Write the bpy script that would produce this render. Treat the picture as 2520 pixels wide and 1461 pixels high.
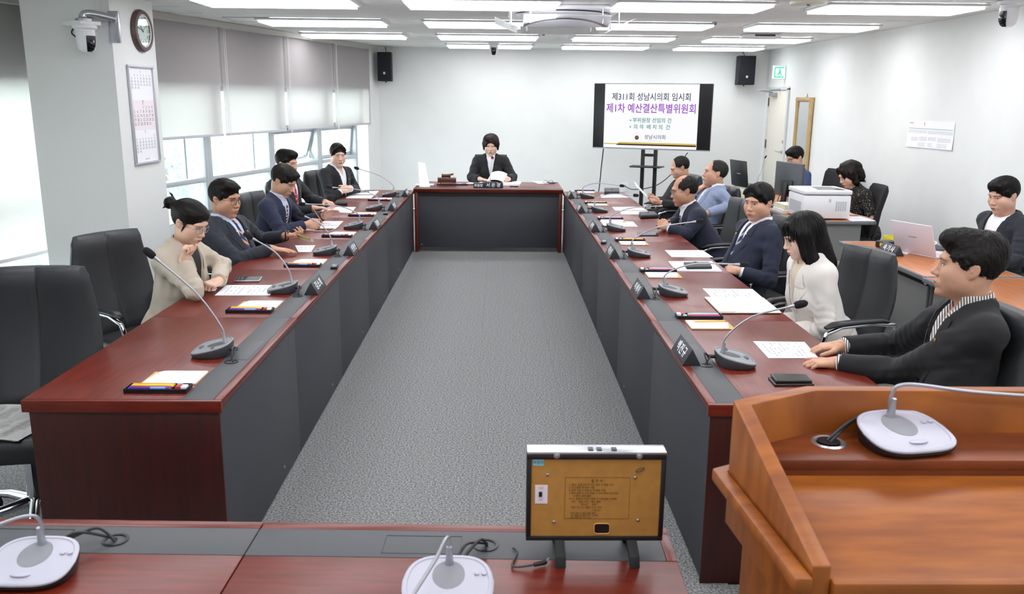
import bpy, bmesh, math, random
import numpy as np
from mathutils import Matrix, Vector
for o in list(bpy.data.objects): bpy.data.objects.remove(o, do_unlink=True)
scene = bpy.context.scene
C = scene.collection
random.seed(7); RNG = np.random.default_rng(7)
PI = math.pi
# ------------------------------------------------------------------ camera
CAM_F = 2106.47; CAM_H = 1.7875
CF = Vector((0.0167, 0.9739, -0.2264)); CR = Vector((0.9998, -0.0150, 0.0092)); CU = Vector((-0.0056, 0.2265, 0.9740))
cd = bpy.data.cameras.new('camera'); cam = bpy.data.objects.new('camera', cd); C.objects.link(cam)
cd.sensor_width = 36; cd.sensor_fit = 'HORIZONTAL'; cd.lens = CAM_F / 2520 * 36; cd.clip_end = 300
mw = Matrix((CR, CU, -CF)).transposed().to_4x4(); mw.translation = (0, 0, CAM_H); cam.matrix_world = mw
cd.dof.use_dof = True; cd.dof.focus_distance = 5.6; cd.dof.aperture_fstop = 7.0
scene.camera = cam
# ------------------------------------------------------------------ world, exposure
w = bpy.data.worlds.new('sky'); scene.world = w; w.use_nodes = True
nt = w.node_tree; bg = nt.nodes['Background']
bg.inputs[0].default_value = (0.94, 0.98, 1.0, 1); bg.inputs[1].default_value = 9.0
vs = scene.view_settings
vs.view_transform = 'Standard'; vs.look = 'None'; vs.gamma = 1; vs.exposure = -0.12; vs.use_curve_mapping = False
LAMP = 8.0            # strength of every ceiling light panel
# ------------------------------------------------------------------ helpers
def ray(x, y):
    return CF + CR * ((x - 1260) / CAM_F) - CU * ((y - 730.5) / CAM_F)
def atz(x, y, z):      # photo point -> place on a level of known height
    d = ray(x, y); t = (z - CAM_H) / d.z; return Vector((0, 0, CAM_H)) + d * t
def aty(x, y, yy):     # photo point -> place at a known distance down the room
    d = ray(x, y); return Vector((0, 0, CAM_H)) + d * (yy / d.y)
def atx(x, y, xx):
    d = ray(x, y); return Vector((0, 0, CAM_H)) + d * (xx / d.x)
def lin(h):
    if not isinstance(h, str): return tuple(h)[:3]
    h = h.lstrip('#'); o = []
    for i in (0, 2, 4):
        c = int(h[i:i+2], 16) / 255; o.append(c / 12.92 if c <= .04045 else ((c + .055) / 1.055) ** 2.4)
    return tuple(o)
MATS = {}
def mat(name, col, rough=.5, metal=0, spec=.5, noise=0, nscale=20, bump=0, bscale=200, coat=0, trans=0, emit=0, stretch=(1,1,1), col2=None, sheen=0, sss=0, alpha=1):
    if name in MATS: return MATS[name]
    m = bpy.data.materials.new(name); m.use_nodes = True; MATS[name] = m
    nt = m.node_tree; b = nt.nodes['Principled BSDF']; L = nt.links
    c = lin(col)
    b.inputs['Base Color'].default_value = (*c, 1); b.inputs['Roughness'].default_value = rough
    b.inputs['Metallic'].default_value = metal; b.inputs['Specular IOR Level'].default_value = spec
    b.inputs['Coat Weight'].default_value = coat; b.inputs['Transmission Weight'].default_value = trans
    if coat: b.inputs['Coat Roughness'].default_value = .22
    if sheen: b.inputs['Sheen Weight'].default_value = sheen
    if sss:
        b.inputs['Subsurface Weight'].default_value = sss; b.inputs['Subsurface Radius'].default_value = (.012, .005, .003)
        b.inputs['Subsurface Scale'].default_value = .6
    if emit:
        b.inputs['Emission Color'].default_value = (*c, 1); b.inputs['Emission Strength'].default_value = emit
    if noise or bump:
        tc = nt.nodes.new('ShaderNodeTexCoord'); mp = nt.nodes.new('ShaderNodeMapping')
        mp.inputs['Scale'].default_value = stretch; L.new(tc.outputs['Object'], mp.inputs[0])
    if noise:
        n = nt.nodes.new('ShaderNodeTexNoise'); n.inputs['Scale'].default_value = nscale; n.inputs['Detail'].default_value = 5
        L.new(mp.outputs[0], n.inputs['Vector'])
        mx = nt.nodes.new('ShaderNodeMix'); mx.data_type = 'RGBA'
        c2 = lin(col2) if col2 else tuple(x * (1 - noise) for x in c)
        cr = nt.nodes.new('ShaderNodeMapRange'); cr.inputs[1].default_value = .35; cr.inputs[2].default_value = .65
        L.new(n.outputs[0], cr.inputs[0]); L.new(cr.outputs[0], mx.inputs[0])
        mx.inputs[6].default_value = (*c, 1); mx.inputs[7].default_value = (*c2, 1)
        L.new(mx.outputs[2], b.inputs['Base Color'])
    if bump:
        n2 = nt.nodes.new('ShaderNodeTexNoise'); n2.inputs['Scale'].default_value = bscale; n2.inputs['Detail'].default_value = 3
        L.new(mp.outputs[0], n2.inputs['Vector'])
        bp = nt.nodes.new('ShaderNodeBump'); bp.inputs['Strength'].default_value = bump; bp.inputs['Distance'].default_value = .002
        L.new(n2.outputs[0], bp.inputs['Height']); L.new(bp.outputs[0], b.inputs['Normal'])
    return m
class MB:
    """collects shapes for one mesh; coordinates are local to the thing"""
    def __init__(s): s.v = []; s.f = []; s.mi = []; s.m = 0; s.T = None
    def add(s, vs, fs):
        o = len(s.v)
        if s.T is not None: vs = [s.T @ Vector(p) for p in vs]
        s.v += [tuple(p) for p in vs]; s.f += [tuple(i + o for i in f) for f in fs]; s.mi += [s.m] * len(fs); return s
    def box(s, x0, x1, y0, y1, z0, z1):
        return s.add([(x0,y0,z0),(x1,y0,z0),(x1,y1,z0),(x0,y1,z0),(x0,y0,z1),(x1,y0,z1),(x1,y1,z1),(x0,y1,z1)],
                     [(0,3,2,1),(4,5,6,7),(0,1,5,4),(1,2,6,5),(2,3,7,6),(3,0,4,7)])
    def cb(s, c, d): return s.box(c[0]-d[0]/2, c[0]+d[0]/2, c[1]-d[1]/2, c[1]+d[1]/2, c[2]-d[2]/2, c[2]+d[2]/2)
    def hexa(s, p): return s.add(p, [(0,3,2,1),(4,5,6,7),(0,1,5,4),(1,2,6,5),(2,3,7,6),(3,0,4,7)])
    def prism(s, poly, a, b, axis='z'):
        n = len(poly)
        def mk(p, h): return (p[0], p[1], h) if axis == 'z' else ((p[0], h, p[1]) if axis == 'y' else (h, p[0], p[1]))
        vs = [mk(p, a) for p in poly] + [mk(p, b) for p in poly]
        return s.add(vs, [tuple(range(n))[::-1], tuple(range(n, 2*n))] + [(i, (i+1) % n, n + (i+1) % n, n + i) for i in range(n)])
    def tube(s, pts, r, n=8, cap=True):
        pts = [Vector(p) for p in pts]; k = len(pts); vs = []; fs = []
        rr = r if isinstance(r, (list, tuple)) else [r] * k
        up = None
        for i, p in enumerate(pts):
            t = (pts[min(i+1, k-1)] - pts[max(i-1, 0)]).normalized()
            if up is None: up = t.orthogonal().normalized()
            up = (up - t * up.dot(t)); up = up.normalized() if up.length > 1e-6 else t.orthogonal().normalized()
            q = t.cross(up)
            vs += [p + (up * math.cos(2*PI*j/n) + q * math.sin(2*PI*j/n)) * rr[i] for j in range(n)]
        for i in range(k-1):
            for j in range(n): fs.append((i*n+j, i*n+(j+1) % n, (i+1)*n+(j+1) % n, (i+1)*n+j))
        if cap: fs += [tuple(range(n))[::-1], tuple(range((k-1)*n, k*n))]
        return s.add(vs, fs)
    def cyl(s, p0, p1, r0, r1=None, n=16): return s.tube([p0, p1], [r0, r0 if r1 is None else r1], n)
    def lathe(s, prof, n=24, c=(0,0,0), sx=1, sy=1, cap=True):
        vs = []; fs = []; k = len(prof)
        for r, z in prof: vs += [(c[0]+sx*r*math.cos(2*PI*j/n), c[1]+sy*r*math.sin(2*PI*j/n), c[2]+z) for j in range(n)]
        for i in range(k-1):
            for j in range(n): fs.append((i*n+j, i*n+(j+1) % n, (i+1)*n+(j+1) % n, (i+1)*n+j))
        if cap: fs += [tuple(range(n))[::-1], tuple(range((k-1)*n, k*n))]
        return s.add(vs, fs)
    def ell(s, c, r, n=16, k=10):
        return s.lathe([(max(math.sin(PI*i/k), .001) * 1, -math.cos(PI*i/k) * r[2]) for i in range(k+1)], n, c, r[0], r[1])
    def grid(s, rows):
        nu = len(rows[0]); vs = [p for r in rows for p in r]
        return s.add(vs, [(i*nu+j, i*nu+j+1, (i+1)*nu+j+1, (i+1)*nu+j) for i in range(len(rows)-1) for j in range(nu-1)])
    def at(s, M): s.T = M; return s
    def build(s, name, m, parent=None, bevel=0, smooth=0, seg=2, loc=None, rz=0):
        me = bpy.data.meshes.new(name); me.from_pydata(s.v, [], s.f)
        ms = m if isinstance(m, (list, tuple)) else [m]
        for x in ms: me.materials.append(x)
        if len(ms) > 1: me.polygons.foreach_set('material_index', s.mi)
        bm = bmesh.new(); bm.from_mesh(me)
        if bevel:
            bmesh.ops.recalc_face_normals(bm, faces=bm.faces)
            es = [e for e in bm.edges if e.is_manifold and e.calc_face_angle(0) > .5]
            bmesh.ops.bevel(bm, geom=es, offset=bevel, segments=seg, affect='EDGES', profile=.5, clamp_overlap=True)
        bmesh.ops.recalc_face_normals(bm, faces=bm.faces); bm.to_mesh(me); bm.free()
        if smooth or bevel:
            me.polygons.foreach_set('use_smooth', [True] * len(me.polygons)); me.set_sharp_from_angle(angle=smooth or .6)
        return link(name, me, parent, loc, rz)
def link(name, me, parent=None, loc=None, rz=0):
    o = bpy.data.objects.new(name, me); C.objects.link(o); o.parent = parent
    if loc is not None: o.location = loc
    if rz: o.rotation_euler.z = rz
    return o
def tag(o, label=None, cat=None, group=None, kind=None):
    if label: o['label'] = label
    if cat: o['category'] = cat
    if group: o['group'] = group
    if kind: o['kind'] = kind
    return o
def thing(name, label, cat, loc=(0,0,0), rz=0, group=None):
    o = bpy.data.objects.new(name, None); C.objects.link(o); o.empty_display_size = .1
    o.location = loc; o.rotation_euler.z = rz
    return tag(o, label, cat, group)
def struct(o): o['kind'] = 'structure'; return o
KIDS = {}
def copy_tree(o, loc=None, rz=None, label=None, group=None):
    def cp(x, par):
        c = x.copy(); C.objects.link(c); c.parent = par
        for ch in [q for q in bpy.data.objects if q.parent == x]: cp(ch, c)
        return c
    c = cp(o, None)
    if loc is not None: c.location = loc
    if rz is not None: c.rotation_euler.z = rz
    return tag(c, label, None, group)
TEXT = []
def text(s, size, m, parent, M, name='lettering', ext=.0004, align='CENTER', sx=1, res=2, off=0, sp=1, par2=None):
    """queue flat lettering; M places the text plane (x right, y up, z out)"""
    cu = bpy.data.curves.new(name, 'FONT'); cu.body = s; cu.size = size; cu.align_x = align; cu.align_y = 'CENTER'
    cu.extrude = ext; cu.resolution_u = res; cu.offset = off; cu.space_character = sp
    o = bpy.data.objects.new(name + '_src', cu); C.objects.link(o); TEXT.append((o, name, m, parent, M @ Matrix.Diagonal((sx, 1, 1, 1))))
def frame(o, x, y):     # matrix with origin o, axes x, y and their cross
    x = Vector(x).normalized(); y = Vector(y); y = (y - x * y.dot(x)).normalized(); z = x.cross(y)
    M = Matrix((x, y, z)).transposed().to_4x4(); M.translation = Vector(o); return M
def flush_text():
    dg = bpy.context.evaluated_depsgraph_get(); dg.update()
    for o, name, m, parent, M in TEXT:
        me = bpy.data.meshes.new_from_object(o.evaluated_get(dg)); me.name = name; me.transform(M)
        me.materials.clear(); me.materials.append(m)
        link(name, me, parent)
    for o, *_ in TEXT:
        d = o.data; bpy.data.objects.remove(o); bpy.data.curves.remove(d)
# ------------------------------------------------------------------ materials
M_wall = mat('wall_paint', '#eceeec', .85, noise=.03, nscale=3, bump=.05, bscale=300)
M_pillar = mat('pillar_paint', '#e6e8e6', .8, bump=.05, bscale=250)
M_ceil = mat('ceiling_tile', '#f2f3f0', .95, noise=.10, nscale=160, bump=.5, bscale=160)
M_gap = mat('joint_dark', '#9a9c9a', .9)
M_wood = mat('mahogany', '#702617', .33, spec=.38, noise=1, nscale=9, col2='#5c1b10', stretch=(6, .6, 6), coat=.1)
M_wood_x = mat('mahogany_cross', '#702617', .33, spec=.38, noise=1, nscale=9, col2='#5c1b10', stretch=(.6, 6, 6), coat=.1)
M_wooddark = mat('mahogany_dark', '#40140f', .4, noise=1, nscale=6, col2='#34100c', stretch=(8, 8, .7))
M_grey = mat('grey_inlay', '#484a4d', .55, bump=.15, bscale=500)
M_panel = mat('charcoal_panel', '#3b3c42', .55, bump=.12, bscale=500)
M_black = mat('black_plastic', '#17181a', .4)
M_blackm = mat('black_matte', '#1b1c1e', .7, bump=.2, bscale=600)
M_dgrey = mat('dark_grey_plastic', '#44474b', .5)
M_lgrey = mat('light_grey_plastic', '#c6c8cf', .35)
M_mgrey = mat('mid_grey_mesh', '#9b9da2', .6, bump=.4, bscale=900)
M_silver = mat('silver_metal', '#c0c2c8', .3, metal=.9)
M_chrome = mat('chrome', '#d5d8dc', .12, metal=1)
M_alu = mat('aluminium', '#c6ccd0', .4, metal=.35)
M_white = mat('white_plastic', '#eeeef2', .4)
M_cable = mat('cable_rubber', '#2a2a2e', .5)
M_leather = mat('black_leather', '#26282b', .42, bump=.35, bscale=260, spec=.45)
M_paper = mat('paper', '#f6f6fa', .8)
M_text_w = mat('white_lettering', '#f4f5fa', .6)
M_gold = mat('gold_badge', '#c8a03a', .3, metal=.9)
def fabric(name, col, var=.06, scale=700, rough=.85):
    return mat(name, col, rough, noise=var, nscale=scale, bump=.25, bscale=scale * 2, sheen=.04)
# ================================================================== the room
CEIL = 2.55; YB = 14.08; XR = 4.29; YN = -2.6
# carpet: base slab + loop-pile tiles 0.5 m
M_carpet = mat('carpet', '#9b9b9b', .95, noise=1, nscale=110, col2='#525354', bump=.6, bscale=350)
M_carpet_gap = mat('carpet_gap', '#4a4c50', 1)
fl = struct(MB().box(-5.6, XR, YN, YB, -.12, -.006).build('floor', M_carpet_gap))
tb = MB().box(-.2496, .2496, -.2496, .2496, -.006, 0).build('carpet_tile', M_carpet, fl)
tile_me = tb.data; first = True
M_carpet2 = M_carpet
for iy in range(0, 24):
    for ix in range(-9, 9):
        x, y = ix * .5 + .25 - .12, iy * .5 + .25 + 1.9
        if y > YB - .25 or x > XR - .25: continue
        if x < -3.3 - (8.5 - y) * .1: continue
        inside = -1.0 < x < .8
        if not inside and (-1.75 < x < 1.5) and 3 < y < 10: continue   # under the desks, out of sight
        o = tb if first else link('carpet_tile', tile_me, fl)
        first = False
        o.location = (x, y, 0); o.rotation_euler.z = random.choice((0, PI/2))
cb = struct(MB().box(-5.6, XR, YN, 1.9, -.006, 0).box(-5.6, -4.62, 1.9, YB, -.006, 0).build('floor_edge', M_carpet, None))
cb.name = 'floor_carpet_border'
# walls
struct(MB().box(-2.2, XR, YB, YB + .2, 0, CEIL + .2).build('wall_back', M_wall))
struct(MB().box(XR, XR + .2, YN, YB + .2, 0, CEIL + .2).build('wall_right', M_wall))
struct(MB().box(-5.6, XR + .2, YN - .2, YN, 0, CEIL + .2).build('wall_rear', M_wall))
struct(MB().box(-1.0, XR, YB - .012, YB, 0, .08).build('baseboard_back', mat('baseboard', '#b9bcbc', .5)))
struct(MB().box(XR - .012, XR, YN, YB - .013, 0, .08).build('baseboard_right', MATS['baseboard']))
ce = struct(MB().box(-5.6, XR + .1, YN, YB + .1, CEIL + .006, CEIL + .12).build('ceiling', M_ceil))
# facades -----------------------------------------------------------
def V2(a): return Vector((a[0], a[1], 0))
GL = bpy.data.materials.new('window_glass'); GL.use_nodes = True; n_ = GL.node_tree
n_.nodes.remove(n_.nodes['Principled BSDF'])
a_ = n_.nodes.new('ShaderNodeBsdfTransparent'); a_.inputs[0].default_value = (.93, .97, .97, 1)
b_ = n_.nodes.new('ShaderNodeBsdfGlossy'); b_.inputs['Roughness'].default_value = .02
c_ = n_.nodes.new('ShaderNodeMixShader'); c_.inputs[0].default_value = .06
n_.links.new(a_.outputs[0], c_.inputs[1]); n_.links.new(b_.outputs[0], c_.inputs[2])
n_.links.new(c_.outputs[0], n_.nodes['Material Output'].inputs[0])
BL = bpy.data.materials.new('blind_fabric'); BL.use_nodes = True; n_ = BL.node_tree
n_.nodes.remove(n_.nodes['Principled BSDF'])
d_ = n_.nodes.new('ShaderNodeBsdfDiffuse'); d_.inputs[0].default_value = (*lin('#b6b1b3'), 1)
t_ = n_.nodes.new('ShaderNodeBsdfTranslucent'); t_.inputs[0].default_value = (*lin('#e2dfd8'), 1)
c_ = n_.nodes.new('ShaderNodeMixShader'); c_.inputs[0].default_value = .33
n_.links.new(d_.outputs[0], c_.inputs[1]); n_.links.new(t_.outputs[0], c_.inputs[2]); n_.links.new(c_.outputs[0], n_.nodes['Material Output'].inputs[0])
def facade(A, B, idx):
    """frame with origin on the blind plane at A, x along the wall, z up, y outward"""
    d = (V2(B) - V2(A)).normalized(); out = Vector((-d.y, d.x, 0))
    M = Matrix((d, out, Vector((0, 0, 1)))).transposed().to_4x4(); M.translation = V2(A)
    return M, (V2(B) - V2(A)).length
FA, FB = (-3.494, 7.75), (-1.976, 13.724)
FM, FLn = facade(FA, FB, 0)
S0 = .857                                  # offset of the measured origin along the wall
def bays(M, edges, opening, L, tilt, nm):
    # solid parts: spandrel above, kick below, end piece
    sp = MB().at(M); sp.box(-.3, L + .4, .035, .34, 1.88, CEIL + .2); sp.box(-.3, L + .4, .12, .34, -.1, .10)
    sp.box(L - .12, L + .4, .03, .34, .0, CEIL + .2)
    struct(sp.build('wall_left' if nm == 1 else 'wall_left_near', M_wall))
    fr_parent = None
    for i in range(len(edges) - 1):
        a, b = edges[i], edges[i+1]
        w = struct(bpy.data.objects.new('window_%d' % (nm + i), None)); C.objects.link(w)
        fr = MB().at(M)
        for x0, x1 in ((a, a + .07), (b - .07, b)): fr.box(x0, x1, .12, .26, .10, 1.88)
        fr.box(a + .07, b - .07, .12, .26, .862, .915); fr.box(a + .07, b - .07, .12, .26, .10, .16); fr.box(a + .07, b - .07, .14, .26, 1.83, 1.88)
        fr.build('window_frame', M_alu, w, bevel=.004)
        gp = MB().at(M); gp.box(a + .07, b - .07, .20, .206, .16, .862); gp.build('pane', GL, w)
        if tilt[i] is None:
            MB().at(M).box(a + .07, b - .07, .20, .206, .915, 1.83).build('pane', GL, w)
            MB().at(M).box(b - .30, b - .27, .21, .25, .915, 1.83).build('window_stile', M_alu, w)
        else:
            # awning sash hung at its head
            h0, h1 = .915, 1.37
            fr2 = MB().at(M); fr2.box(a + .07, b - .07, .15, .26, h1, h1 + .05)
            fr2.build('window_rail', M_alu, w, bevel=.004)
            MB().at(M).box(a + .07, b - .07, .20, .206, h1 + .05, 1.83).build('pane', GL, w)
            S = M @ Matrix.Translation((0, .18, h1)) @ Matrix.Rotation(tilt[i], 4, 'X')
            ss = MB().at(S); hh = h1 - h0
            ss.box(a + .08, b - .08, -.02, .03, -.06, -.005); ss.box(a + .08, b - .08, -.02, .03, -hh, -hh + .05)
            ss.box(a + .08, a + .13, -.02, .03, -hh + .05, -.06); ss.box(b - .13, b - .08, -.02, .03, -hh + .05, -.06)
            so = ss.build('window_sash', M_alu, w, bevel=.003)
            MB().at(S).box(a + .13, b - .13, .0, .006, -hh + .05, -.06).build('pane', GL, w)
            k = MB().at(M)
            k.tube([(b - .09, .19, h0 + .02), (b - .09, .19 + .16 * math.sin(tilt[i]) * 2, h0 + .22)], .006, 6)
            k.tube([(b - .10, .19, h0 + .30), (b - .10, .19 + .3 * math.sin(tilt[i]), h0 + .06)], .005, 6)
            k.build('window_stay', M_silver, w)
bays(FM, [0, S0 + .93, S0 + 2.33, S0 + 3.67, S0 + 4.98], None, FLn, [None, None, .28, .10], 1)
# the facade left of the pillar, set back
GA, GB = (-5.25, 2.4), (-3.86, 7.9)
GM, GLn = facade(GA, GB, 1)
bays(GM, [0, 1.42, 2.84, 4.26, GLn - .02], None, GLn, [None] * 4, 5)
struct(MB().prism([(-5.6, YN), (-5.3, YN), (-5.22, 2.42), (-5.6, 2.42)], 0, CEIL + .2).build('wall_left_rear', M_wall))
# roller blinds ------------------------------------------------------
def blind(M, a, b, zb, label, grp='grey roller blinds along the windows', cord=True):
    me = None
    o = thing('roller_blind', label, 'blind', M @ Vector(((a+b)/2, 0, 0)), math.atan2(M[1][0], M[0][0]), grp)
    w2 = (b - a) / 2
    MB().grid([[(x, .002 * math.sin(z * 5), z) for x in (-w2, 0, w2)] for z in np.linspace(zb + .02, 2.50, 9)]).build('fabric', BL, o, smooth=1)
    MB().box(-w2, w2, -.008, .008, zb, zb + .028).build('bottom_bar', mat('blind_bar', '#c9c7cc', .4), o, bevel=.004)
    MB().cyl((-w2, 0, 2.515), (w2, 0, 2.515), .022, n=12).build('roller', M_white, o, smooth=.6)
    if cord:
        MB().tube([(-w2 + .07, -.02, 2.5), (-w2 + .07, -.02, zb - .07)], .0028, 5).tube([(-w2 + .04, -.02, 2.5), (-w2 + .04, -.02, zb - .09)], .0028, 5).build('pull_cord', M_white, o)
    return o
blind(FM, S0 - .70, S0 + 1.06, 1.352, 'roller blind beside the framed calendar, nearest of the four', cord=False)
blind(FM, S0 + 1.115, S0 + 2.50, 1.352, 'roller blind over the second window bay from the pillar')
blind(FM, S0 + 2.555, S0 + 3.89, 1.36, 'roller blind above the window tilted open')
blind(FM, S0 + 3.955, S0 + 5.23, 1.365, 'roller blind next to the corner with the black speaker')
blind(GM, GLn - 2.1, GLn - .42, .42, 'long roller blind at the far left, behind the pillar')
blind(GM, GLn - 3.7, GLn - 2.15, .42, 'long roller blind left of the pillar, outside the view')
bx = struct(MB().at(FM).box(.1, FLn + .12, -.06, -.045, 2.495, CEIL).build('trim_1', mat('blind_box', '#b5b2a8', .6)))
struct(MB().at(GM).box(.1, GLn, -.06, -.045, 2.495, CEIL).build('trim_2', MATS['blind_box']))
struct(MB().prism([(-3.703, 7.0), (-3.018, 7.0), (-2.978, 7.756), (-3.66, 7.79)], 0, CEIL + .1).build('wall_pillar', M_pillar))
# right-hand column return at the far corner
# ceiling tiles ------------------------------------------------------
ct = MB().box(-.2988, .2988, -.1488, .1488, 0, .0058).build('ceiling_tile', M_ceil, ce)
tm = ct.data; first = True; n = 0
for iy in range(24):
    for ix in range(-6, 8):
        x = ix * .6 + .3 + (0 if iy % 2 else .3) - .15; y = YB - .15 - iy * .3
        if y < 6.9 or x > XR - .3: continue
        if x - .3 < -1.976 - (13.724 - y) * .254 + .05: continue
        if x - .3 < -2.95 and y < 7.95: continue
        n += 1
        if n > 298: continue
        o = ct if first else link('ceiling_tile', tm, ce)
        first = False; o.location = (x, y, CEIL)
# ceiling lights -----------------------------------------------------
M_lamp = mat('lamp_diffuser', '#fafbff', .5, emit=LAMP)
M_lampf = mat('lamp_frame', '#d3d3d6', .5)
lf = MB(); X, Y_ = .64, .31
lf.box(-X, X, -Y_, -Y_ + .03, -.024, -.004); lf.box(-X, X, Y_ - .03, Y_, -.024, -.004); lf.box(-X, -X + .03, -Y_ + .03, Y_ - .03, -.024, -.004); lf.box(X - .03, X, -Y_ + .03, Y_ - .03, -.024, -.004)
lamp = thing('ceiling_light', 'x', 'ceiling light', (0, 0, CEIL), 0, 'flat light panels on the ceiling')
lf.build('lamp_frame', M_lampf, lamp, bevel=.004)
MB().box(-X + .03, X - .03, -Y_ + .03, Y_ - .03, -.044, -.006).build('diffuser', M_lamp, lamp)
rows = [13.15, 11.25, 9.3, 7.35, 5.4, 3.45, 1.5, -.45]; cols = [-1.81, -.14, 1.56, 3.24]
rn = ['farthest row', 'second row from the back wall', 'third row from the back wall', 'fourth row from the back wall']
cn = ['above the window side', 'left of the middle', 'right of the middle', 'above the right wall side']
first = True
for i, y in enumerate(rows):
    for j, x in enumerate(cols):
        if i == 0 and j == 0: continue
        lb = 'flat panel light in the %s, %s' % (rn[i], cn[j]) if i < 4 else 'flat panel light overhead, nearer than the picture shows'
        if first: lamp.location = (x, y, CEIL); tag(lamp, lb); first = False
        else: copy_tree(lamp, (x, y, CEIL), 0, lb)
# outside: bright ground and trees well below the sill
M_leaf = mat('foliage', '#b4d2d8', .8, noise=.35, nscale=3)
M_trunk = mat('bark', '#8b8378', .9)
struct(MB().box(-60, -4.5, -20, 60, -6.2, -6.0).build('ground_outside', mat('pavement_outside', '#dfe3e2', .9)))
def tree(x, y, z0, h, r, label):
    o = thing('tree', label, 'tree', (x, y, z0), 0, 'pale trees outside the windows')
    rg = np.random.default_rng(int(abs(x * 97 + y * 31)))
    n = 8000
    p = rg.normal(size=(n, 3)); p /= np.linalg.norm(p, axis=1)[:, None]; p *= (rg.random(n) ** .4)[:, None] * np.array([r, r, h * .45])
    p += np.array([0, 0, h * .6]); p += rg.normal(size=(n, 3)) * .15
    a = rg.normal(size=(n, 3)) * .05; b = rg.normal(size=(n, 3)) * .05
    vs = np.stack([p - a, p + b, p + a, p - b], 1).reshape(-1, 3)
    me = bpy.data.meshes.new('foliage'); me.from_pydata(vs.tolist(), [], np.arange(4 * n).reshape(-1, 4).tolist()); me.materials.append(M_leaf)
    link('foliage', me, o)
    MB().tube([(0, 0, 0), (.1, 0, h * .35), (0, .1, h * .75)], [.22, .16, .06], 8).build('trunk', M_trunk, o)
tree(-8.3, 21.5, -6, 8.4, 2.5, 'pale leafy tree outside the window nearest the pillar')
tree(-10.4, 31.0, -6, 8.0, 2.6, 'pale tree outside, seen through the second window bay')
# ================================================================== desks
H = .72; Y0 = 2.915; U = 1.2
XLI, XLO = -.99, -1.70; XRI, XRO = .760, 1.475
def side_desk(side, i, label):
    """one 1.2 m desk unit; local x runs from the aisle edge (0) to the sitter (0.71)"""
    xi = XLI if side < 0 else XRI; y0 = Y0 + U * i - (0 if side < 0 else .02)
    o = thing('conference_desk', label, 'desk', (xi, y0, 0), 0, 'desk units of the two long rows')
    k = side; D = .712
    def bx(m, a, b, y0_, y1_, z0, z1): m.box(min(k*a, k*b), max(k*a, k*b), y0_, y1_, z0, z1); return m
    e = .0012
    q0_, q1_ = (.0215 if i == 0 else e), (U - .0215 if i == 5 else U - e)
    bx(MB(), .146, D, q0_, q1_, H - .045, H).build('desk_top', M_wood, o, bevel=.0015)
    if i in (0, 5): bx(MB(), 0, D, e if i == 0 else U - .021, .021 if i == 0 else U - e, H - .045, H).build('end_band', M_wood_x, o, bevel=.0025)
    bx(MB(), .034, .1455, q0_, q1_, H - .030, H).build('inlay_strip', M_grey, o, bevel=.001)
    MB().prism([(k*.0, H), (k*.0335, H), (k*.0335, H - .045), (k*.016, H - .045), (0, H - .012)], q0_, q1_, 'y').build('front_trim', M_wood, o, bevel=.0015)
    bx(MB(), .016, .034, .03 if i == 0 else .001, U - .001, .012, H - .046).build('front_panel', M_panel, o, bevel=.001)
    if i == 0:
        bx(MB(), .012, D - .02, .012, .028, 0, H - .046).build('end_panel', M_wooddark, o, bevel=.002)
    if i == 5:
        bx(MB(), .012, D - .02, U - .03, U - .012, 0, H - .046).build('end_panel', M_wooddark, o, bevel=.002)
    bx(MB(), .2, D - .1, U - .012 if i < 5 else .02, U - .002 if i < 5 else .03, 0, H - .046).build('support_panel', M_wooddark, o)
    # cable grommet and the lid of the wiring box
    g = MB().lathe([(.014, H - .004), (.026, H - .004), (.029, H + .0025), (.022, H + .0025), (.020, H - .002), (.014, H - .0038)], 20, (k*.103, .47, 0)); g.build('cable_grommet', M_black, o, smooth=.6)
    ld = MB(); bx(ld, .045, .128, .50, .78, H - .002, H + .0012); ld.build('wiring_lid', mat('grey_inlay_lid', '#4c4e51', .55), o, bevel=.0006)
    fb = MB(); bx(fb, .0135, .016, .86, .875, .07, .082); fb.build('bolt_cap', M_silver, o)
    return o
sd_l = ['desk unit ending the left row, bare dark end panel toward the viewer', 'desk unit in front of the woman in the beige jacket', 'desk unit in front of the man in glasses holding his phone case',
        'desk unit where the man in navy writes with a pencil', 'desk unit in front of the man with the red tie', 'last desk unit of the window-side row, by the man in black']
sd_r = ['desk unit ending the right row, beside the wooden lectern', 'desk unit in front of the woman in the white jacket', 'desk unit in front of the man with the striped navy tie',
        'desk unit where the balding man in glasses folds his hands', 'desk unit in front of the man in the light blue jacket', 'last desk unit of the right row, by the man reading a sheet']
for i in range(6): side_desk(-1, i, sd_l[i]); side_desk(1, i, sd_r[i])
# head desk
hd = thing('head_desk', 'dark-fronted head desk across the far end, seat of the chairwoman', 'desk', (-.115, 9.99, 0))
HZ = .75
MB().box(-.873, .873, .155, .92, HZ - .045, HZ).build('desk_top', M_wood_x, hd, bevel=.003)
MB().box(-.873, .873, .036, .154, HZ - .03, HZ).build('inlay_strip', M_grey, hd, bevel=.001)
MB().prism([(0, HZ - .012), (0, HZ), (.035, HZ), (.035, HZ - .045), (.018, HZ - .045)], -.873, .873, 'x').build('front_trim', M_wood_x, hd, bevel=.0015)
MB().box(-.826, .826, .06, .08, .055, HZ - .047).build('front_panel', M_panel, hd, bevel=.001)
MB().box(-.826, .826, .052, .06, HZ - .09, HZ - .047).build('painted_shadow_strip', M_black, hd)  # solid black strip standing in for the shade under the desk top
for s in (-1, 1):
    MB().box(min(s*.828, s*.866), max(s*.828, s*.866), .03, .88, 0, HZ - .046).build('end_panel', M_wood, hd, bevel=.002)
MB().box(-.80, -.775, .0575, .06, .085, .092).build('maker_plate', M_silver, hd)
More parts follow.
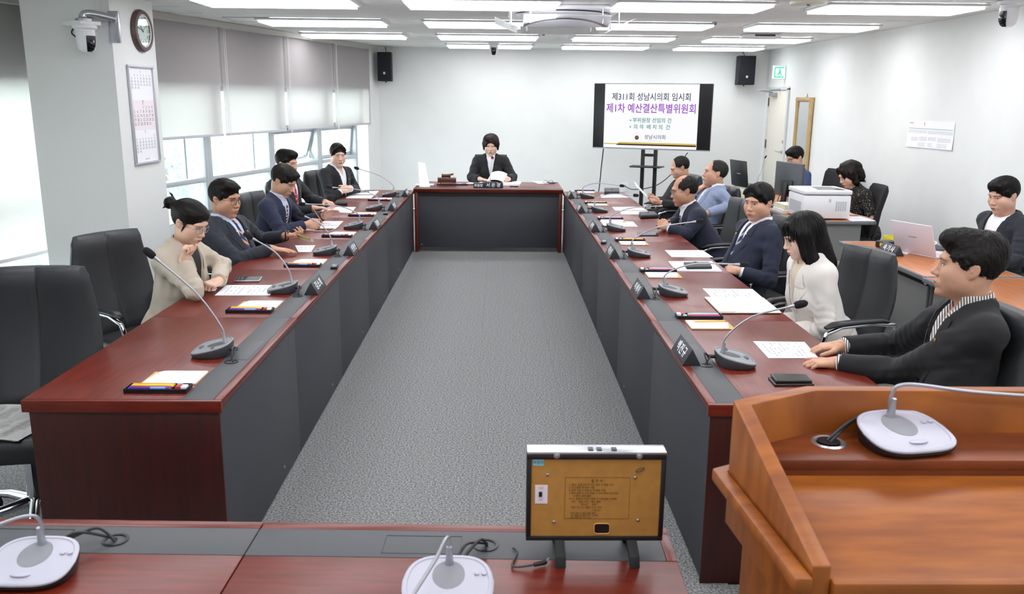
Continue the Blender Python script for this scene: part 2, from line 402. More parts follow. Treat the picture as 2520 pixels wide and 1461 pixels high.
# front desk (foreground), slightly askew
fd0 = atz(650, 1283, H)
def front_desk(x0, x1, label, right_end):
    o = thing('conference_desk', label, 'desk', (fd0.x, fd0.y, 0), -.026, 'desk units of the near cross row')
    e = .0015
    MB().box(x0 + e, x1 - e, -.72, -.166, H - .045, H).build('desk_top', M_wood_x, o, bevel=.003)
    MB().box(x0 + e, x1 - (.028 if right_end else e), -.1655, -.036, H - .03, H).build('inlay_strip', M_grey, o, bevel=.001)
    MB().box(x0 + e, x1 - e, -.0355, 0, H - .045, H).build('front_trim', M_wood_x, o, bevel=.003)
    if right_end: MB().box(x1 - .027, x1 - e, -.1655, -.036, H - .045, H).build('side_trim', M_wood, o, bevel=.002)
    MB().box(x0 + .004, x1 - .03, -.034, -.018, .012, H - .047).build('front_panel', M_panel, o)
    MB().box(x1 - .026 if right_end else x0 + .004, x1 - .008 if right_end else x0 + .022, -.70, -.016, 0, H - .046).build('end_panel', M_wooddark, o, bevel=.002)
    return o
fdl = front_desk(-1.2, 0, 'foreground desk unit at the bottom left, under the cut-off microphone', False)
fdr = front_desk(0, 1.035, 'foreground desk unit carrying the brown-backed timer board', True)
for par, gx in ((fdl, -.335), (fdr, .575)):
    MB().lathe([(.016, H - .006), (.027, H - .006), (.031, H + .003), (.024, H + .003), (.022, H - .003), (.016, H - .0055)], 24, (gx, -.105, 0)).build('cable_grommet', M_black, par, smooth=.6)
def outline(par, a, b, c, d):
    m = MB(); t = .0014
    m.box(a, b, c, c + t, H, H + .0008); m.box(a, b, d - t, d, H, H + .0008); m.box(a, a + t, c, d, H, H + .0008); m.box(b - t, b, c, d, H, H + .0008)
    m.build('wiring_lid_gap', M_black, par)
outline(fdl, -.78, -.46, -.145, -.055); outline(fdr, .325, .515, -.148, -.062)
# ------------------------------------------------------------------ lectern
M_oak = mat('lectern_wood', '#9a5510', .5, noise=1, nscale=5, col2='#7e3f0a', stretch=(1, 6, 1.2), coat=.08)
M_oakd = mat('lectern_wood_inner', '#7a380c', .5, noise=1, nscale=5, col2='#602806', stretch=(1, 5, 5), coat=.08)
lc = thing('lectern', 'orange-brown wooden lectern with a raised rim, bottom right', 'lectern', (.9, 1.5, 0))
# plan in local coordinates: left side x=-.385, back y=.35 with canted corners
zb, zf = 1.15, .998          # rim height at the back and at the reader's end
def rimz(y): return zf + (zb - zf) * min(max((y + .162) / .422, 0), 1)
out = [(-.348, -.162), (-.385, .26), (-.19, .36), (.45, .36), (.645, .26), (.645, -.162)]
inn = [(-.315, -.162), (-.352, .235), (-.178, .327), (.438, .327), (.612, .235), (.612, -.162)]
m = MB(); n = len(out)
vs = []
for (x, y), (u, v) in zip(out, inn): vs += [(x, y, .86), (x, y, rimz(y)), (u, v, rimz(y)), (u, v, .86)]
fs = []
for i in range(n - 1):
    a, b = i * 4, i * 4 + 4
    for q in range(4): fs.append((a + q, a + (q+1) % 4, b + (q+1) % 4, b + q))
fs += [(0, 1, 2, 3), (4*(n-1)+3, 4*(n-1)+2, 4*(n-1)+1, 4*(n-1))]
m.add(vs, fs); m.build('rim_boards', M_oak, lc, bevel=.003)
gz = 1.05
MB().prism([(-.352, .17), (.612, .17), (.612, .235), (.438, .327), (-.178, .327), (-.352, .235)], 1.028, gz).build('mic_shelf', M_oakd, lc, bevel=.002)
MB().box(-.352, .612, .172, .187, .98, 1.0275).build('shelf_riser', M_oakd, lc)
MB().hexa([(-.316, -.15, .94), (.612, -.15, .94), (.612, .171, .998), (-.344, .171, .998), (-.316, -.15, .957), (.612, -.15, .957), (.612, .171, 1.016), (-.344, .171, 1.016)]).build('reading_board', M_oak, lc, bevel=.003)
MB().box(-.314, .6115, -.175, -.1505, .925, .972).build('front_lip', M_oak, lc, bevel=.006)
MB().prism([(-.312, -.14), (-.345, .25), (-.18, .33), (.44, .33), (.605, .25), (.605, -.14)], .06, .86).build('cabinet', M_oak, lc, bevel=.004)
MB().prism([(-.384, -.18), (-.418, .275), (-.20, .39), (.46, .39), (.678, .275), (.678, -.18), (.646, -.18), (.646, .262), (.452, .362), (-.192, .362), (-.386, .262), (-.351, -.18)], .955, .985).build('outer_moulding', M_oak, lc, bevel=.006)
MB().prism([(-.39, -.2), (-.39, .28), (-.2, .36), (.45, .36), (.65, .28), (.65, -.2)], 0, .06).build('plinth', M_oakd, lc)
MB().lathe([(.016, gz - .004), (.034, gz + .004), (.038, gz + .001), (.038, gz)], 24, (-.165, .265, 0)).build('cable_grommet', M_silver, lc, smooth=.6)
MB().lathe([(.001, gz + .0042), (.025, gz + .0045)], 24, (-.165, .265, 0)).build('grommet_hole', M_black, lc)
# ------------------------------------------------------------------ chairs
def loft(rings, cap=True):
    m = MB(); n = len(rings[0]); vs = [p for r in rings for p in r]; fs = []
    for i in range(len(rings) - 1):
        for j in range(n): fs.append((i*n+j, i*n+(j+1) % n, (i+1)*n+(j+1) % n, (i+1)*n+j))
    if cap: fs += [tuple(range(n))[::-1], tuple(range((len(rings)-1)*n, len(rings)*n))]
    return m.add(vs, fs)
def make_chair():
    """high-backed leather chair, origin on the floor under the seat, sitter looks along +x"""
    o = thing('office_chair', 'x', 'chair', (0, 0, 0), 0, 'black leather armchairs')
    # backrest: two padded panels with a seam between them
    rings = []
    for k in range(17):
        t = k / 16; z = .46 + .60 * t
        cx = -.20 - .115 * t - .06 * math.sin(PI * t) * .6
        hw = .225 + .035 * math.sin(PI * min(t * 1.15, 1)) ; th = .052
        e = 1.0
        if k == 0: e = .55
        if k == 15: e = .93; z -= .004
        if k == 16: e = .55
        hw *= 1 - (1 - e) * .18; th *= e
        ring = []
        ys = [-1, -.97, -.85, -.5, -.12, -.03, 0, .03, .12, .5, .85, .97, 1]
        for y in ys:
            d = 1 - abs(y) ** 8 * .75 - (0.20 if abs(y) < .02 else (.10 if abs(y) < .05 else 0))
            crv = .035 * y * y
            ring.append((cx + th * d + crv, hw * y, z))
        for y in ys[::-1]:
            d = 1 - abs(y) ** 8 * .75
            ring.append((cx - th * d * .7 + .035 * y * y, hw * y * .97, z))
        rings.append(ring)
    loft(rings).build('backrest', M_leather, o, smooth=1.2)
    rings = []
    for k in range(7):
        z = [.385, .392, .42, .45, .475, .488, .49][k]; e = [.88, .96, 1, 1, .98, .93, .8][k]
        ring = []
        for j in range(28):
            a = 2 * PI * j / 28; c, s_ = math.cos(a), math.sin(a)
            ring.append((.02 + .265 * e * math.copysign(abs(c) ** .45, c), .255 * e * math.copysign(abs(s_) ** .45, s_), z + (.012 * (1 - c) * .0)))
        rings.append(ring)
    loft(rings).build('seat', M_leather, o, smooth=1.2)
    MB().cb((-.02, 0, .372), (.30, .22, .03)).build('seat_plate', M_black, o, bevel=.006)
    for s in (-1, 1):
        y = s * .295
        fr = MB().tube([(-.265, y * .86, .46), (-.275, y * .95, .58), (-.24, y, .655), (-.1, y, .672), (.10, y, .665), (.19, y, .63), (.205, y * .97, .56), (.16, y * .88, .46), (.08, y * .72, .40)], .0135, 10)
        ar = fr.build('armrest_frame', M_chrome, o, smooth=1.2)
        rings = []
        for q in range(9):
            t = q / 8; x = -.20 + .40 * t; z = .690 - .02 * (t - .3) ** 2 - (.012 if q in (0, 8) else 0); hw = .030 if q not in (0, 8) else .018; hh = .017 if q not in (0, 8) else .008
            rings.append([(x, y + hw * math.cos(a) , z + hh * math.sin(a)) for a in np.linspace(0, 2*PI, 12, endpoint=False)])
        loft(rings).build('armrest_pad', M_black, ar, smooth=1.2)
    MB().cyl((0, 0, .10), (0, 0, .37), .028, .024, 14).build('column', M_chrome, o, smooth=.6)
    b = MB()
    for q in range(5):
        a = 2 * PI * q / 5 + .3; c, s_ = math.cos(a), math.sin(a)
        b.tube([(.02*c, .02*s_, .115), (.16*c, .16*s_, .105), (.30*c, .30*s_, .075)], [.024, .02, .013], 8)
    b.build('star_base', M_chrome, o, smooth=1)
    for q in range(5):
        a = 2 * PI * q / 5 + .3; c, s_ = math.cos(a), math.sin(a)
        MB().cyl((.30*c - .02*s_, .30*s_ + .02*c, .03), (.30*c + .02*s_, .30*s_ - .02*c, .03), .03, n=12).build('caster', M_black, o, smooth=.6)
    return o
chair0 = make_chair(); _used = [False]
def chair(x, y, deg, label, sz=1.0):
    if not _used[0]:
        _used[0] = True; chair0.location = (x, y, 0); chair0.rotation_euler.z = math.radians(deg); return tag(chair0, label)
    c = copy_tree(chair0, (x, y, 0), math.radians(deg), label); c.scale = (1, 1, sz); return c
chair(-1.95, 3.36, -82, 'empty black leather chair with a newspaper on its seat')
chair(-2.0, 4.74, -30, 'black leather chair of the woman in the beige jacket', .96)
chair(-1.86, 5.98, -14, 'black leather chair of the man holding his phone case', .92)
chair(-1.86, 7.34, -14, 'black leather chair behind the man writing with a pencil', .92)
chair(-1.90, 8.40, -12, 'black leather chair of the man in the red tie', .92)
chair(-1.80, 9.60, -24, 'black leather chair of the man in black by the window', .92)
chair(-.10, 11.12, -90, 'black leather chair of the chairwoman at the head desk')
chair(1.56, 3.02, 184, 'black leather chair cut off by the right edge, behind the striped shirt', 1.0)
chair(1.86, 4.72, 196, 'black leather chair behind the woman in the white jacket', .91)
chair(1.83, 6.02, 196, 'black leather chair of the man with the striped navy tie', .91)
chair(1.80, 7.22, 190, 'black leather chair of the balding man with folded hands', .91)
chair(1.98, 8.30, 190, 'black leather chair of the man with his hand at his chin', .91)
chair(1.92, 9.60, 186, 'black leather chair of the man reading a sheet', .91)
M_mesh = mat('chair_mesh', '#1d1d20', .8, bump=.6, bscale=700)
def task_chair(x, y, deg, label):
    o = thing('task_chair', label, 'chair', (x, y, 0), math.radians(deg), 'black fabric staff chairs')
    rings = []
    for k in range(13):
        t = k / 12; z = .52 + .48 * t; cx = -.22 - .10 * t
        hw = (.20 + .05 * t) * (1 if k < 11 else (.97 if k == 11 else .86)); th = .022 if 0 < k < 12 else .010
        ring = [(cx + th + .04 * y_ * y_, hw * y_, z) for y_ in np.linspace(-1, 1, 9)] + [(cx - th + .04 * y_ * y_, hw * y_, z) for y_ in np.linspace(1, -1, 9)]
        rings.append(ring)
    loft(rings).build('backrest', M_mesh, o, smooth=1.2)
    MB().tube([(-.10, 0, .40), (-.25, 0, .42), (-.275, 0, .55), (-.30, 0, .75)], .02, 8).build('back_support', M_black, o, smooth=1)
    MB().cb((.02, 0, .45), (.48, .48, .07)).build('seat', M_mesh, o, bevel=.025, seg=3)
    for s in (-1, 1):
        a = MB().tube([(-.02, s*.24, .42), (-.02, s*.30, .45), (-.02, s*.30, .64)], .014, 8).build('armrest_post', M_black, o, smooth=1)
        MB().cb((.0, s*.30, .655), (.25, .06, .025)).build('armrest_pad', M_black, a, bevel=.01)
    MB().cyl((0, 0, .1), (0, 0, .41), .025, n=12).build('column', M_black, o, smooth=.6)
    b = MB()
    for q in range(5):
        c, s_ = math.cos(2*PI*q/5), math.sin(2*PI*q/5); b.tube([(0, 0, .1), (.28*c, .28*s_, .07)], [.022, .014], 8)
    b.build('star_base', M_black, o, smooth=1)
    for q in range(5):
        c, s_ = math.cos(2*PI*q/5), math.sin(2*PI*q/5)
        MB().cyl((.28*c - .02*s_, .28*s_ + .02*c, .028), (.28*c + .02*s_, .28*s_ - .02*c, .028), .028, n=10).build('caster', M_black, o, smooth=.6)
    return o
task_chair(3.74, 10.10, 188, 'black staff chair behind the man in the blue shirt')
task_chair(3.42, 8.30, 172, 'black staff chair of the woman in dark tweed')
task_chair(3.60, 5.92, 186, 'black staff chair of the man in the white T-shirt at the right edge')
# ================================================================== things on the desks
M_ink = mat('print_ink', '#8f8fae', .9); M_inkd = mat('print_ink_dark', '#55566a', .9)
M_neck = mat('gooseneck', '#a7a9b1', .35, metal=.6); M_foam = mat('mic_foam', '#141416', .95, bump=.8, bscale=900)
M_mtop = mat('mic_top_grey', '#84878c', .42); M_mtopl = mat('mic_top_silver', '#b6b6c3', .4); M_mbase = mat('mic_base', '#3f4246', .5)
M_grill = mat('mic_grille', '#8f9096', .6, bump=.6, bscale=1200)
def bez(pts, n=14):
    """smooth curve through points"""
    P = [Vector(p) for p in pts]; o = []
    for i in range(len(P) - 1):
        a, b, c, d = P[max(i-1, 0)], P[i], P[i+1], P[min(i+2, len(P)-1)]
        for k in range(n):
            t = k / n
            o.append(.5 * ((2*b) + (c - a) * t + (2*a - 5*b + 4*c - d) * t*t + (-a + 3*b - 3*c + d) * t**3))
    return o + [P[-1]]
def mic(loc, rz, head, label, silver=False, grom=None, bend=None, red=False):
    o = thing('desk_microphone', label, 'microphone', loc, rz, 'gooseneck conference microphones')
    R = Matrix.Rotation(-rz, 3, 'Z')
    zt = lambda x: .052 - .034 * (x + .078) / .156
    def ol(e, f, zadd, n=36):
        r = []
        for j in range(n):
            a = 2*PI*j/n; c, s = math.cos(a), math.sin(a)
            x = .078 * e * math.copysign(abs(c) ** .62, c); y = .100 * f * math.copysign(abs(s) ** .62, s) * (1 - .12 * (x < 0) * abs(x) / .078)
            r.append((x, y, x))
        return r
    def ring(e, z=None, add=0): return [(x, y, (zt(x) + add) if z is None else z) for x, y, _ in ol(e, e, 0)]
    loft([ring(.90, 0), ring(.94, .004), ring(1.0, None, -.010), ring(1.0, None, -.004)]).build('base', M_black if silver else M_mbase, o, smooth=.7)
    tp = loft([ring(1.0, None, -.004), ring(1.005, None, 0), ring(.97, None, .003), ring(.90, None, .003), ring(.885, None, .0005), ring(.5, None, .0008), ring(.05, None, .001)]).build('top_plate', M_mtopl if silver else M_mtop, o, smooth=.7)
    loft([[(-.018 + .042 * math.cos(a) * e, .036 * math.sin(a) * e, zt(-.018 + .042 * math.cos(a) * e) + .0015 + .002 * (1 - e)) for a in np.linspace(0, 2*PI, 28, endpoint=False)] for e in (1, .97, .4, .03)]).build('speaker_grille', M_grill if silver else M_dgrey, tp, smooth=.7)
    for bx_, by_, w_, h_ in ((.048, 0, .009, .022), (-.02, .062, .006, .006), (-.02, .078, .006, .006)):
        MB().lathe([(1, zt(bx_) + .001), (1, zt(bx_) + .004), (.7, zt(bx_) + .005)], 14, (bx_, by_, 0), w_, h_).build('button', M_mtopl if silver else M_dgrey, tp, smooth=.7)
    n0 = Vector((-.052, 0, zt(-.052)))
    hp = R @ (Vector(head) - Vector(loc)) if head is not None else None
    if bend: path = bez([n0] + [Vector(p) for p in bend])
    else:
        up = Vector((-.052 + .012, 0, n0.z + .07)); mid = up.lerp(hp, .38) + Vector((0, 0, .035))
        path = bez([n0, up, mid, hp])
    MB().tube([n0, n0 + Vector((.002, 0, .012)), n0 + Vector((.006, 0, .045))], [.011, .009, .006], 10).build('neck_socket', M_neck, o, smooth=1)
    nk = MB().tube(path, .0042, 8).build('gooseneck', M_neck, o, smooth=1)
    if True:
        d = (path[-1] - path[-3]).normalized(); e0 = path[-1]
        MB().tube([e0 - d * .02, e0 + d * .012], [.0055, .0075], 10).build('collar', M_neck, nk, smooth=1)
        MB().tube([e0 + d * t for t in (.008, .012, .022, .040, .054, .062, .065)], [.009, .0135, .0165, .0165, .014, .008, .002], 14).build('foam_cover', M_foam, nk, smooth=1)
        if red: MB().tube([e0 - d * .002, e0 + d * .006], .0095, 10).build('light_ring', mat('mic_ring_red', '#ff2a2a', .4, emit=2), nk)
    if grom is not None:
        g = R @ (Vector(grom) - Vector(loc)); b0 = Vector((-.078, .02, .024))
        c = MB(); c.tube([b0 + Vector((.006, 0, 0)), b0 - Vector((.030, 0, -.002))], .008, 8)
        for q in (-1, 1):
            p1 = b0 + Vector((-.028, q * .006, .002)); m_ = (p1 + g) / 2 + Vector((-.01 * q, q * .012, .028)); c.tube(bez([p1, m_, g + Vector((q * .006, 0, .003))], 8), .0036, 6)
        c.build('cable', M_cable, o, smooth=1)
    return o
lh = [(384, 636), (625, 588), (752, 533), (754, 502), (820, 461), (885, 416)]
rh = [(1950, 753), (1817, 650), (1710, 545), (1628, 507), (1556, 480), (1523, 456)]
ml = ['nearest microphone of the left row, head beside the beige sleeve', 'microphone in front of the woman in beige', 'microphone in front of the man with the phone case', 'microphone in front of the man writing',
      'microphone in front of the man with the red tie', 'last microphone of the left row, by the window corner']
mr = ['nearest microphone of the right row, by the two stacked phones', 'microphone in front of the woman in white', 'microphone in front of the man with the striped navy tie', 'microphone in front of the balding man with folded hands',
      'microphone in front of the man in light blue', 'last microphone of the right row, beside the black wallet']
for i in range(6):
    yc = Y0 + U * (i + .5)
    hpt = aty(*lh[i], yc - .02); mic((-1.205, yc - .01, H + .0006), PI, hpt, ml[i], grom=(-1.093, yc - .13, H))
    yr = yc - .03 if i else 3.39
    hpt = aty(*rh[i], yr); mic((.985, yr, H + .0006), 0, hpt, mr[i], grom=(.863, yc - .15, H))
mic((-.10, 10.40, HZ), PI/2, aty(1211, 392, 10.62), 'microphone with a red light ring in front of the chairwoman', red=True)
p = atz(78, 1388, .745)
mic((p.x, p.y, H + .0006), -PI/2 + .0, None, 'silver-topped microphone cut off at the bottom left corner', True, grom=Vector((fd0.x, fd0.y, 0)) + Vector((-.335, -.10, H)), bend=[(-.055, 0, .10), (-.03, -.02, .128), (.03, -.12, .115), (.09, -.30, .11)])
p = atz(1103, 1440, .745)
mic((p.x, p.y, H + .0006), -PI/2, None, 'silver-topped microphone at the bottom middle, beside the timer board', True, grom=Vector((fd0.x, fd0.y, 0)) + Vector((.575, -.12, H)), bend=[(-.056, 0, .095), (-.035, -.006, .118), (.04, -.03, .10), (.20, -.09, .07)])
mic((.895, 1.752, 1.0505), -PI/2 + .20, None, 'silver-topped microphone standing on the lectern', True, grom=(.9 - .165, 1.5 + .265, 1.05), bend=[(-.055, .0, .095), (-.04, .025, .125), (.02, .16, .118), (.07, .42, .10)])
# name plates --------------------------------------------------------
M_plate = mat('plate_black', '#2c2f33', .45)
def plate(loc, rz, txt, label, L=.235, prefix=None):
    """three-sided name block; lettered face looks along local +x"""
    o = thing('name_plate', label, 'name plate', loc, rz, 'black three-sided name plates')
    b, h = .078, .072
    MB().prism([(-b/2, 0), (b/2, 0), (0, h)], -L/2, L/2, 'y').build('block', M_plate, o, bevel=.0015)
    face = Vector((0, 0, h)) - Vector((b/2, 0, 0)); c = Vector((b/4, 0, h/2)); nrm = Vector((h, 0, b/2)).normalized()
    M = frame(c + nrm * .0006, (0, 1, 0), face.normalized())
    text(txt, .050 if not prefix else .040, M_text_w, o, M, sp=1.25, off=.0006)
    return o
ln = [None, '김소희', '선창선', '김종환', '안운홍', '간사이준배']
rn_ = ['백진규', '이세이', '최종성', '최현백', '정연화', '이군수']
pl_l = [None, 'name plate before the woman in beige', 'name plate before the man with the phone case', 'name plate before the man writing', 'name plate before the man with the red tie', 'farthest name plate of the left row, five small letters']
pl_r = ['nearest name plate of the right row, by the two phones', 'name plate before the woman in white', 'name plate before the man with the striped navy tie', 'name plate before the balding man', 'name plate before the man in light blue', 'farthest name plate of the right row']
for i in range(6):
    yc = Y0 + U * (i + .5)
    if i: plate((-1.028, 4.73 + U * (i - 1), H + .0005), 0, ln[i], pl_l[i], prefix=i == 5)
    plate((.800, 3.475 + U * i, H + .0005), PI, rn_[i], pl_r[i])
# pens, trays, pads ---------------------------------------------------
M_tray = mat('tray_black', '#16161c', .35)
PENS = [mat('pen_' + n_, c_, .35) for n_, c_ in (('orange', '#f0a020'), ('lime', '#c6e020'), ('red', '#d81f3c'), ('blue', '#3a2fae'), ('sky', '#5aa0e8'), ('purple', '#8b2fb0'), ('pink', '#e86aa8'))]
M_eraser = mat('eraser', '#e9e9ee', .6); M_sleeve = mat('eraser_sleeve', '#b0283c', .5); M_mint = mat('mint_tape', '#7fdcc8', .4); M_card = mat('pad_card', '#c9a667', .8)
def pen_tray(loc, rz, label, pencil=False, flip=1):
    o = thing('pen_tray', label, 'pen tray', loc, rz, 'black pen trays with markers')
    m = MB(); a, b, h, t = .115, .034, .017, .004
    m.box(-a, a, -b, b, 0, .004); m.box(-a, a, -b, -b + t, .004, h); m.box(-a, a, b - t, b, .004, h); m.box(-a, -a + t, -b + t, b - t, .004, h); m.box(a - t, a, -b + t, b - t, .004, h)
    m.build('tray', M_tray, o, bevel=.0015)
    cs = [0, 1, 2, 3] if flip > 0 else [5, 2, 1, 4]
    for q, ci in enumerate(cs):
        y = b - .010 - q * .0145
        pn = MB().tube([(-.10, y, .014), (-.098, y, .0145), (.030, y, .0145), (.050, y, .0142), (.056, y, .0135)], [.0045, .0062, .0062, .0055, .002], 8).build('marker', PENS[ci], o, smooth=1)
        if q > 1: MB().tube([(-.02, y, .0146), (.035, y, .0146)], .0066, 8).build('marker_cap', PENS[4 if ci == 3 else ci], pn, smooth=1)
    er = MB().box(.070, .110, -.024, .008, .006, .022).build('eraser', M_eraser, o, bevel=.002)
    MB().box(.070, .092, -.0245, .0085, .0058, .0225).build('eraser_sleeve', M_sleeve, er, bevel=.001)
    MB().tube([(.066, .018, .012), (.084, .018, .012)], .009, 12).build('correction_tape', M_mint, o, smooth=.7)
    return o
def notepad(loc, rz, label, pencil=False):
    o = thing('note_pad', label, 'note pad', loc, rz, 'note pads with tan covers')
    MB().box(-.105, .105, -.075, .075, 0, .0022).build('cover', M_card, o, bevel=.0006)
    n = 12; pts = [(.103, -.073), (.103, .073), (-.062, .073)] + [(-.075 - .020 * math.sin(PI/2*k/n) - .0 , .073 - .146 * (k / n)) for k in range(1, n)] + [(-.097, -.073)]
    MB().prism(pts, .0024, .007).build('sheets', M_paper, o)
    MB().box(-.078, -.073, .028, .036, .007, .0072).build('emblem', M_inkd, o)
    if pencil:
        q = thing('pencil', 'yellow pencil with a pink eraser lying on the nearest right-hand note pad', 'pencil', Vector(loc) + Vector((.0, .035, .0112)), PI + .06)
        MB().tube([(-.085, 0, 0), (.062, 0, 0)], .0036, 6).build('shaft', mat('pencil_yellow', '#f0b020', .4), q)
        MB().tube([(.062, 0, 0), (.080, 0, 0)], [.0036, .0008], 6).build('tip', mat('pencil_wood', '#d9b48a', .7), q)
        MB().tube([(-.095, 0, 0), (-.085, 0, 0)], .0038, 8).build('rubber', mat('pencil_rubber', '#d0607a', .7), q)
    return o
seat_l = ['at the empty place, nearest in the left row', 'before the woman in beige', 'before the man with the phone case', 'before the man writing', 'before the man with the red tie', 'before the man in black by the window']
seat_r = ['in front of the lectern, nearest in the right row', 'before the woman in white', 'before the man with the striped navy tie', 'before the balding man with folded hands', 'before the man in light blue', 'before the man reading a sheet, by the far end']
for i in range(6):
    yb = Y0 + U * i
    pen_tray((-1.255, yb + .115, H + .0006), 0, 'pen tray ' + seat_l[i]); notepad((-1.245, yb + .255, H + .0006), 0, 'note pad ' + seat_l[i])
    yb += U
    if i == 0: pen_tray((1.012, 4.155, H + .0006), PI, 'pen tray ' + seat_r[i], flip=-1); notepad((1.03, 4.005, H + .0006), PI, 'note pad ' + seat_r[i], True)
    else: pen_tray((1.02, yb + .02, H + .0006), PI, 'pen tray ' + seat_r[i], flip=-1 if i % 2 else 1); notepad((1.03, yb - .115, H + .0006), PI, 'note pad ' + seat_r[i])
# sheets of paper ------------------------------------------------------
def sheet(px, label, z=H, rows=9, name='paper_sheet', m=None, th=.0007, cat='paper', group='printed sheets on the desks', ink=True, flipx=False):
    P = [atz(x, y, z) for x, y in px]; c = sum(P, Vector()) / 4; c.z = z + .0006
    o = thing(name, label, cat, c, 0, group)
    L = [Vector((p.x - c.x, p.y - c.y, 0)) for p in P]
    MB().hexa([p for p in L] + [p + Vector((0, 0, th)) for p in L]).build('sheet', m or M_paper, o)
    if ink:
        k = MB(); rg = random.Random(int(px[0][0]))
        def pt(u, v): return (L[0].lerp(L[1], u)).lerp(L[3].lerp(L[2], u), v) + Vector((0, 0, th + .0002))
        for r in range(rows):
            v = .12 + .76 * r / rows; u = .1
            while u < .86:
                w_ = rg.uniform(.02, .10); 
                if rg.random() < .72: k.add([pt(u, v), pt(u + w_, v), pt(u + w_, v + .024), pt(u, v + .024)], [(0, 1, 2, 3)])
                u += w_ + .03
        tag(k.build('print', M_ink, o), kind='stuff')
    return o
def z3(*a): return [(340 + x * .2944, 330 + y * .2944) for x, y in a]
def z7(*a): return [(1380 + x * .2874, 360 + y * .2874) for x, y in a]
def zr(*a): return [(1600 + x * .3423, 460 + y * .3423) for x, y in a]
sheet(z3((640, 1348), (735, 1262), (1180, 1262), (1100, 1348)), 'printed sheet in front of the woman in beige')
sheet(z3((1340, 985), (1310, 930), (1480, 930), (1445, 985)), 'printed sheet under the spread fingers of the man with glasses')
sheet(z3((1385, 805), (1460, 768), (1680, 765), (1640, 800)), 'printed sheet the man in navy writes on')
sheet(z3((1500, 763), (1550, 728), (1715, 727), (1680, 762)), 'second printed sheet beyond the one being written on')
sheet(z3((1510, 648), (1590, 608), (1820, 610), (1780, 658)), 'printed sheet before the man with the red tie')
sheet(z3((1735, 535), (1770, 510), (1975, 510), (1945, 537)), 'sheet on the desk before the man in black')
sheet(z7((345, 440), (340, 415), (500, 412), (590, 438)), 'sheet on the far right desk before the black wallet')
sheet(z7((465, 550), (440, 520), (680, 518), (740, 548)), 'farther of two sheets before the man in light blue')
sheet(z7((520, 582), (500, 554), (740, 554), (800, 582)), 'nearer of two sheets before the man in light blue')
sheet(z7((375, 685), (335, 635), (620, 645), (660, 688)), 'sheet lying under the microphone of the balding man')
sheet(z7((950, 948), (890, 890), (1215, 890), (1305, 950)), 'printed sheet before the man with the striped navy tie')
sheet(z7((1310, 1312), (1215, 1218), (1640, 1222), (1760, 1322)), 'printed sheet partly under the cream folder')
sheet(zr((850, 1230), (740, 1110), (1110, 1115), (1210, 1230)), 'printed sheet under the hands of the man at the right edge')
# spiral notebook, diary, folder, cases, phones
M_diary = mat('diary_leather', '#20232a', .5, bump=.4, bscale=300); M_cream = mat('folder_cream', '#e6dfcf', .6, bump=.15, bscale=300); M_tan = mat('folder_edge', '#2a2622', .6)
nb = sheet(z7((990, 1072), (920, 993), (1290, 992), (1380, 1076)), 'white spiral notebook under the black diary', name='spiral_notebook', th=.008, cat='notebook', ink=False)
del nb['group']
rg_ = MB(); a, b = atz(*z7((920, 993))[0], H), atz(*z7((1290, 992))[0], H); c0 = nb.location
for q in range(20):
    c = a.lerp(b, (q + .5) / 20); rg_.tube([(c.x - c0.x, c.y - c0.y - .006, .009), (c.x - c0.x, c.y - c0.y, .013), (c.x - c0.x, c.y - c0.y + .006, .008)], .0012, 5)
rg_.build('spiral', M_dgrey, nb)
def slab(name, px, z, th, m, label, cat, bevel=.004, grp=None):
    P = [atz(x, y, z) for x, y in px]; c = sum(P, Vector()) / 4; o = thing(name, label, cat, (c.x, c.y, z + .0006), 0, grp)
    L = [Vector((p.x - c.x, p.y - c.y, 0)) for p in P]
    MB().hexa(L + [p + Vector((0, 0, th)) for p in L]).build('body', m, o, bevel=bevel, seg=3)
    return o, L, th
o, L, th = slab('diary', z7((1078, 1052), (1050, 1010), (1270, 1008), (1295, 1050)), H + .0095, .016, M_diary, 'small black diary lying on the spiral notebook', 'diary')
MB().cb((0, L[1].y, th + .001), (.02, .016, .002)).build('clasp', M_black, o)
o, L, th = slab('document_folder', zr((500, 912), (390, 800), (815, 805), (945, 912)), H + .0014, .009, M_cream, 'cream folder with a rounded flap before the woman in white', 'folder', .003)
def lp(u, v, z): return (L[0].lerp(L[3], u)).lerp(L[1].lerp(L[2], u), v) + Vector((0, 0, z))
fp = [lp(.0, .0, th), lp(.24, .0, th), lp(.29, .04, th), lp(.30, .10, th), lp(.27, .17, th), lp(.22, .22, th), lp(0, .22, th)]
MB().add(fp + [q + Vector((0, 0, .003)) for q in fp], [tuple(range(7))[::-1], tuple(range(7, 14))] + [(i, (i+1) % 7, 7 + (i+1) % 7, 7 + i) for i in range(7)]).build('flap', M_cream, o, bevel=.001)
MB().hexa([lp(0, -.006, 0), lp(1, -.006, 0), lp(1, 0, 0), lp(0, 0, 0), lp(0, -.006, th*.4), lp(1, -.006, th*.4), lp(1, 0, th*.4), lp(0, 0, th*.4)]).build('edge_binding', M_tan, o)
M_glass = mat('phone_glass', '#101216', .08, spec=.6); M_phone = mat('phone_rim', '#4a4745', .3, metal=.7)
def phone(px, label, z=H, th=.009, rim=None):
    o, L, t = slab('mobile_phone', px, z, th, rim or M_phone, label, 'phone', .002, 'mobile phones on the desks')
    k = [p * .94 for p in L]
    MB().hexa([p + Vector((0, 0, t - .0002)) for p in k] + [p + Vector((0, 0, t + .0006)) for p in k]).build('screen', M_glass, o)
    return o
phone(z3((800, 1238), (830, 1203), (1040, 1200), (1015, 1235)), 'phone before the woman in beige, light frame', rim=M_silver)
phone(z3((1460, 818), (1490, 796), (1645, 797), (1620, 818)), 'phone beside the papers of the man writing', rim=M_silver)
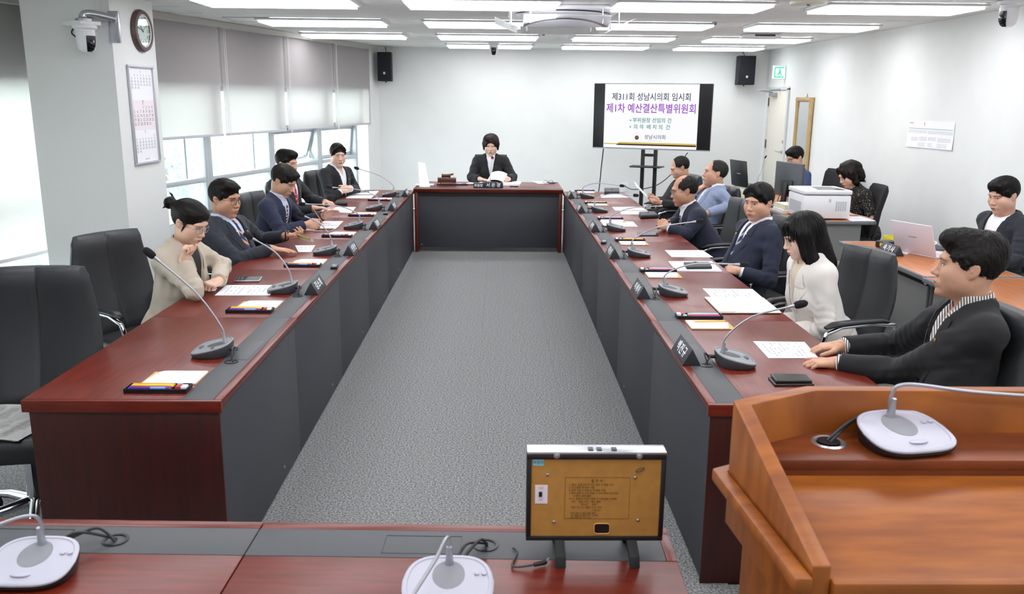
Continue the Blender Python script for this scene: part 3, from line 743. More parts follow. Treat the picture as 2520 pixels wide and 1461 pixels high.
phone(z7((660, 770), (655, 744), (815, 742), (840, 768)), 'phone in front of the folded hands of the balding man')
phone(zr((895, 1435), (845, 1378), (1130, 1385), (1180, 1432)), 'lower of two stacked phones beside the nearest right microphone')
phone(zr((905, 1408), (862, 1352), (1125, 1362), (1165, 1408)), 'upper of two stacked phones beside the nearest right microphone', z=H + .0102)
o, L, th = slab('glasses_case', z3((1655, 597), (1660, 570), (1750, 570), (1748, 595)), H, .03, M_diary, 'black case on the desk before the man with the red tie', 'case', .01)
o, L, th = slab('wallet_case', z7((376, 412), (372, 380), (500, 380), (500, 412)), H, .035, M_diary, 'dark brown-black case near the far end of the right row', 'case', .008)
MB().cb((0, 0, .036), (.02, .01, .006)).build('clasp', M_black, o)
o, L, th = slab('pouch', z7((685, 622), (668, 588), (800, 585), (838, 615)), H, .035, M_diary, 'black pouch with a snap before the man in light blue', 'pouch', .012)
MB().cb((0, .01, .037), (.016, .012, .004)).build('snap', M_black, o)
o, L, th = slab('open_notebook', z3((1770, 506), (1825, 482), (2010, 481), (1985, 507)), H, .008, M_paper, 'open notebook beside the man in black, pen lying on it', 'notebook', .002)
pn = thing('pen', 'black pen on the open notebook by the window corner', 'pen', Vector(o.location) + Vector((-.03, .02, .0125)), .1); MB().tube([(-.07, 0, 0), (.07, 0, 0)], .0045, 8).build('barrel', M_black, pn, smooth=1); MB().box(.02, .065, -.0015, .0015, .004, .007).build('clip', M_black, pn)
o, L, th = slab('mobile_phone', z3((1850, 476), (1862, 469), (1978, 470), (1970, 478)), H, .008, M_glass, 'dark phone at the far end of the left row', 'phone', .002, 'mobile phones on the desks')
def recorder(pxc, z, label, rz):
    c = atz(*pxc, z); o = thing('voice_recorder', label, 'recorder', (c.x, c.y, z + .0006), rz, 'small black voice recorders')
    MB().box(-.02, .02, -.052, .052, 0, .016).build('body', M_black, o, bevel=.003); MB().box(-.015, .015, 0, .04, .016, .0166).build('display', mat('recorder_display', '#7f8690', .2), o)
    MB().lathe([(.009, .016), (.009, .0175)], 14, (0, -.022, 0)).build('key', M_silver, o)
recorder((823, 659), H, 'voice recorder between the first two name plates on the left', 0.1)
recorder((949, 527), H, 'voice recorder beside the fourth name plate on the left', 0.1)
recorder((1486, 598), H, 'voice recorder on the right row behind a name plate', -.2)
# newspaper on the empty chair
npo = thing('newspaper', 'folded grey newspaper on the seat of the empty chair', 'newspaper', (-2.0, 3.28, .4905), -.15)
m = MB()
for q in range(3):
    w_ = .20 - q * .012; m.grid([[(w_ * u, .17 * v, .004 * q + .004 + .006 * math.sin(3 * u + q) * (.3 + abs(u))) for u in np.linspace(-1, 1, 9)] for v in np.linspace(-1, 1, 7)])
m.build('pages', mat('newsprint', '#b9b9b6', .9, noise=.25, nscale=60, stretch=(1, 6, 1)), npo, smooth=1)
m = MB(); rg = random.Random(3)
for q in range(5):
    for r in range(22): m.box(-.18 + q * .07, -.18 + q * .07 + .055 * rg.uniform(.6, 1), -.15 + r * .013, -.15 + r * .013 + .005, .0235, .0238)
tag(m.build('print', mat('news_ink', '#8a8a88', .9), npo), kind='stuff')
# ------------------------------------------------------------------ head desk things
def HP(x, y): return atz(x, y, HZ)
c = HP(1099, 456); gb = thing('gavel_block', 'brown wooden gavel stand on brass feet, on the head desk', 'gavel stand', (c.x, c.y + .08, HZ + .0005), .05)
M_gav = mat('gavel_wood', '#5c2a17', .35, noise=1, nscale=12, col2='#46190c', stretch=(1, 5, 5), coat=.2); M_brass = mat('brass', '#b98b4a', .3, metal=.9)
MB().box(-.125, .125, -.075, .075, 0, .012).build('base_plate', M_black, gb, bevel=.004)
for s in (-1, 1):
    for t in (-1, 1): MB().lathe([(.010, .012), (.014, .02), (.010, .030)], 12, (s*.085, t*.055, 0)).build('foot', M_brass, gb, smooth=1)
MB().box(-.112, .112, -.07, .07, .030, .085).build('block', M_gav, gb, bevel=.003)
gv = thing('gavel', 'brown wooden gavel lying on its stand', 'gavel', (c.x - .01, c.y + .07, HZ + .0865), .08)
MB().tube([(-.055, 0, .024), (-.052, 0, .024), (-.035, 0, .024), (-.03, 0, .024), (.03, 0, .024), (.035, 0, .024), (.052, 0, .024), (.055, 0, .024)], [.018, .023, .023, .020, .020, .023, .023, .018], 18).build('head', M_gav, gv, smooth=.6)
MB().tube([(.02, .0, .024), (.06, .03, .034), (.085, .045, .040)], [.009, .011, .013], 10).build('handle', M_gav, gv, smooth=1)
def head_sheet(px, label, ink=False, th=.0007, z=HZ): return sheet(px, label, z=z, th=th, ink=ink, rows=4)
c = aty(1167, 455, 10.13)
def flat_plate(x0, x1, y, h, txt, size, label, arch=False):
    o = thing('name_plate', label, 'name plate', ((x0 + x1) / 2, y, HZ + .0005), 0, 'name plates of the head desk'); w_ = (x1 - x0) / 2
    poly = [(-w_, 0), (w_, 0), (w_, h * .93)] + ([(w_ * .35, h * .95), (w_ * .25, h * 1.08), (-w_ * .85, h * 1.08), (-w_, h * .9)] if arch else [(w_, h * .93), (-w_, h * .93)])
    MB().prism(poly if arch else [(-w_, 0), (w_, 0), (w_, h), (-w_, h)], 0, .02, 'y').build('block', M_plate, o, bevel=.0015)
    text(txt, size, M_text_w, o, frame((0, -.0006, h * .48), (1, 0, 0), (0, 0, 1)), off=.0004, sp=1.1 if not arch else 1.5)
xa, xb, xc = aty(1165, 455, 10.13).x, aty(1190, 455, 10.13).x, aty(1238, 455, 10.13).x
flat_plate(xa, xb - .001, 10.13, .056, '위원장', .036, 'small name plate with a title, left half of the pair on the head desk')
flat_plate(xb, xc, 10.13, .064, '서은경', .052, 'larger arched name plate beside the small title plate', True)
# papers and document stand of the chairwoman
head_sheet([(1200, 452), (1196, 447), (1160, 447), (1145, 452)], 'loose sheets by the right hand of the chairwoman')
head_sheet([(1278, 457), (1283, 450), (1236, 449), (1237, 457)], 'stack of papers right of the head desk name plate', th=.02)
head_sheet([(1325, 452), (1350, 452), (1340, 446), (1308, 446)], 'single sheet at the right of the head desk')
pen_tray((HP(1128, 456).x, HP(1128, 456).y + .03, HZ + .0006), .1, 'pen tray between the gavel stand and the title plate')
ds = thing('document_stand', 'white acrylic document stand leaning at the left of the head desk', 'document stand', (HP(1045, 457).x, HP(1045, 457).y + .06, HZ + .0005), 0)
M_acr = mat('white_acrylic', '#fafcff', .25)
t0, t1 = aty(1032, 457, 10.2), aty(1058, 457, 10.2); u0, u1 = aty(1029, 398, 10.34), aty(1046, 402, 10.34); q0 = ds.location
MB().hexa([Vector((t0.x, 10.2, HZ + .001)) - q0, Vector((t1.x, 10.2, HZ + .001)) - q0, Vector((t1.x, 10.21, HZ + .001)) - q0, Vector((t0.x, 10.21, HZ + .001)) - q0, u0 - q0, u1 - q0, u1 - q0 + Vector((0, .01, 0)), u0 - q0 + Vector((0, .01, 0))]).build('board', M_acr, ds)
MB().box(-.12, .10, -.02, .16, 0, .005).build('foot', M_acr, ds)
g0 = HP(1350, 453)
eg = thing('spectacles', 'folded spectacles with a cord at the right of the head desk', 'spectacles', (g0.x, g0.y + .05, HZ + .001), .2)
m = MB()
for s in (-1, 1):
    m.tube([(s*.034 + .026 * math.cos(a), 0, .022 + .02 * math.sin(a)) for a in np.linspace(0, 2*PI, 17)], .0022, 6)
m.tube([(-.01, 0, .026), (.01, 0, .026)], .002, 6); m.build('rims', M_black, eg, smooth=1)
MB().tube([(-.06, 0, .026), (-.055, .06, .01), (.05, .065, .006)], .002, 6).tube([(.06, 0, .026), (.055, .055, .012), (-.05, .06, .008)], .002, 6).build('temples', M_black, eg, smooth=1)
MB().tube(bez([(.0, .06, .004), (.05, .0, .003), (.10, .04, .003), (.06, .1, .003), (.14, .08, .004)]), .003, 6).build('cord', M_black, eg, smooth=1)
c = HP(1265, 460); MB_ = thing('pen_case', 'slim black case at the front edge of the head desk', 'case', (c.x, c.y + .02, HZ + .0005)); MB().box(-.05, .05, -.02, .02, 0, .012).build('body', M_black, MB_, bevel=.004); MB().box(-.02, .02, -.021, -.02, .004, .007).build('zip', M_dgrey, MB_)
# ================================================================== walls: screen, speakers, cameras, door ...
def glow(n, c, e=.9):
    if n in MATS: return MATS[n]
    m = mat(n, '#060606', .35); b_ = m.node_tree.nodes['Principled BSDF']; b_.inputs['Emission Color'].default_value = (*lin(c), 1); b_.inputs['Emission Strength'].default_value = e; return m
M_screen = glow('screen_white', '#fdfdff', 1.05); M_bezel = mat('screen_black', '#0c0d12', .18, spec=.6); M_frame = mat('tv_frame', '#3a3c42', .35, metal=.5)
tvL, tvR = Vector((1.383, 12.75, 0)), Vector((2.955, 12.10, 0)); tdir = (tvR - tvL).normalized(); TW = (tvR - tvL).length; ang = math.atan2(tdir.y, tdir.x)
ctr = (tvL + tvR) / 2; tzt, tzb = 2.005, 1.082
tv = thing('television', 'large flat television showing the white meeting title slide', 'television', (ctr.x, ctr.y, 0), ang)
hw = TW / 2
MB().box(-hw, hw, 0, .05, tzb, tzt).build('back_case', M_frame, tv, bevel=.006)
MB().box(-hw + .006, hw - .006, -.004, 0, tzb + .016, tzt - .006).build('panel', M_bezel, tv)
MB().box(-hw, hw, -.006, 0, tzb, tzb + .014).build('lower_bezel', M_silver, tv)
sx0, sx1 = -hw + .165, hw - .185; sz0, sz1 = tzb + .018, tzt - .008
sc_ = MB().box(sx0, sx1, -.006, -.004, sz0, sz1).build('slide', M_screen, tv)
def TF(u, v, dy=.0068): return frame((sx0 + (sx1 - sx0) * u, -dy, sz1 - (sz1 - sz0) * v), (1, 0, 0), (0, 0, 1))
C_nv, C_pu, C_te, C_gr = glow('slide_navy', '#1a2050', .9), glow('slide_purple', '#a040d2', .9), glow('slide_teal', '#4f9a9c', .9), glow('slide_green', '#2cb58a', .9)
sw = sx1 - sx0
text('제311회 성남시의회 임시회', .118, C_nv, tv, TF(.5, .205), sx=.86, off=.0012); text('제1차 예산결산특별위원회', .142, C_pu, tv, TF(.5, .385), sx=.84, off=.002)
text('부위원장 선임의 건', .075, C_te, tv, TF(.52, .565), sx=.95, off=.0012); text('의 석  배 치 의  건', .075, C_te, tv, TF(.52, .668), sx=.95, off=.0012)
for v_ in (.565, .668): MB().box(sx0 + sw * .29 - .010, sx0 + sw * .29 + .010, -.0070, -.006, sz1 - (sz1 - sz0) * v_ - .010, sz1 - (sz1 - sz0) * v_ + .010).build('bullet', C_gr, tv)
text('성남시의회', .068, glow('slide_grey', '#6c7098', .9), tv, TF(.56, .825), off=.001); text('Seongnam City Council', .022, glow('slide_pale', '#b9bcd6', .9), tv, TF(.56, .878))
# emblem of the slide: a pale five-petalled ring around a dark disc
cx_, cz_ = sx0 + sw * .365, sz1 - (sz1 - sz0) * .835
m = MB(); pts = [(cx_ + (.062 + .012 * math.cos(5*a)) * math.sin(a), cz_ + (.062 + .012 * math.cos(5*a)) * math.cos(a)) for a in np.linspace(0, 2*PI, 41)]
m.tube([(x, -.007, z) for x, z in pts], .0016, 5); m.build('emblem_petals', glow('slide_petal', '#d9d9ea'), tv)
m = MB(); m.cyl((cx_, -.0062, cz_), (cx_, -.0072, cz_), .030, n=24); m.build('emblem_disc', glow('slide_maroon', '#5a2018', .6), tv)
text('의회', .026, glow('slide_gold', '#e0b060'), tv, frame((cx_, -.0076, cz_), (1, 0, 0), (0, 0, 1)))
zy = sz1 - (sz1 - sz0) * .935
MB().box(sx0 + .004, sx0 + sw * .16, -.0068, -.006, zy - .012, zy + .004).build('slide_band', glow('slide_yellow', '#e2cc5a'), tv)
MB().prism([(sx0 + sw * .155, zy), (sx1 - .006, zy), (sx1 - .006, zy + .022), (sx0 + sw * .175, zy + .022)], -.0068, -.006, 'y').build('slide_band', MATS['slide_yellow'], tv)
MB().prism([(sx0 + sw * .14, zy - .022), (sx1 - .006, zy - .022), (sx1 - .006, zy), (sx0 + sw * .155, zy)], -.0068, -.006, 'y').build('slide_band', glow('slide_brown', '#4e1420', .7), tv)
st = thing('tv_stand', 'black two-post rolling stand under the television', 'tv stand', (ctr.x, ctr.y, 0), ang)
for s in (-.11, .075): MB().box(s - .026, s + .026, .052, .10, .10, 1.40).build('post', M_black, st, bevel=.006)
MB().box(-.11, .075, .055, .095, .98, 1.02).build('crossbar', M_black, st); MB().box(-.30, .20, .052, .12, 1.30, 1.40).build('bracket', M_black, st)
MB().prism([(-.24, -.20), (.20, -.20), (.22, .05), (-.26, .05)], .835, .855).build('shelf', M_black, st, bevel=.008)
for s in (-.34, .30): MB().box(s - .03, s + .03, -.35, .38, .055, .10).build('foot', M_black, st, bevel=.01)
MB().box(-.34, .30, .03, .12, .06, .10).build('foot_bar', M_black, st, bevel=.008)
for s in (-.34, .30):
    for t in (-.31, .34): MB().cyl((s - .015, t, .028), (s + .015, t, .028), .028, n=12).build('caster', M_black, st, smooth=.6)
def cable(pts, r, label, m=None):
    P = bez(pts, 8); c = P[0].copy(); o = MB().tube([p - c for p in P], r, 6).build('power_cable', m or M_cable, None, smooth=1, loc=c)
    return tag(o, label, 'cable', 'cables along the back wall')
cable([aty(1485, 366, 12.7), aty(1480, 410, 12.9), aty(1476, 450, 13.3), aty(1472, 480, 13.6)], .008, 'black cable hanging from the left corner of the television')
cable([aty(1692, 376, 12.2), aty(1650, 430, 12.9), aty(1610, 458, 13.3), aty(1560, 466, 13.8), aty(1538, 458, 14.05)], .007, 'black cable looping from the television to the wall socket')
ou = aty(1538, 463, 14.08); so = thing('wall_socket', 'white double wall socket low on the back wall', 'socket', (ou.x, YB - .001, ou.z))
MB().box(-.055, .055, -.010, 0, -.12, .09).build('plate', M_white, so, bevel=.004)
for z in (-.065, .035): MB().cyl((0, -.0105, z), (0, -.014, z), .026, n=18).build('outlet', mat('socket_grey', '#dcdcd8', .5), so, smooth=.6); 
# speakers
M_spk = mat('speaker_black', '#1d1f28', .65, bump=.3, bscale=900)
def speaker(px0, px1, label, tilt):
    a, b = aty(*px0, 13.86), aty(*px1, 13.86); c = (a + b) / 2; o = thing('wall_speaker', label, 'speaker', (c.x, 13.92, c.z), tilt, 'black loudspeakers on the back wall')
    W_, H_ = abs(b.x - a.x) / 2, abs(a.z - b.z) / 2
    MB().prism([(-W_, -.12), (W_, -.12), (W_ * .75, .10), (-W_ * .75, .10)], -H_, H_).build('cabinet', M_spk, o, bevel=.01)
    MB().box(-W_ + .012, W_ - .012, -.126, -.12, -H_ + .015, H_ - .015).build('grille', mat('speaker_grille_black', '#191b24', .8, bump=.8, bscale=1200), o, bevel=.004)
    MB().box(-.016, .016, -.129, -.126, -H_ * .52, -H_ * .52 + .034).build('badge', mat('badge_pale', '#d8d8d8', .4), o)
    MB().tube(bez([(0, .02, H_), (-.01, .06, H_ + .05), (-.03, .10, CEIL - c.z - .004)], 5), .006, 6).build('lead', M_cable, o)
    MB().box(-.03, .03, .08, .158, -.05, .05).build('bracket', M_black, o); MB().cyl((0, -.02, -H_), (0, -.02, -H_ - .02), .012, n=8).build('knob', M_black, o)
speaker((930, 128), (967, 200), 'black speaker in the corner by the windows', -.1); speaker((1815, 137), (1853, 209), 'black speaker to the right of the television', .12)
# cameras
def dome_cam(o, k=1.):
    """ptz camera hanging from local origin (its plate), looking along local +x"""
    MB().lathe([(.060*k, -.045*k), (.062*k, -.03*k), (.078*k, -.02*k), (.078*k, 0), (.05*k, .004)], 24).build('mount_ring', M_white, o, smooth=.6)
    hd = MB().lathe([(.008*k, -.176*k), (.034*k, -.172*k), (.052*k, -.155*k), (.060*k, -.12*k), (.062*k, -.07*k), (.064*k, -.046*k)], 28).build('camera_body', M_white, o, smooth=.8)
    vs = MB(); n = 9; pr = [(.030, -.174), (.048, -.160), (.0595, -.135), (.0635, -.11), (.0645, -.07)]
    vs.grid([[((r*k + .002) * math.cos(a), (r*k + .002) * math.sin(a), z*k) for a in np.linspace(-.55, .55, n)] for r, z in pr]); vs.build('lens_window', M_bezel, hd, smooth=1)
    MB().lathe([(.015*k, 0), (.017*k, .010*k), (.010*k, .012*k)], 16).at(Matrix()).build('lens', mat('lens_glass', '#27303c', .08, spec=.8), hd, smooth=.6).matrix_local = Matrix.Translation((.060*k, 0, -.115*k)) @ Matrix.Rotation(PI/2, 4, 'Y')
pc = aty(208, 62, 6.83); c1_ = thing('ptz_camera', 'white dome camera bracketed to the pillar above the viewer', 'camera', pc, -.55)
dome_cam(c1_, 1.12)
MB().box(-.16, .08, -.085, .085, .0, .028).build('camera_platform', M_white, c1_, bevel=.006)
ar = MB(); R_ = Matrix.Rotation(.55, 3, 'Z')
pts_ = [Vector((0, 0, .03)), Vector((0, 0, .075)), R_ @ Vector((.05, .03, .085)), R_ @ Vector((.17, .14, .06))]
MB().lathe([(.06, .028), (.062, .045), (.03, .06)], 20).build('swivel', M_silver, c1_, smooth=.6); ar.tube(bez([p for p in pts_], 6), [.030] * 19, 10).build('arm', M_silver, c1_, smooth=1)
pb = MB().at(Matrix.Rotation(.55, 4, 'Z')); pb.box(.115, .20, .142, .172, -.12, .12); pb.build('wall_plate', M_silver, c1_, bevel=.008)
MB().tube(bez([(-.15, .02, .0), (-.17, .0, -.05), (-.10, .0, -.09), (-.05, 0, -.10)], 6), .006, 6).build('cable', M_cable, c1_, smooth=1)
cdq = thing('cable_duct', 'white cable duct running down the pillar to the camera', 'cable duct', (-3.10, 6.985, 2.28)); MB().box(-.02, .02, 0, .0145, 0, .27).build('duct', M_pillar, cdq, bevel=.003); MB().box(-.022, .022, -.002, 0, -.004, .004).build('duct_end', M_pillar, cdq)
p = atz(1215, 104, CEIL); c2_ = thing('ptz_camera', 'small white ceiling camera before the back wall', 'camera', (p.x, p.y, CEIL - .001), -PI/2); dome_cam(c2_, 1.0); MB().box(-.06, .06, -.07, .07, -.004, -.0005).build('camera_platform', M_white, c2_)
p = atz(2487, 2, CEIL); c3_ = thing('ptz_camera', 'white ceiling camera cut off at the top right corner', 'camera', (p.x, p.y, CEIL - .001), PI + .3); dome_cam(c3_, 1.1); MB().box(-.07, .07, -.075, .075, -.004, -.0005).build('camera_platform', M_white, c3_)
# clock and calendar on the pillar's inner face
pd = (Vector((-2.978, 7.756, 0)) - Vector((-3.018, 7.0, 0))).normalized(); pn_ = Vector((pd.y, -pd.x, 0))
def onpillar(px, py):
    A0 = Vector((-3.018, 7.0, 0)); d = ray(px, py); t = (A0.x * pn_.x + A0.y * pn_.y) / (d.x * pn_.x + d.y * pn_.y); return Vector((0, 0, CAM_H)) + d * t
def PM(c): return frame(c, pd, (0, 0, 1))          # x along the face, y up, z out
c = onpillar(344, 76); ck = thing('wall_clock', 'round brown-rimmed wall clock on the pillar', 'clock', c); M_ = PM((0, 0, 0)).to_3x3().to_4x4()
R1 = .170
def lat(name, prof, m, par, n=40, cap=True): q = MB().at(M_); q.lathe(prof, n, cap=cap); return q.build(name, m, par, smooth=.5)
lat('rim', [(R1 * .72, .001), (R1, .001), (R1 * 1.01, .02), (R1 * .95, .042), (R1 * .80, .046), (R1 * .78, .034), (R1 * .72, .03)], mat('clock_rim', '#5a4543', .4), ck, cap=False)
lat('inner_ring', [(R1 * .70, .028), (R1 * .79, .030), (R1 * .78, .040), (R1 * .70, .034)], mat('clock_ring', '#c9c6bd', .4), ck, cap=False)
fc = lat('dial', [(.001, .0235), (R1 * .71, .0235), (R1 * .71, .02), (.001, .02)], mat('clock_dial', '#e9e9e2', .5), ck)
for q in range(12):
    a = PI/2 - 2*PI*q/12; text(str(q or 12), .040, M_inkd, ck, M_ @ Matrix.Translation((math.cos(a) * R1 * .55, math.sin(a) * R1 * .55, .0238)), name='numeral', ext=.0002)
def handm(L, w_, deg): a = math.radians(90 - deg); q = MB().at(M_ @ Matrix.Rotation(a, 4, 'Z')); q.box(-.015, L, -w_, w_, .026, .0275); return q
handm(R1 * .40, .0035, 315).build('hour_hand', M_black, ck); handm(R1 * .58, .0025, 285).build('minute_hand', M_black, ck); handm(R1 * .6, .0008, 55).build('second_hand', M_black, ck)
lat('cover_glass', [(.001, .0345), (R1 * .71, .0345), (R1 * .71, .0335), (.001, .0335)], GL, ck)
ca, cb_ = onpillar(309, 158), onpillar(372, 162); cz0, cz1 = onpillar(331, 408).z, ca.z
c = (ca + cb_) / 2; c.z = (cz0 + cz1) / 2; cal = thing('wall_calendar', 'silver-framed three-month wall calendar on the pillar', 'calendar', c); CW, CH = (cb_ - ca).length / 2, (cz1 - cz0) / 2
fr = MB().at(M_); t = .022
for a0, a1, b0, b1 in ((-CW, CW, CH - t, CH), (-CW, CW, -CH, -CH + t), (-CW, -CW + t, -CH + t, CH - t), (CW - t, CW, -CH + t, CH - t)): fr.box(a0, a1, b0, b1, .001, .022)
fr.build('frame', mat('calendar_frame', '#c3c3ca', .35, metal=.4), cal, bevel=.004)
MB().at(M_).box(-CW + t, CW - t, -CH + t, CH - t, .001, .006).build('paper', M_paper, cal); MB().at(M_).box(-CW + t + .004, CW - t - .004, -CH * .30, CH * .30, .006, .0066).build('month_sheet', mat('calendar_pinkish', '#f3e9ee', .8), cal)
M_calr = mat('calendar_red', '#c0485a', .8); M_calb = mat('calendar_blue', '#5a60a0', .8); M_calg = mat('calendar_pale_ink', '#b9b9c4', .8)
iw = 2 * (CW - t) * .90
def cal_t(s_, x, y, size, m, name='date'): text(s_, size, m, cal, M_ @ Matrix.Translation((x, y, .0068)), name=name, ext=.0001)
def month(first, days, top, dx, dy, size, col=None, special=True):
    for d in range(days):
        k = first + d; r, q = divmod(k, 7); cal_t(str(d + 1), -iw/2 + iw * (q + .5) / 7, top - r * dy, size, (M_calr if q == 0 and special else col or M_inkd))
cal_t('7', 0, CH * .245, .052, M_inkd, 'month_number'); month(3, 31, CH * .155, 0, CH * .083, .036)
cal_t('6', 0, CH * .87, .034, M_calg, 'month_number'); cal_t('8', 0, -CH * .335, .034, M_calg, 'month_number')
for nm_, f_, dd, tp in (('previous_month', 1, 30, .80), ('next_month', 6, 31, -.42)):
    q = MB().at(M_)
    for d in range(dd):
        k = f_ + d; r, cc = divmod(k, 7); x = -iw/2 + iw * (cc + .5) / 7; y = CH * (tp - r * .062)
        for e in (-1, 1) if d > 8 else (0,): q.box(x + e * .008 - .004, x + e * .008 + .004, y - .009, y + .009, .0066, .0069)
    tag(q.build(nm_, M_calg, cal), kind='stuff')
cal_t('성남시의회', 0, -CH * .90, .018, M_calg, 'footer')
# door, closer, exit sign, mirror, notice on the right wall
dr = bpy.data.objects.new('door_1', None); C.objects.link(dr); struct(dr)
dy0, dy1, dzt = 12.93, 13.86, 1.965; M_door = mat('door_cream', '#ece7da', .5); M_dfr = mat('door_frame', '#d9dcdc', .5)
MB().box(XR - .012, XR - .001, dy0 + .03, dy1 - .02, .01, dzt - .03).build('door_leaf', M_door, dr, bevel=.002)
f = MB(); f.box(XR - .03, XR - .001, dy0 - .03, dy0 + .025, 0, dzt); f.box(XR - .03, XR - .001, dy1 - .018, dy1 + .03, 0, dzt); f.box(XR - .03, XR - .001, dy0 - .03, dy1 + .03, dzt - .025, dzt + .025); f.build('door_frame', M_dfr, dr, bevel=.003)
for z in (.35, 1.05, 1.70): MB().cyl((XR - .022, dy1 - .03, z), (XR - .022, dy1 - .03, z + .13), .010, n=10).build('hinge', mat('hinge_dark', '#6d6459', .5, metal=.6), dr)
hh = MB(); hz_ = 1.03; hh.lathe([(.028, 0), (.028, .006), (.012, .010)], 18); hh_o = hh.build('handle_rose', M_silver, dr, smooth=.6); hh_o.matrix_local = Matrix.Translation((XR - .012, dy0 + .10, hz_)) @ Matrix.Rotation(-PI/2, 4, 'Y')
MB().tube(bez([(XR - .012, dy0 + .10, hz_), (XR - .06, dy0 + .10, hz_), (XR - .065, dy0 + .14, hz_), (XR - .065, dy0 + .25, hz_ + .004)], 5), .009, 8).build('handle_lever', M_silver, dr, smooth=1)
lk = MB().lathe([(.022, 0), (.022, .012), (.010, .016)], 16).build('lock', M_silver, dr, smooth=.6); lk.matrix_local = Matrix.Translation((XR - .012, dy0 + .09, hz_ + .15)) @ Matrix.Rotation(-PI/2, 4, 'Y')
cl = MB().box(XR - .07, XR - .013, dy1 - .42, dy1 - .16, dzt - .12, dzt - .06).build('door_closer', mat('closer_silver', '#a9abae', .4, metal=.5), dr, bevel=.006)
MB().tube([(XR - .045, dy1 - .28, dzt - .055), (XR - .30, dy1 - .36, dzt - .03), (XR - .02, dy1 - .60, dzt - .01)], .010, 6).build('closer_arm', MATS['closer_silver'], dr)
ex = atx(1918, 178, XR - .10); es = thing('exit_sign', 'small green lit exit sign above the door', 'exit sign', (XR - .10, ex.y, ex.z))
MB().box(-.095, .098, .0, .035, -.10, .10).build('housing', M_white, es, bevel=.006)
MB().box(-.090, .085, -.004, 0, -.09, .09).build('face', mat('exit_face', '#c9f5e6', .4, emit=1.0), es)
gx = mat('exit_green', '#1fb98c', .4, emit=.7); q = MB()
q.box(-.075, .07, -.0055, -.004, -.075, -.060); q.box(-.075, .07, -.0055, -.004, .060, .075); q.box(-.075, -.062, -.0055, -.004, -.06, .06); q.build('doorway_mark', gx, es)
q = MB(); q.cyl((.005, -.0042, .038), (.005, -.0055, .038), .012, n=12); q.prism([(-.012, .02), (.022, .022), (.018, -.01), (.045, -.045), (.032, -.05), (.006, -.016), (-.035, -.045), (-.042, -.034), (-.005, -.004)], -.0055, -.004, 'y'); q.build('running_figure', gx, es)
m0, m1 = atx(1966, 240, XR - .02), atx(2003, 240, XR - .02); mir = thing('wall_mirror', 'tall mirror in a pale wooden frame leaning on the right wall', 'mirror', (XR - .001, (m0.y + m1.y) / 2, .42)); mw_, mh = abs(m0.y - m1.y) / 2, m0.z - .42
M_bam = mat('bamboo_frame', '#c9a873', .5, noise=.2, nscale=14, stretch=(4, 4, .6)); f = MB()
for s in (-1, 1): MB().cyl((-.035, s * (mw_ - .03), .0), (-.035, s * (mw_ - .03), mh), .030, n=14).build('frame_side', M_bam, mir, smooth=.6)
for z in (.03, mh - .03): MB().cyl((-.035, -mw_, z), (-.035, mw_, z), .031, n=14).build('frame_rail', M_bam, mir, smooth=.6)
for s in (-1, 1): MB().cyl((-.035, s * (mw_ - .03), mh - .14), (-.035, s * (mw_ - .03), mh + .003), .034, n=14).build('corner_wrap', M_bam, mir, smooth=.6)
MB().box(-.04, -.03, -mw_ + .05, mw_ - .05, .05, mh - .05).build('glass', mat('mirror_glass', '#d3d6d8', .06, metal=1), mir)
MB().tube([(-.006, -.03, mh), (-.006, 0, mh + .05), (-.006, .03, mh)], .004, 6).build('hook', M_silver, mir)
n0, n1, n2, n3 = atx(2238, 295, XR), atx(2352, 300, XR), atx(2345, 370, XR), atx(2232, 360, XR); nc = (n0 + n1 + n2 + n3) / 4; po = thing('wall_notice', 'white sheet of printed tables taped to the right wall', 'notice', (XR - .002, nc.y, nc.z))
def NP(u, v, off=0): p_ = (n0.lerp(n1, u)).lerp(n3.lerp(n2, u), v) - nc; return (-.003 - off - .018 * max(v - .6, 0) * (.5 + abs(u - .5) * 1.6), p_.y, p_.z)
MB().grid([[NP(u, v) for u in np.linspace(0, 1, 13)] for v in np.linspace(0, 1, 9)]).build('sheet', M_paper, po, smooth=1)
def nbox(mm, u0, u1, v0, v1): mm.grid([[NP(u, v, .0006) for u in np.linspace(u0, u1, 4)] for v in np.linspace(v0, v1, 3)])
q = MB(); nbox(q, .03, .12, .08, .12); q.build('heading', mat('notice_pink', '#d8a0b4', .8), po); q = MB(); nbox(q, .36, .385, .08, .12); nbox(q, .36, .385, .145, .175); q.build('heading', mat('notice_red', '#c27088', .8), po)
q = MB(); nbox(q, .02, .98, .285, .31); q.build('heading_band', mat('notice_teal', '#9cc0c0', .8), po)
q = MB(); rg = random.Random(5)
for a, b_, v0, v1 in ((.02, .44, .35, .46), (.46, .98, .36, .48), (.10, .26, .62, .76), (.28, .45, .60, .74), (.48, .65, .60, .72), (.68, .95, .61, .76)):
    r = v0
    while r < v1:
        u = a
        while u < b_: 
            w_ = rg.uniform(.02, .05); nbox(q, u, min(u + w_, b_), r, r + .012); u += w_ + .008
        r += .026
for r in (.82, .86, .90, .94):
    for a, b_ in ((.26, .45), (.48, .62), (.68, .93)): nbox(q, a, b_ - rg.uniform(0, .06), r, r + .012)
tag(q.build('tables', mat('notice_grey', '#c6c6cc', .8), po), kind='stuff')
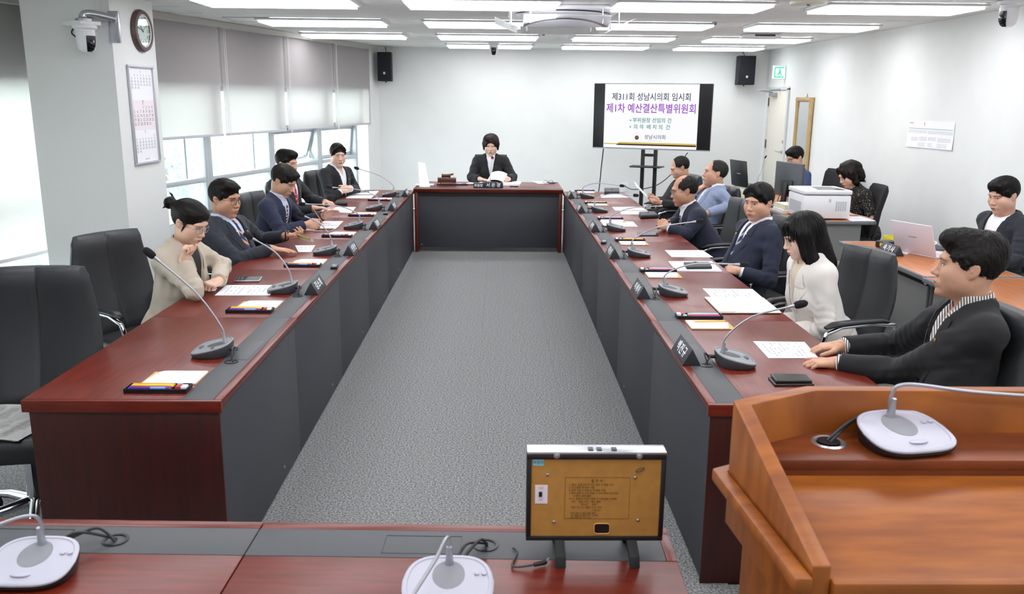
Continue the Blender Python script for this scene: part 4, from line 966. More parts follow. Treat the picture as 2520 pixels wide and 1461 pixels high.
# ------------------------------------------------------------------ ceiling things
acp = atz(1385, 24, CEIL); ac = thing('air_conditioner', 'round-vented white ceiling air conditioner with a clear deflector', 'air conditioner', (acp.x, acp.y, CEIL - .001))
MB().prism([(-.475, -.475), (.475, -.475), (.475, .475), (-.475, .475)], -.035, -.0005).build('panel', M_white, ac, bevel=.012)
lth = lambda nm, pr, m_: MB().lathe(pr, 48).build(nm, m_, ac, smooth=.5)
lth('air_slot', [(.30, -.034), (.415, -.034), (.42, -.045), (.30, -.045)], M_bezel); lth('intake_cover', [(.001, -.075), (.20, -.073), (.32, -.066), (.385, -.050), (.39, -.040), (.30, -.036)], M_white)
q = MB()
for k in range(17):
    x = -.24 + .03 * k; h_ = math.sqrt(max(.27**2 - x*x, .0)); q.tube([(x - .05, -h_, -.0725), (x + .05, h_, -.0725)], .0022, 4)
q.build('intake_grille', mat('grille_grey', '#b4b8ba', .5), ac)
dfl = mat('deflector_clear', '#eef2f8', .15, trans=.75)
for s in range(4):
    R_ = Matrix.Rotation(s * PI/2, 4, 'Z'); d_ = MB().at(R_).grid([[(x, -.50 - .10 * v, -.135 + .045 * v * (1 - .3 * abs(x)) ) for x in np.linspace(-.36, .36, 9)] for v in np.linspace(-1, 1, 5)]).build('deflector', dfl, ac, smooth=1)
    for x in (-.30, .30): MB().at(R_).tube([(x, -.46, -.03), (x, -.46, -.15)], .007, 8).build('hanger', M_silver, d_, smooth=.6)
def small_lathe(nm, px, prof, m_, label, cat, grp=None):
    p_ = atz(*px, CEIL); o = thing(nm, label, cat, (p_.x, p_.y, CEIL - .0005), 0, grp); MB().lathe(prof, 24).build('body', m_, o, smooth=.6); MB().lathe([(.012, prof[0][1] - .008), (.014, prof[0][1])], 12).build('sensor', M_dgrey, o, smooth=.6)
M_ivp = mat('ivory_plastic', '#e6e2d6', .5)
small_lathe('smoke_detector', (1406, 70), [(.028, -.045), (.034, -.035), (.058, -.012), (.06, 0)], M_ivp, 'ivory smoke detector below the air conditioner', 'detector')
small_lathe('ceiling_vent', (1368, 50), [(.10, -.022), (.14, -.02), (.145, 0)], M_ivp, 'round ivory ceiling vent beside the air conditioner', 'vent', 'round ivory ceiling vents')
small_lathe('ceiling_vent', (1990, 4), [(.10, -.022), (.14, -.02), (.145, 0)], M_ivp, 'round ivory ceiling vent near the top right lights', 'vent', 'round ivory ceiling vents')
small_lathe('sprinkler', (1338, 82), [(.014, -.02), (.03, -.004), (.032, 0)], M_silver, 'small sprinkler head left of the smoke detector', 'sprinkler', 'sprinkler heads')
small_lathe('sprinkler', (1760, 54), [(.014, -.02), (.03, -.004), (.032, 0)], M_silver, 'small sprinkler head between two ceiling lights on the right', 'sprinkler', 'sprinkler heads')
p = atz(1872, 84, CEIL); pj = thing('ceiling_unit', 'grey-white box hung under the ceiling before the right lights', 'ceiling unit', (p.x, p.y, CEIL - .001)); MB().box(-.22, .22, -.12, .12, -.05, -.0005).build('case', M_white, pj, bevel=.02); MB().box(-.10, .14, -.121, -.118, -.03, -.01).build('slot', M_bezel, pj)
def hatch(px, label, w_=.45):
    p_ = atz(*px, CEIL); o = thing('access_panel', label, 'access panel', (p_.x, p_.y, CEIL - .0005), 0, 'access panels in the ceiling'); MB().box(-w_/2, w_/2, -w_/2, w_/2, -.006, -.0002).build('panel', M_ceil, o, bevel=.001)
    q = MB(); t_ = .012
    for a0, a1, b0, b1 in ((-1, 1, 1, 1), (-1, 1, -1, -1), (-1, -1, -1, 1), (1, 1, -1, 1)): q.box(a0*w_/2 - t_*(a0 == a1), a1*w_/2 + t_*(a0 == a1), b0*w_/2 - t_*(b0 == b1), b1*w_/2 + t_*(b0 == b1), -.008, -.0002)
    q.build('rim', mat('hatch_rim', '#c9cac6', .6), o)
hatch((1145, 62), 'square ceiling hatch left of the air conditioner'); hatch((620, 47), 'square ceiling hatch above the first blinds'); hatch((1985, 76), 'square ceiling hatch near the right wall')
# ------------------------------------------------------------------ timer board on the near desk
yb_ = 1.86; q0, q1, q2, q3 = aty(1297, 1117, yb_), aty(1641, 1113, yb_), aty(1632, 1328, yb_), aty(1292, 1328, yb_); bc = Vector(((q0.x + q1.x) / 2, yb_, H))
tbd = thing('timer_board', 'brown-backed timer board in a black frame on the near desk', 'timer', bc)
bw, bt, bb = (q1.x - q0.x) / 2, q0.z - H, q3.z - H
Tm = Matrix.Translation((0, 0, 0)); f = MB()
MB().box(-bw, bw, .004, .040, bb, bt).build('case', M_black, tbd, bevel=.003)
fw_ = .011
f.box(-bw, bw, -.004, .004, bb, bb + fw_); f.box(-bw, bw, -.004, .004, bt - fw_ * 1.1, bt); f.box(-bw, -bw + fw_, -.004, .004, bb + fw_, bt - fw_); f.box(bw - fw_, bw, -.004, .004, bb + fw_, bt - fw_); f.build('back_frame', M_black, tbd, bevel=.0015)
MB().box(-bw, bw, -.004, .042, bt, bt + .007).build('top_strip', M_silver, tbd, bevel=.002)
for x in (-.02, .0, .035): MB().box(x, x + .012, .004, .02, bt + .007, bt + .010).build('button', M_dgrey, tbd)
M_hard = mat('hardboard', '#b5823c', .7, noise=.12, nscale=40)
MB().box(-bw + fw_, bw - fw_, .000, .004, bb + fw_, bt - fw_ * 1.1).build('hardboard', M_hard, tbd)
def BP(px, py): p_ = aty(px, py, yb_); return p_.x - bc.x, p_.z - H
def bbox(nm, m_, x0, y0, x1, y1, d=.001, bv=0):
    a, b_ = BP(x0, y0), BP(x1, y1); return MB().box(min(a[0], b_[0]), max(a[0], b_[0]), -d, 0, min(a[1], b_[1]), max(a[1], b_[1])).build(nm, m_, tbd, bevel=bv)
lb_ = bbox('blue_sticker', mat('sticker_blue', '#86c6d4', .6), 1312, 1130, 1338, 1145); a = BP(1325, 1137.5); text('예결위', .009, M_inkd, tbd, frame((a[0], -.0014, a[1]), (1, 0, 0), (0, 0, 1)), ext=.0001)
bbox('switch_plate', mat('sticker_pink', '#e6dbe4', .6), 1317, 1193, 1347, 1238); bbox('switch', M_black, 1326, 1209, 1334, 1221, .003); a = BP(1331, 1200); text('ON', .007, mat('pink_ink', '#d890b0', .7), tbd, frame((a[0], -.0014, a[1]), (1, 0, 0), (0, 0, 1)), ext=.0001); a = BP(1331, 1229); text('OFF', .007, MATS['pink_ink'], tbd, frame((a[0], -.0014, a[1]), (1, 0, 0), (0, 0, 1)), ext=.0001)
for px in ((1347, 1167), (1563, 1174), (1363, 1283), (1570, 1279)):
    a = BP(*px); q = MB().lathe([(.0048, 0), (.0040, .002), (.0015, .003)], 14).build('screw', M_chrome, tbd, smooth=.7); q.matrix_local = Matrix.Translation((a[0], 0, a[1])) @ Matrix.Rotation(PI/2, 4, 'X')
for px in ((1370, 1119), (1573, 1120)):
    a = BP(*px); q = MB().lathe([(.0075, 0), (.0075, .002), (.003, .003), (.003, .006)], 14).build('hanger', M_silver, tbd, smooth=.6); q.matrix_local = Matrix.Translation((a[0], -.003, a[1])) @ Matrix.Rotation(PI/2, 4, 'X')
a, b_ = BP(1462, 1287), BP(1500, 1312); cx2, cz2, rx2, rz2 = (a[0] + b_[0]) / 2, (a[1] + b_[1]) / 2, (b_[0] - a[0]) / 2, (a[1] - b_[1]) / 2
pts_ = [(cx2 + rx2 * math.copysign(abs(math.cos(t)) ** .4, math.cos(t)), cz2 + rz2 * math.copysign(abs(math.sin(t)) ** .4, math.sin(t))) for t in np.linspace(0, 2*PI, 32, endpoint=False)]
MB().prism(pts_, -.0008, .0, 'y').build('battery_hatch', M_bezel, tbd); MB().tube([(x, -.001, z) for x, z in pts_ + pts_[:1]], .0012, 5).build('hatch_edge', mat('hatch_edge_wood', '#d6a055', .6), tbd)
M_bink = mat('board_ink', '#4a3210', .9)
a, b_ = BP(1391, 1174), BP(1547, 1276); q = MB(); t_ = .0006
for x0, x1, z0, z1 in ((a[0], b_[0], a[1] - t_, a[1]), (a[0], b_[0], b_[1], b_[1] + t_), (a[0], a[0] + t_, b_[1], a[1]), (b_[0] - t_, b_[0], b_[1], a[1])): q.box(x0, x1, -.0004, 0, z0, z1)
q.build('print_border', M_bink, tbd)
def bl(s_, px, py, size=.0058, al='LEFT'): e = BP(px, py); text(s_, size, M_bink, tbd, frame((e[0], -.0005, e[1]), (1, 0, 0), (0, 0, 1)), name='instructions', ext=.0001, align=al, res=1)
bl('- 설 명 서 -', 1469, 1183, .0085, 'CENTER')
for i_, s_ in enumerate(['1. 전원 : 전원 장치의 시간 설정 시 전원 이전', '2. 시간 설정 전 전원 이전', '3. 장치 이전 시 전원 의 석 설정 사전', '4. 정시 설정 시 시간 전원 이 연장 배정 시간 정산', '      시 장치 연장 설정', '주 의 : 전원의 시간이 연장 시 사전 설정 의 배치', '   시간  :  전원 시간    정시 설정', '                  장시간      연장', '   장치 시간 의 : 설정, 시간, 이전']): bl(s_, 1400, 1192 + i_ * 7.0)
bl('* 주 의 *', 1469, 1256, .0065, 'CENTER')
for i_, s_ in enumerate(['- 장치 이전 시 사전 전원 설정', '- 시간 연장 시 전원 장치 의 배치', '- 정시 설정 전 시간 이전']): bl(s_, 1400, 1262 + i_ * 5.5, .0052)
a = BP(1575, 1155); MB().tube([(a[0] + .010 * math.cos(t), -.002, a[1] + .004 * math.sin(t) + .004 * math.cos(t)) for t in np.linspace(0, 2*PI, 17)], .0009, 5).build('string_loop', M_cable, tbd)
for px in (1380, 1562):
    x = aty(px, 1395, 1.80).x - bc.x
    MB().prism([(.02, bb + .01), (.002, bb + .004), (-.052, .026), (-.062, .0), (-.050, .0), (-.044, .016), (.012, bb - .006), (.02, bb - .004)], x - .012, x + .012, 'x').build('foot', M_blackm, tbd, bevel=.002)
    MB().prism([(.02, bb - .004), (.03, bb), (.075, .0), (.062, .0)], x - .012, x + .012, 'x').build('rear_foot', M_blackm, tbd, bevel=.002)
jk = thing('power_jack', 'loose black power jack lying by the timer board', 'power jack', atz(1345, 1390, H) + Vector((0, 0, .007))); MB().tube([(-.03, -.01, 0), (-.005, 0, 0), (.0, .002, 0)], [.005, .006, .004], 8).build('plug', M_black, jk, smooth=1); MB().tube([(0, .002, 0), (.006, .018, 0)], .0025, 8).build('tip', M_silver, jk, smooth=1)
gm = atz(1262, 1352, H) - jk.location; MB().tube(bez([(-.03, -.01, 0), (-.08, -.012, -.003), (gm.x + .01, gm.y - .02, -.003), (gm.x, gm.y, -.002)], 7), .0025, 6).build('lead', M_cable, jk, smooth=1)
# ------------------------------------------------------------------ staff desks on the right
M_beech = mat('beech_top', '#b9713c', .35, noise=1, nscale=7, col2='#a8602e', stretch=(5, .7, 5), coat=.15); M_dedge = mat('desk_edge_grey', '#6f7378', .45); M_dpan = mat('desk_panel_grey', '#7d7d7c', .5)
def staff_desk(x0, x1, y0, y1, label, z=H, panel='x0'):
    cx3, cy3 = (x0 + x1) / 2, (y0 + y1) / 2; o = thing('staff_desk', label, 'desk', (cx3, cy3, 0), 0, 'orange-topped staff desks'); a, b_ = (x1 - x0) / 2, (y1 - y0) / 2
    MB().box(-a + .018, a - .018, -b_ + .018, b_ - .018, z - .025, z).build('desk_top', M_beech, o, bevel=.001)
    e = MB(); e.box(-a, -a + .0175, -b_, b_, z - .03, z + .001); e.box(a - .0175, a, -b_, b_, z - .03, z + .001); e.box(-a + .018, a - .018, -b_, -b_ + .0175, z - .03, z + .001); e.box(-a + .018, a - .018, b_ - .0175, b_, z - .03, z + .001); e.build('edge_band', M_dedge, o, bevel=.006)
    MB().box(-a + .06, -a + .078, -b_ + .05, b_ - .05, .12, z - .075).build('modesty_panel', M_dpan, o, bevel=.003)
    MB().box(-a + .05, -a + .058, -b_ + .10, b_ - .10, z - .068, z - .045).build('cable_slot', M_black, o)
    for s in (-1, 1): MB().box(-a + .08, a - .12, s * (b_ - .06) - .02, s * (b_ - .06) + .02, .03, z - .031).build('leg_panel', M_dpan, o, bevel=.004); MB().box(-a + .04, a - .06, s * (b_ - .06) - .03, s * (b_ - .06) + .03, 0, .03).build('foot', M_dedge, o, bevel=.006)
    return o
staff_desk(2.67, 3.32, 5.22, 6.60, 'orange staff desk with the pale laptop and lettered plate'); staff_desk(2.65, 3.32, 3.82, 5.20, 'orange staff desk at the right edge, nearest the viewer')
staff_desk(2.72, 3.45, 7.70, 9.25, 'orange staff desk carrying the white printer'); staff_desk(2.72, 3.45, 9.27, 10.90, 'orange staff desk in front of the man in slate blue')
# printer
pr = thing('laser_printer', 'boxy white laser printer on the staff desk', 'printer', (2.99, 7.98, H + .0008)); 
MB().box(-.20, .24, -.20, .22, .012, .225).build('body', M_white, pr, bevel=.012); MB().box(-.205, .245, -.205, .225, .232, .272).build('top_cover', M_white, pr, bevel=.010); MB().prism([(-.06, -.16), (.20, -.16), (.16, .14), (-.02, .14)], .272, .2735).build('output_slot', M_bezel, pr)
q = MB()
for i_ in range(9):
    for j_ in range(5): q.box(.10 + j_ * .021, .114 + j_ * .021, -.2015, -.1995, .085 + i_ * .010, .0895 + i_ * .010)
for i_ in range(4): q.box(.035, .055, -.2015, -.1995, .165 + i_ * .008, .168 + i_ * .008)
tag(q.build('vent_slots', mat('vent_grey', '#a3a6ac', .6), pr), kind='stuff')
MB().box(-.04, .06, -.205, -.10, .0, .012).build('foot', M_black, pr); MB().box(-.10, .20, -.1, .18, 0, .012).build('base', M_dgrey, pr)
MB().box(-.2015, -.1995, -.15, .17, .06, .16).build('side_door', M_lgrey, pr)
# monitor seen from behind
mo = thing('computer_monitor', 'dark grey monitor seen from behind, beside the printer', 'monitor', (2.96, 8.72, H + .0008), math.radians(15)); 
MB().box(-.014, .014, -.235, .235, .11, .455).build('screen_case', mat('monitor_grey', '#4a4d52', .4), mo, bevel=.006); MB().box(-.030, -.014, -.10, .10, .14, .28).build('rear_bulge', M_black, mo, bevel=.008); MB().box(.014, .016, -.225, .225, .12, .445).build('display', M_bezel, mo)
MB().prism([(-.075, .0), (-.035, .0), (-.015, .25), (-.04, .25)], -.03, .03, 'y').build('stand_neck', M_black, mo, bevel=.006); MB().box(-.13, .09, -.11, .11, 0, .012).build('stand_foot', M_black, mo, bevel=.005)
MB().tube(bez([(-.03, .03, .18), (-.07, .05, .10), (-.10, .04, .02), (-.20, -.02, .006)], 6), .004, 6).build('lead', M_cable, mo, smooth=1)
# laptops
def laptop(loc, rz, m_, label, ang_=1.85, w_=.175, d_=.225, logo=True, h_=.235):
    o = thing('laptop', label, 'laptop', loc, rz, None); MB().box(0, d_, -w_, w_, 0, .014).build('keyboard_deck', m_, o, bevel=.003); MB().box(.03, d_ * .62, -w_ + .02, w_ - .02, .014, .0146).build('keys', M_dgrey if m_ is not M_lap2 else M_lgrey, o)
    R_ = Matrix.Translation((0, 0, .012)) @ Matrix.Rotation(-(ang_ - PI/2), 4, 'Y')
    l_ = MB().at(R_).box(-.004, .003, -w_, w_, 0, h_).build('lid', m_, o, bevel=.002); MB().at(R_).box(.003, .0036, -w_ + .008, w_ - .008, .012, h_ - .01).build('display', M_bezel, o)
    if logo: MB().at(R_).box(-.0046, -.004, -.035, .035, .125, .132).build('logo', M_lgrey if m_ is not M_lap2 else M_mgrey, o)
    return o
M_lap1 = mat('laptop_black', '#24282a', .4); M_lap2 = mat('laptop_pale', '#e3dbe4', .35)
laptop((aty(1822, 455, 9.2).x, 9.22, H + .1625), math.radians(14), M_lap1, 'black laptop raised on a pale card box', 1.72, h_=.27); laptop((2.99, 6.0, H + .0008), math.radians(24), M_lap2, 'pale pinkish laptop in front of the man in the T-shirt', 1.92)
plate((2.83, 6.04, H + .0015), PI + .06, '속기사', 'black plate lettered in three large signs on the orange desk', L=.23); plate((2.80, 9.62, H + .0015), PI - .1, '전문위원', 'black plate on the far staff desk, beside the black laptop', L=.2, prefix=True)
gsm = thing('desk_microphone', 'thin desk microphone rising behind the black laptop', 'microphone', (3.16, 10.45, H + .001)); MB().box(-.05, .05, -.04, .04, 0, .03).build('base', M_black, gsm, bevel=.008); tip = aty(1882, 389, 10.45) - gsm.location; MB().tube(bez([(0, 0, .03), (0, 0, .12), tip * .6, tip], 6), .0035, 6).build('gooseneck', M_neck, gsm, smooth=1); MB().tube([tip, tip + Vector((.02, 0, .03))], [.009, .008], 8).build('foam_cover', M_foam, gsm, smooth=1)
pp = thing('paper_pile', 'small pile of white forms at the corner of the printer desk', 'paper', (3.33, 7.84, H + .0015), .1); q = MB()
for k in range(4): MB().box(-.11 + .004*k, .10 + .003*k, -.12, .16, .0015*k, .0015*k + .0013).build('sheet', M_paper, pp)
for k in range(8): q.box(-.08, .08 - .01*(k % 3), -.09 + k*.028, -.085 + k*.028, .0061, .0064)
tag(q.build('print', M_ink, pp), kind='stuff')
bk = thing('book_pile', 'cream books and notes piled behind the balding man', 'books', (2.84, 8.35, H + .001), .05); 
for k in range(4): MB().box(-.10 + .006*k, .11 - .004*k, -.15, .14 - .01*k, .022*k, .022*k + .020).build('book', [M_cream, M_paper, mat('book_yellowish', '#e8e4b8', .7), M_cream][k], bk, bevel=.002)
bx2 = thing('file_box', 'pale yellow-green card box under the black laptop', 'box', (aty(1822, 455, 9.2).x + .11, 9.25, H + .001), math.radians(14)); MB().box(-.10, .10, -.15, .15, 0, .16).build('box', mat('card_pale', '#e6ecc6', .7), bx2, bevel=.003); MB().box(-.101, .101, -.151, .151, .12, .135).build('lid_edge', M_paper, bx2)
ph_ = thing('desk_telephone', 'black desk telephone on the printer desk', 'telephone', (3.10, 9.02, H + .001), .3); MB().hexa([(-.09, -.08, 0), (.09, -.08, 0), (.09, .08, 0), (-.09, .08, 0), (-.09, -.08, .03), (.09, -.08, .06), (.09, .08, .06), (-.09, .08, .03)]).build('base', M_black, ph_, bevel=.006); MB().tube([(.06, -.09, .075), (.05, -.06, .085), (.05, .06, .085), (.06, .09, .075)], [.02, .015, .015, .02], 8).build('handset', M_black, ph_, smooth=1)
# things on the stenographer's desk
dv = thing('desk_device', 'black boxy device with a yellow label on the orange desk', 'device', (2.92, 6.30, H + .0008), .3); MB().box(-.07, .07, -.05, .05, 0, .05).build('case', M_black, dv, bevel=.008); MB().box(-.0712, -.07, -.03, .0, .015, .04).build('label', mat('label_yellow', '#d9c02a', .6), dv); MB().cyl((.02, -.051, .025), (.02, -.058, .025), .014, n=14).build('port', M_dgrey, dv, smooth=.6)
ty_ = thing('yellow_tray', 'bright yellow plastic tray at the far edge of the orange desk', 'tray', (3.14, 6.50, H + .0008), -.1); q = MB(); q.box(-.13, .13, -.08, .08, 0, .004)
for a0, a1, b0, b1 in ((-.13, .13, -.08, -.076), (-.13, .13, .076, .08), (-.13, -.126, -.076, .076), (.126, .13, -.076, .076)): q.box(a0, a1, b0, b1, .004, .05)
q.build('tray', mat('plastic_yellow', '#d6d021', .4), ty_, bevel=.001); MB().tube([(-.06, .02, .006), (-.07, .03, .13)], [.012, .010], 8).build('glue_bottle', M_ivp, ty_, smooth=.8); MB().box(-.09, -.05, .02, .04, .13, .15).build('nozzle', M_black, ty_)
MB().tube(bez([(.13, 0, .02), (.2, -.1, .03), (.12, -.2, .01), (.02, -.16, .02), (.08, -.10, .01)], 6), .005, 6).build('white_lead', M_white, ty_, smooth=1)
sn = thing('spiral_notebook', 'black spiral notebook behind the pale laptop', 'notebook', (3.22, 6.22, H + .0008), .1); MB().box(-.09, .09, -.12, .12, 0, .016).build('pages', M_paper, sn); MB().box(-.095, .095, -.125, .125, .016, .020).build('cover', M_diary, sn, bevel=.001); q = MB()
for k in range(16): q.tube([(-.08 + k*.0107, -.118, .022), (-.08 + k*.0107, -.132, .012), (-.08 + k*.0107, -.118, -.0)], .0014, 5)
q.build('spiral', M_dgrey, sn)
sheet([(2195, 612), (2208, 604), (2260, 612), (2230, 626)], 'white sheet under the pale laptop', ink=False)
sd2 = thing('side_cabinet', 'low brown side cabinet beside the orange desk', 'cabinet', (2.47, 6.62, 0)); MB().box(-.19, .19, -.26, .26, .55, .575).build('top', mat('cabinet_brown', '#8d7468', .5), sd2, bevel=.003); MB().box(-.18, .18, -.25, .25, .04, .549).build('body', mat('cabinet_rust', '#7a4632', .5), sd2, bevel=.003); MB().box(-.15, .15, -.2, .2, 0, .04).build('plinth', M_black, sd2)
for z in (.22, .40): MB().box(-.186, -.18, -.22, .22, z - .08, z + .08).build('drawer', MATS['cabinet_rust'], sd2, bevel=.002)
tbx = thing('tissue_box', 'pale blue tissue box on the low cabinet', 'tissue box', (2.50, 6.64, .576), .1); MB().box(-.06, .06, -.11, .11, 0, .10).build('box', mat('tissue_blue', '#c3dcec', .6, noise=.18, nscale=14), tbx, bevel=.003); MB().lathe([(1, .1002), (1, .101)], 20, (0, 0, 0), .022, .07).build('slot', mat('slot_grey', '#8ea6b4', .6), tbx); MB().box(-.0606, -.06, -.10, .10, .0, .01).build('blue_band', mat('band_blue', '#3a5aa8', .6), tbx)
ppc = thing('paper_stack', 'white paper pad on the low cabinet', 'paper', (2.42, 6.46, .5765), .2); MB().box(-.07, .07, -.09, .09, 0, .012).build('pad', M_paper, ppc, bevel=.001); MB().box(-.07, .07, -.092, -.09, 0, .012).build('binding', M_card, ppc)
pcx = thing('computer_case', 'dark computer case with a grey vented stand under the orange desk', 'computer', (2.46, 5.55, 0), .1); MB().box(-.12, .10, -.24, .24, .05, .20).build('case', M_dgrey, pcx, bevel=.01); MB().box(-.14, .12, -.26, .26, 0, .05).build('stand', M_dpan, pcx, bevel=.008); q = MB()
for k in range(9): q.cyl((-.1405, -.2 + k*.05, .025), (-.142, -.2 + k*.05, .025), .012, n=6)
tag(q.build('vents', M_lgrey, pcx), kind='stuff')
# ------------------------------------------------------------------ things held in hands
def held(nm, label, cat, loc, rz=0): return thing(nm, label, cat, loc, rz)
w3 = aty(752, 553, 6.98); t3 = atz(796, 551, H); pl_ = aty(769, 512, 7.0); h0 = held('pencil', 'orange pencil held by the man in navy', 'pencil', t3 + Vector((0, 0, .002)))
d_ = (pl_ - t3); MB().tube([Vector((0, 0, 0)) + d_.normalized() * .012, d_], .0038, 6).build('shaft', mat('pencil_orange', '#e0862a', .4), h0); MB().tube([(0, 0, 0), d_.normalized() * .012], [.0006, .0038], 6).build('tip', MATS['pencil_wood'], h0)
kc = aty(747, 585, 6.10); k0 = held('phone_case', 'gold and green phone case with a ring, held by the man in glasses', 'phone case', kc, .1); Rk = Matrix.Rotation(.35, 4, 'Y') @ Matrix.Rotation(-.5, 4, 'X'); MB().at(Rk).box(-.048, .048, -.030, .030, -.006, .006).build('case', mat('case_gold', '#8f7a3c', .4, metal=.5), k0, bevel=.004); MB().at(Rk).box(-.045, .03, -.024, .024, .006, .0075).build('inlay', mat('case_green', '#4f6a58', .4), k0); MB().at(Rk).tube([(.062 + .014 * math.cos(a), .016 * math.sin(a), 0) for a in np.linspace(0, 2*PI, 17)], .003, 6).build('ring', M_silver, k0, smooth=1)
wb = aty(706, 579, 6.12); b0_ = held('bracelet', 'dark bead bracelet and watch on the wrist of the man in glasses', 'bracelet', wb)
q = MB().at(Matrix.Rotation(.1, 4, 'Z') @ Matrix.Rotation(PI/2, 4, 'Y'))
q.tube([(.031 * math.cos(a), .031 * math.sin(a), .012) for a in np.linspace(0, 2*PI, 21)], .005, 6); q.build('beads', mat('beads_brown', '#3a2a22', .4), b0_, smooth=.5)
q = MB().at(Matrix.Rotation(.1, 4, 'Z') @ Matrix.Rotation(PI/2, 4, 'Y')); q.tube([(.031 * math.cos(a), .031 * math.sin(a), -.006) for a in np.linspace(0, 2*PI, 21)], .006, 6); q.build('watch_strap', M_black, b0_, smooth=.5)
def held_sheet(P, label, curve=.0, rows=7):
    c = sum(P, Vector()) / 4; o = thing('paper_sheet', label, 'paper', c, 0, 'sheets held in hands'); n_ = ((P[1] - P[0]).cross(P[3] - P[0])).normalized()
    def pt(u, v, e=0): return tuple((P[0].lerp(P[1], u)).lerp(P[3].lerp(P[2], u), v) - c + n_ * (curve * 4 * u * (1 - u) + e))
    MB().grid([[pt(u, v) for u in np.linspace(0, 1, 9)] for v in np.linspace(0, 1, 7)]).build('sheet', M_paper, o, smooth=1)
    q = MB()
    for r in range(rows): q.grid([[pt(u, .15 + .7 * r / rows + e, s_) for u in np.linspace(.15, .85 - .1 * (r % 3), 7)] for e in (0, .018)] if False else [[pt(u, .15 + .7 * r / rows + e, .0008) for u in np.linspace(.15, .85 - .1 * (r % 3), 7)] for e in (0, .018)])
    tag(q.build('print', M_ink, o), kind='stuff')
held_sheet([aty(1198, 446, 10.42), aty(1238, 448, 10.42), aty(1249, 428, 10.60), aty(1210, 424, 10.60)], 'curling sheet of paper lifted by the chairwoman', .03)
held_sheet([aty(1560, 445, 9.62), aty(1575, 468, 9.20), aty(1612, 508, 9.22), aty(1590, 478, 9.66)], 'sheet of paper read by the man in the black shirt', -.01)
flush_text()
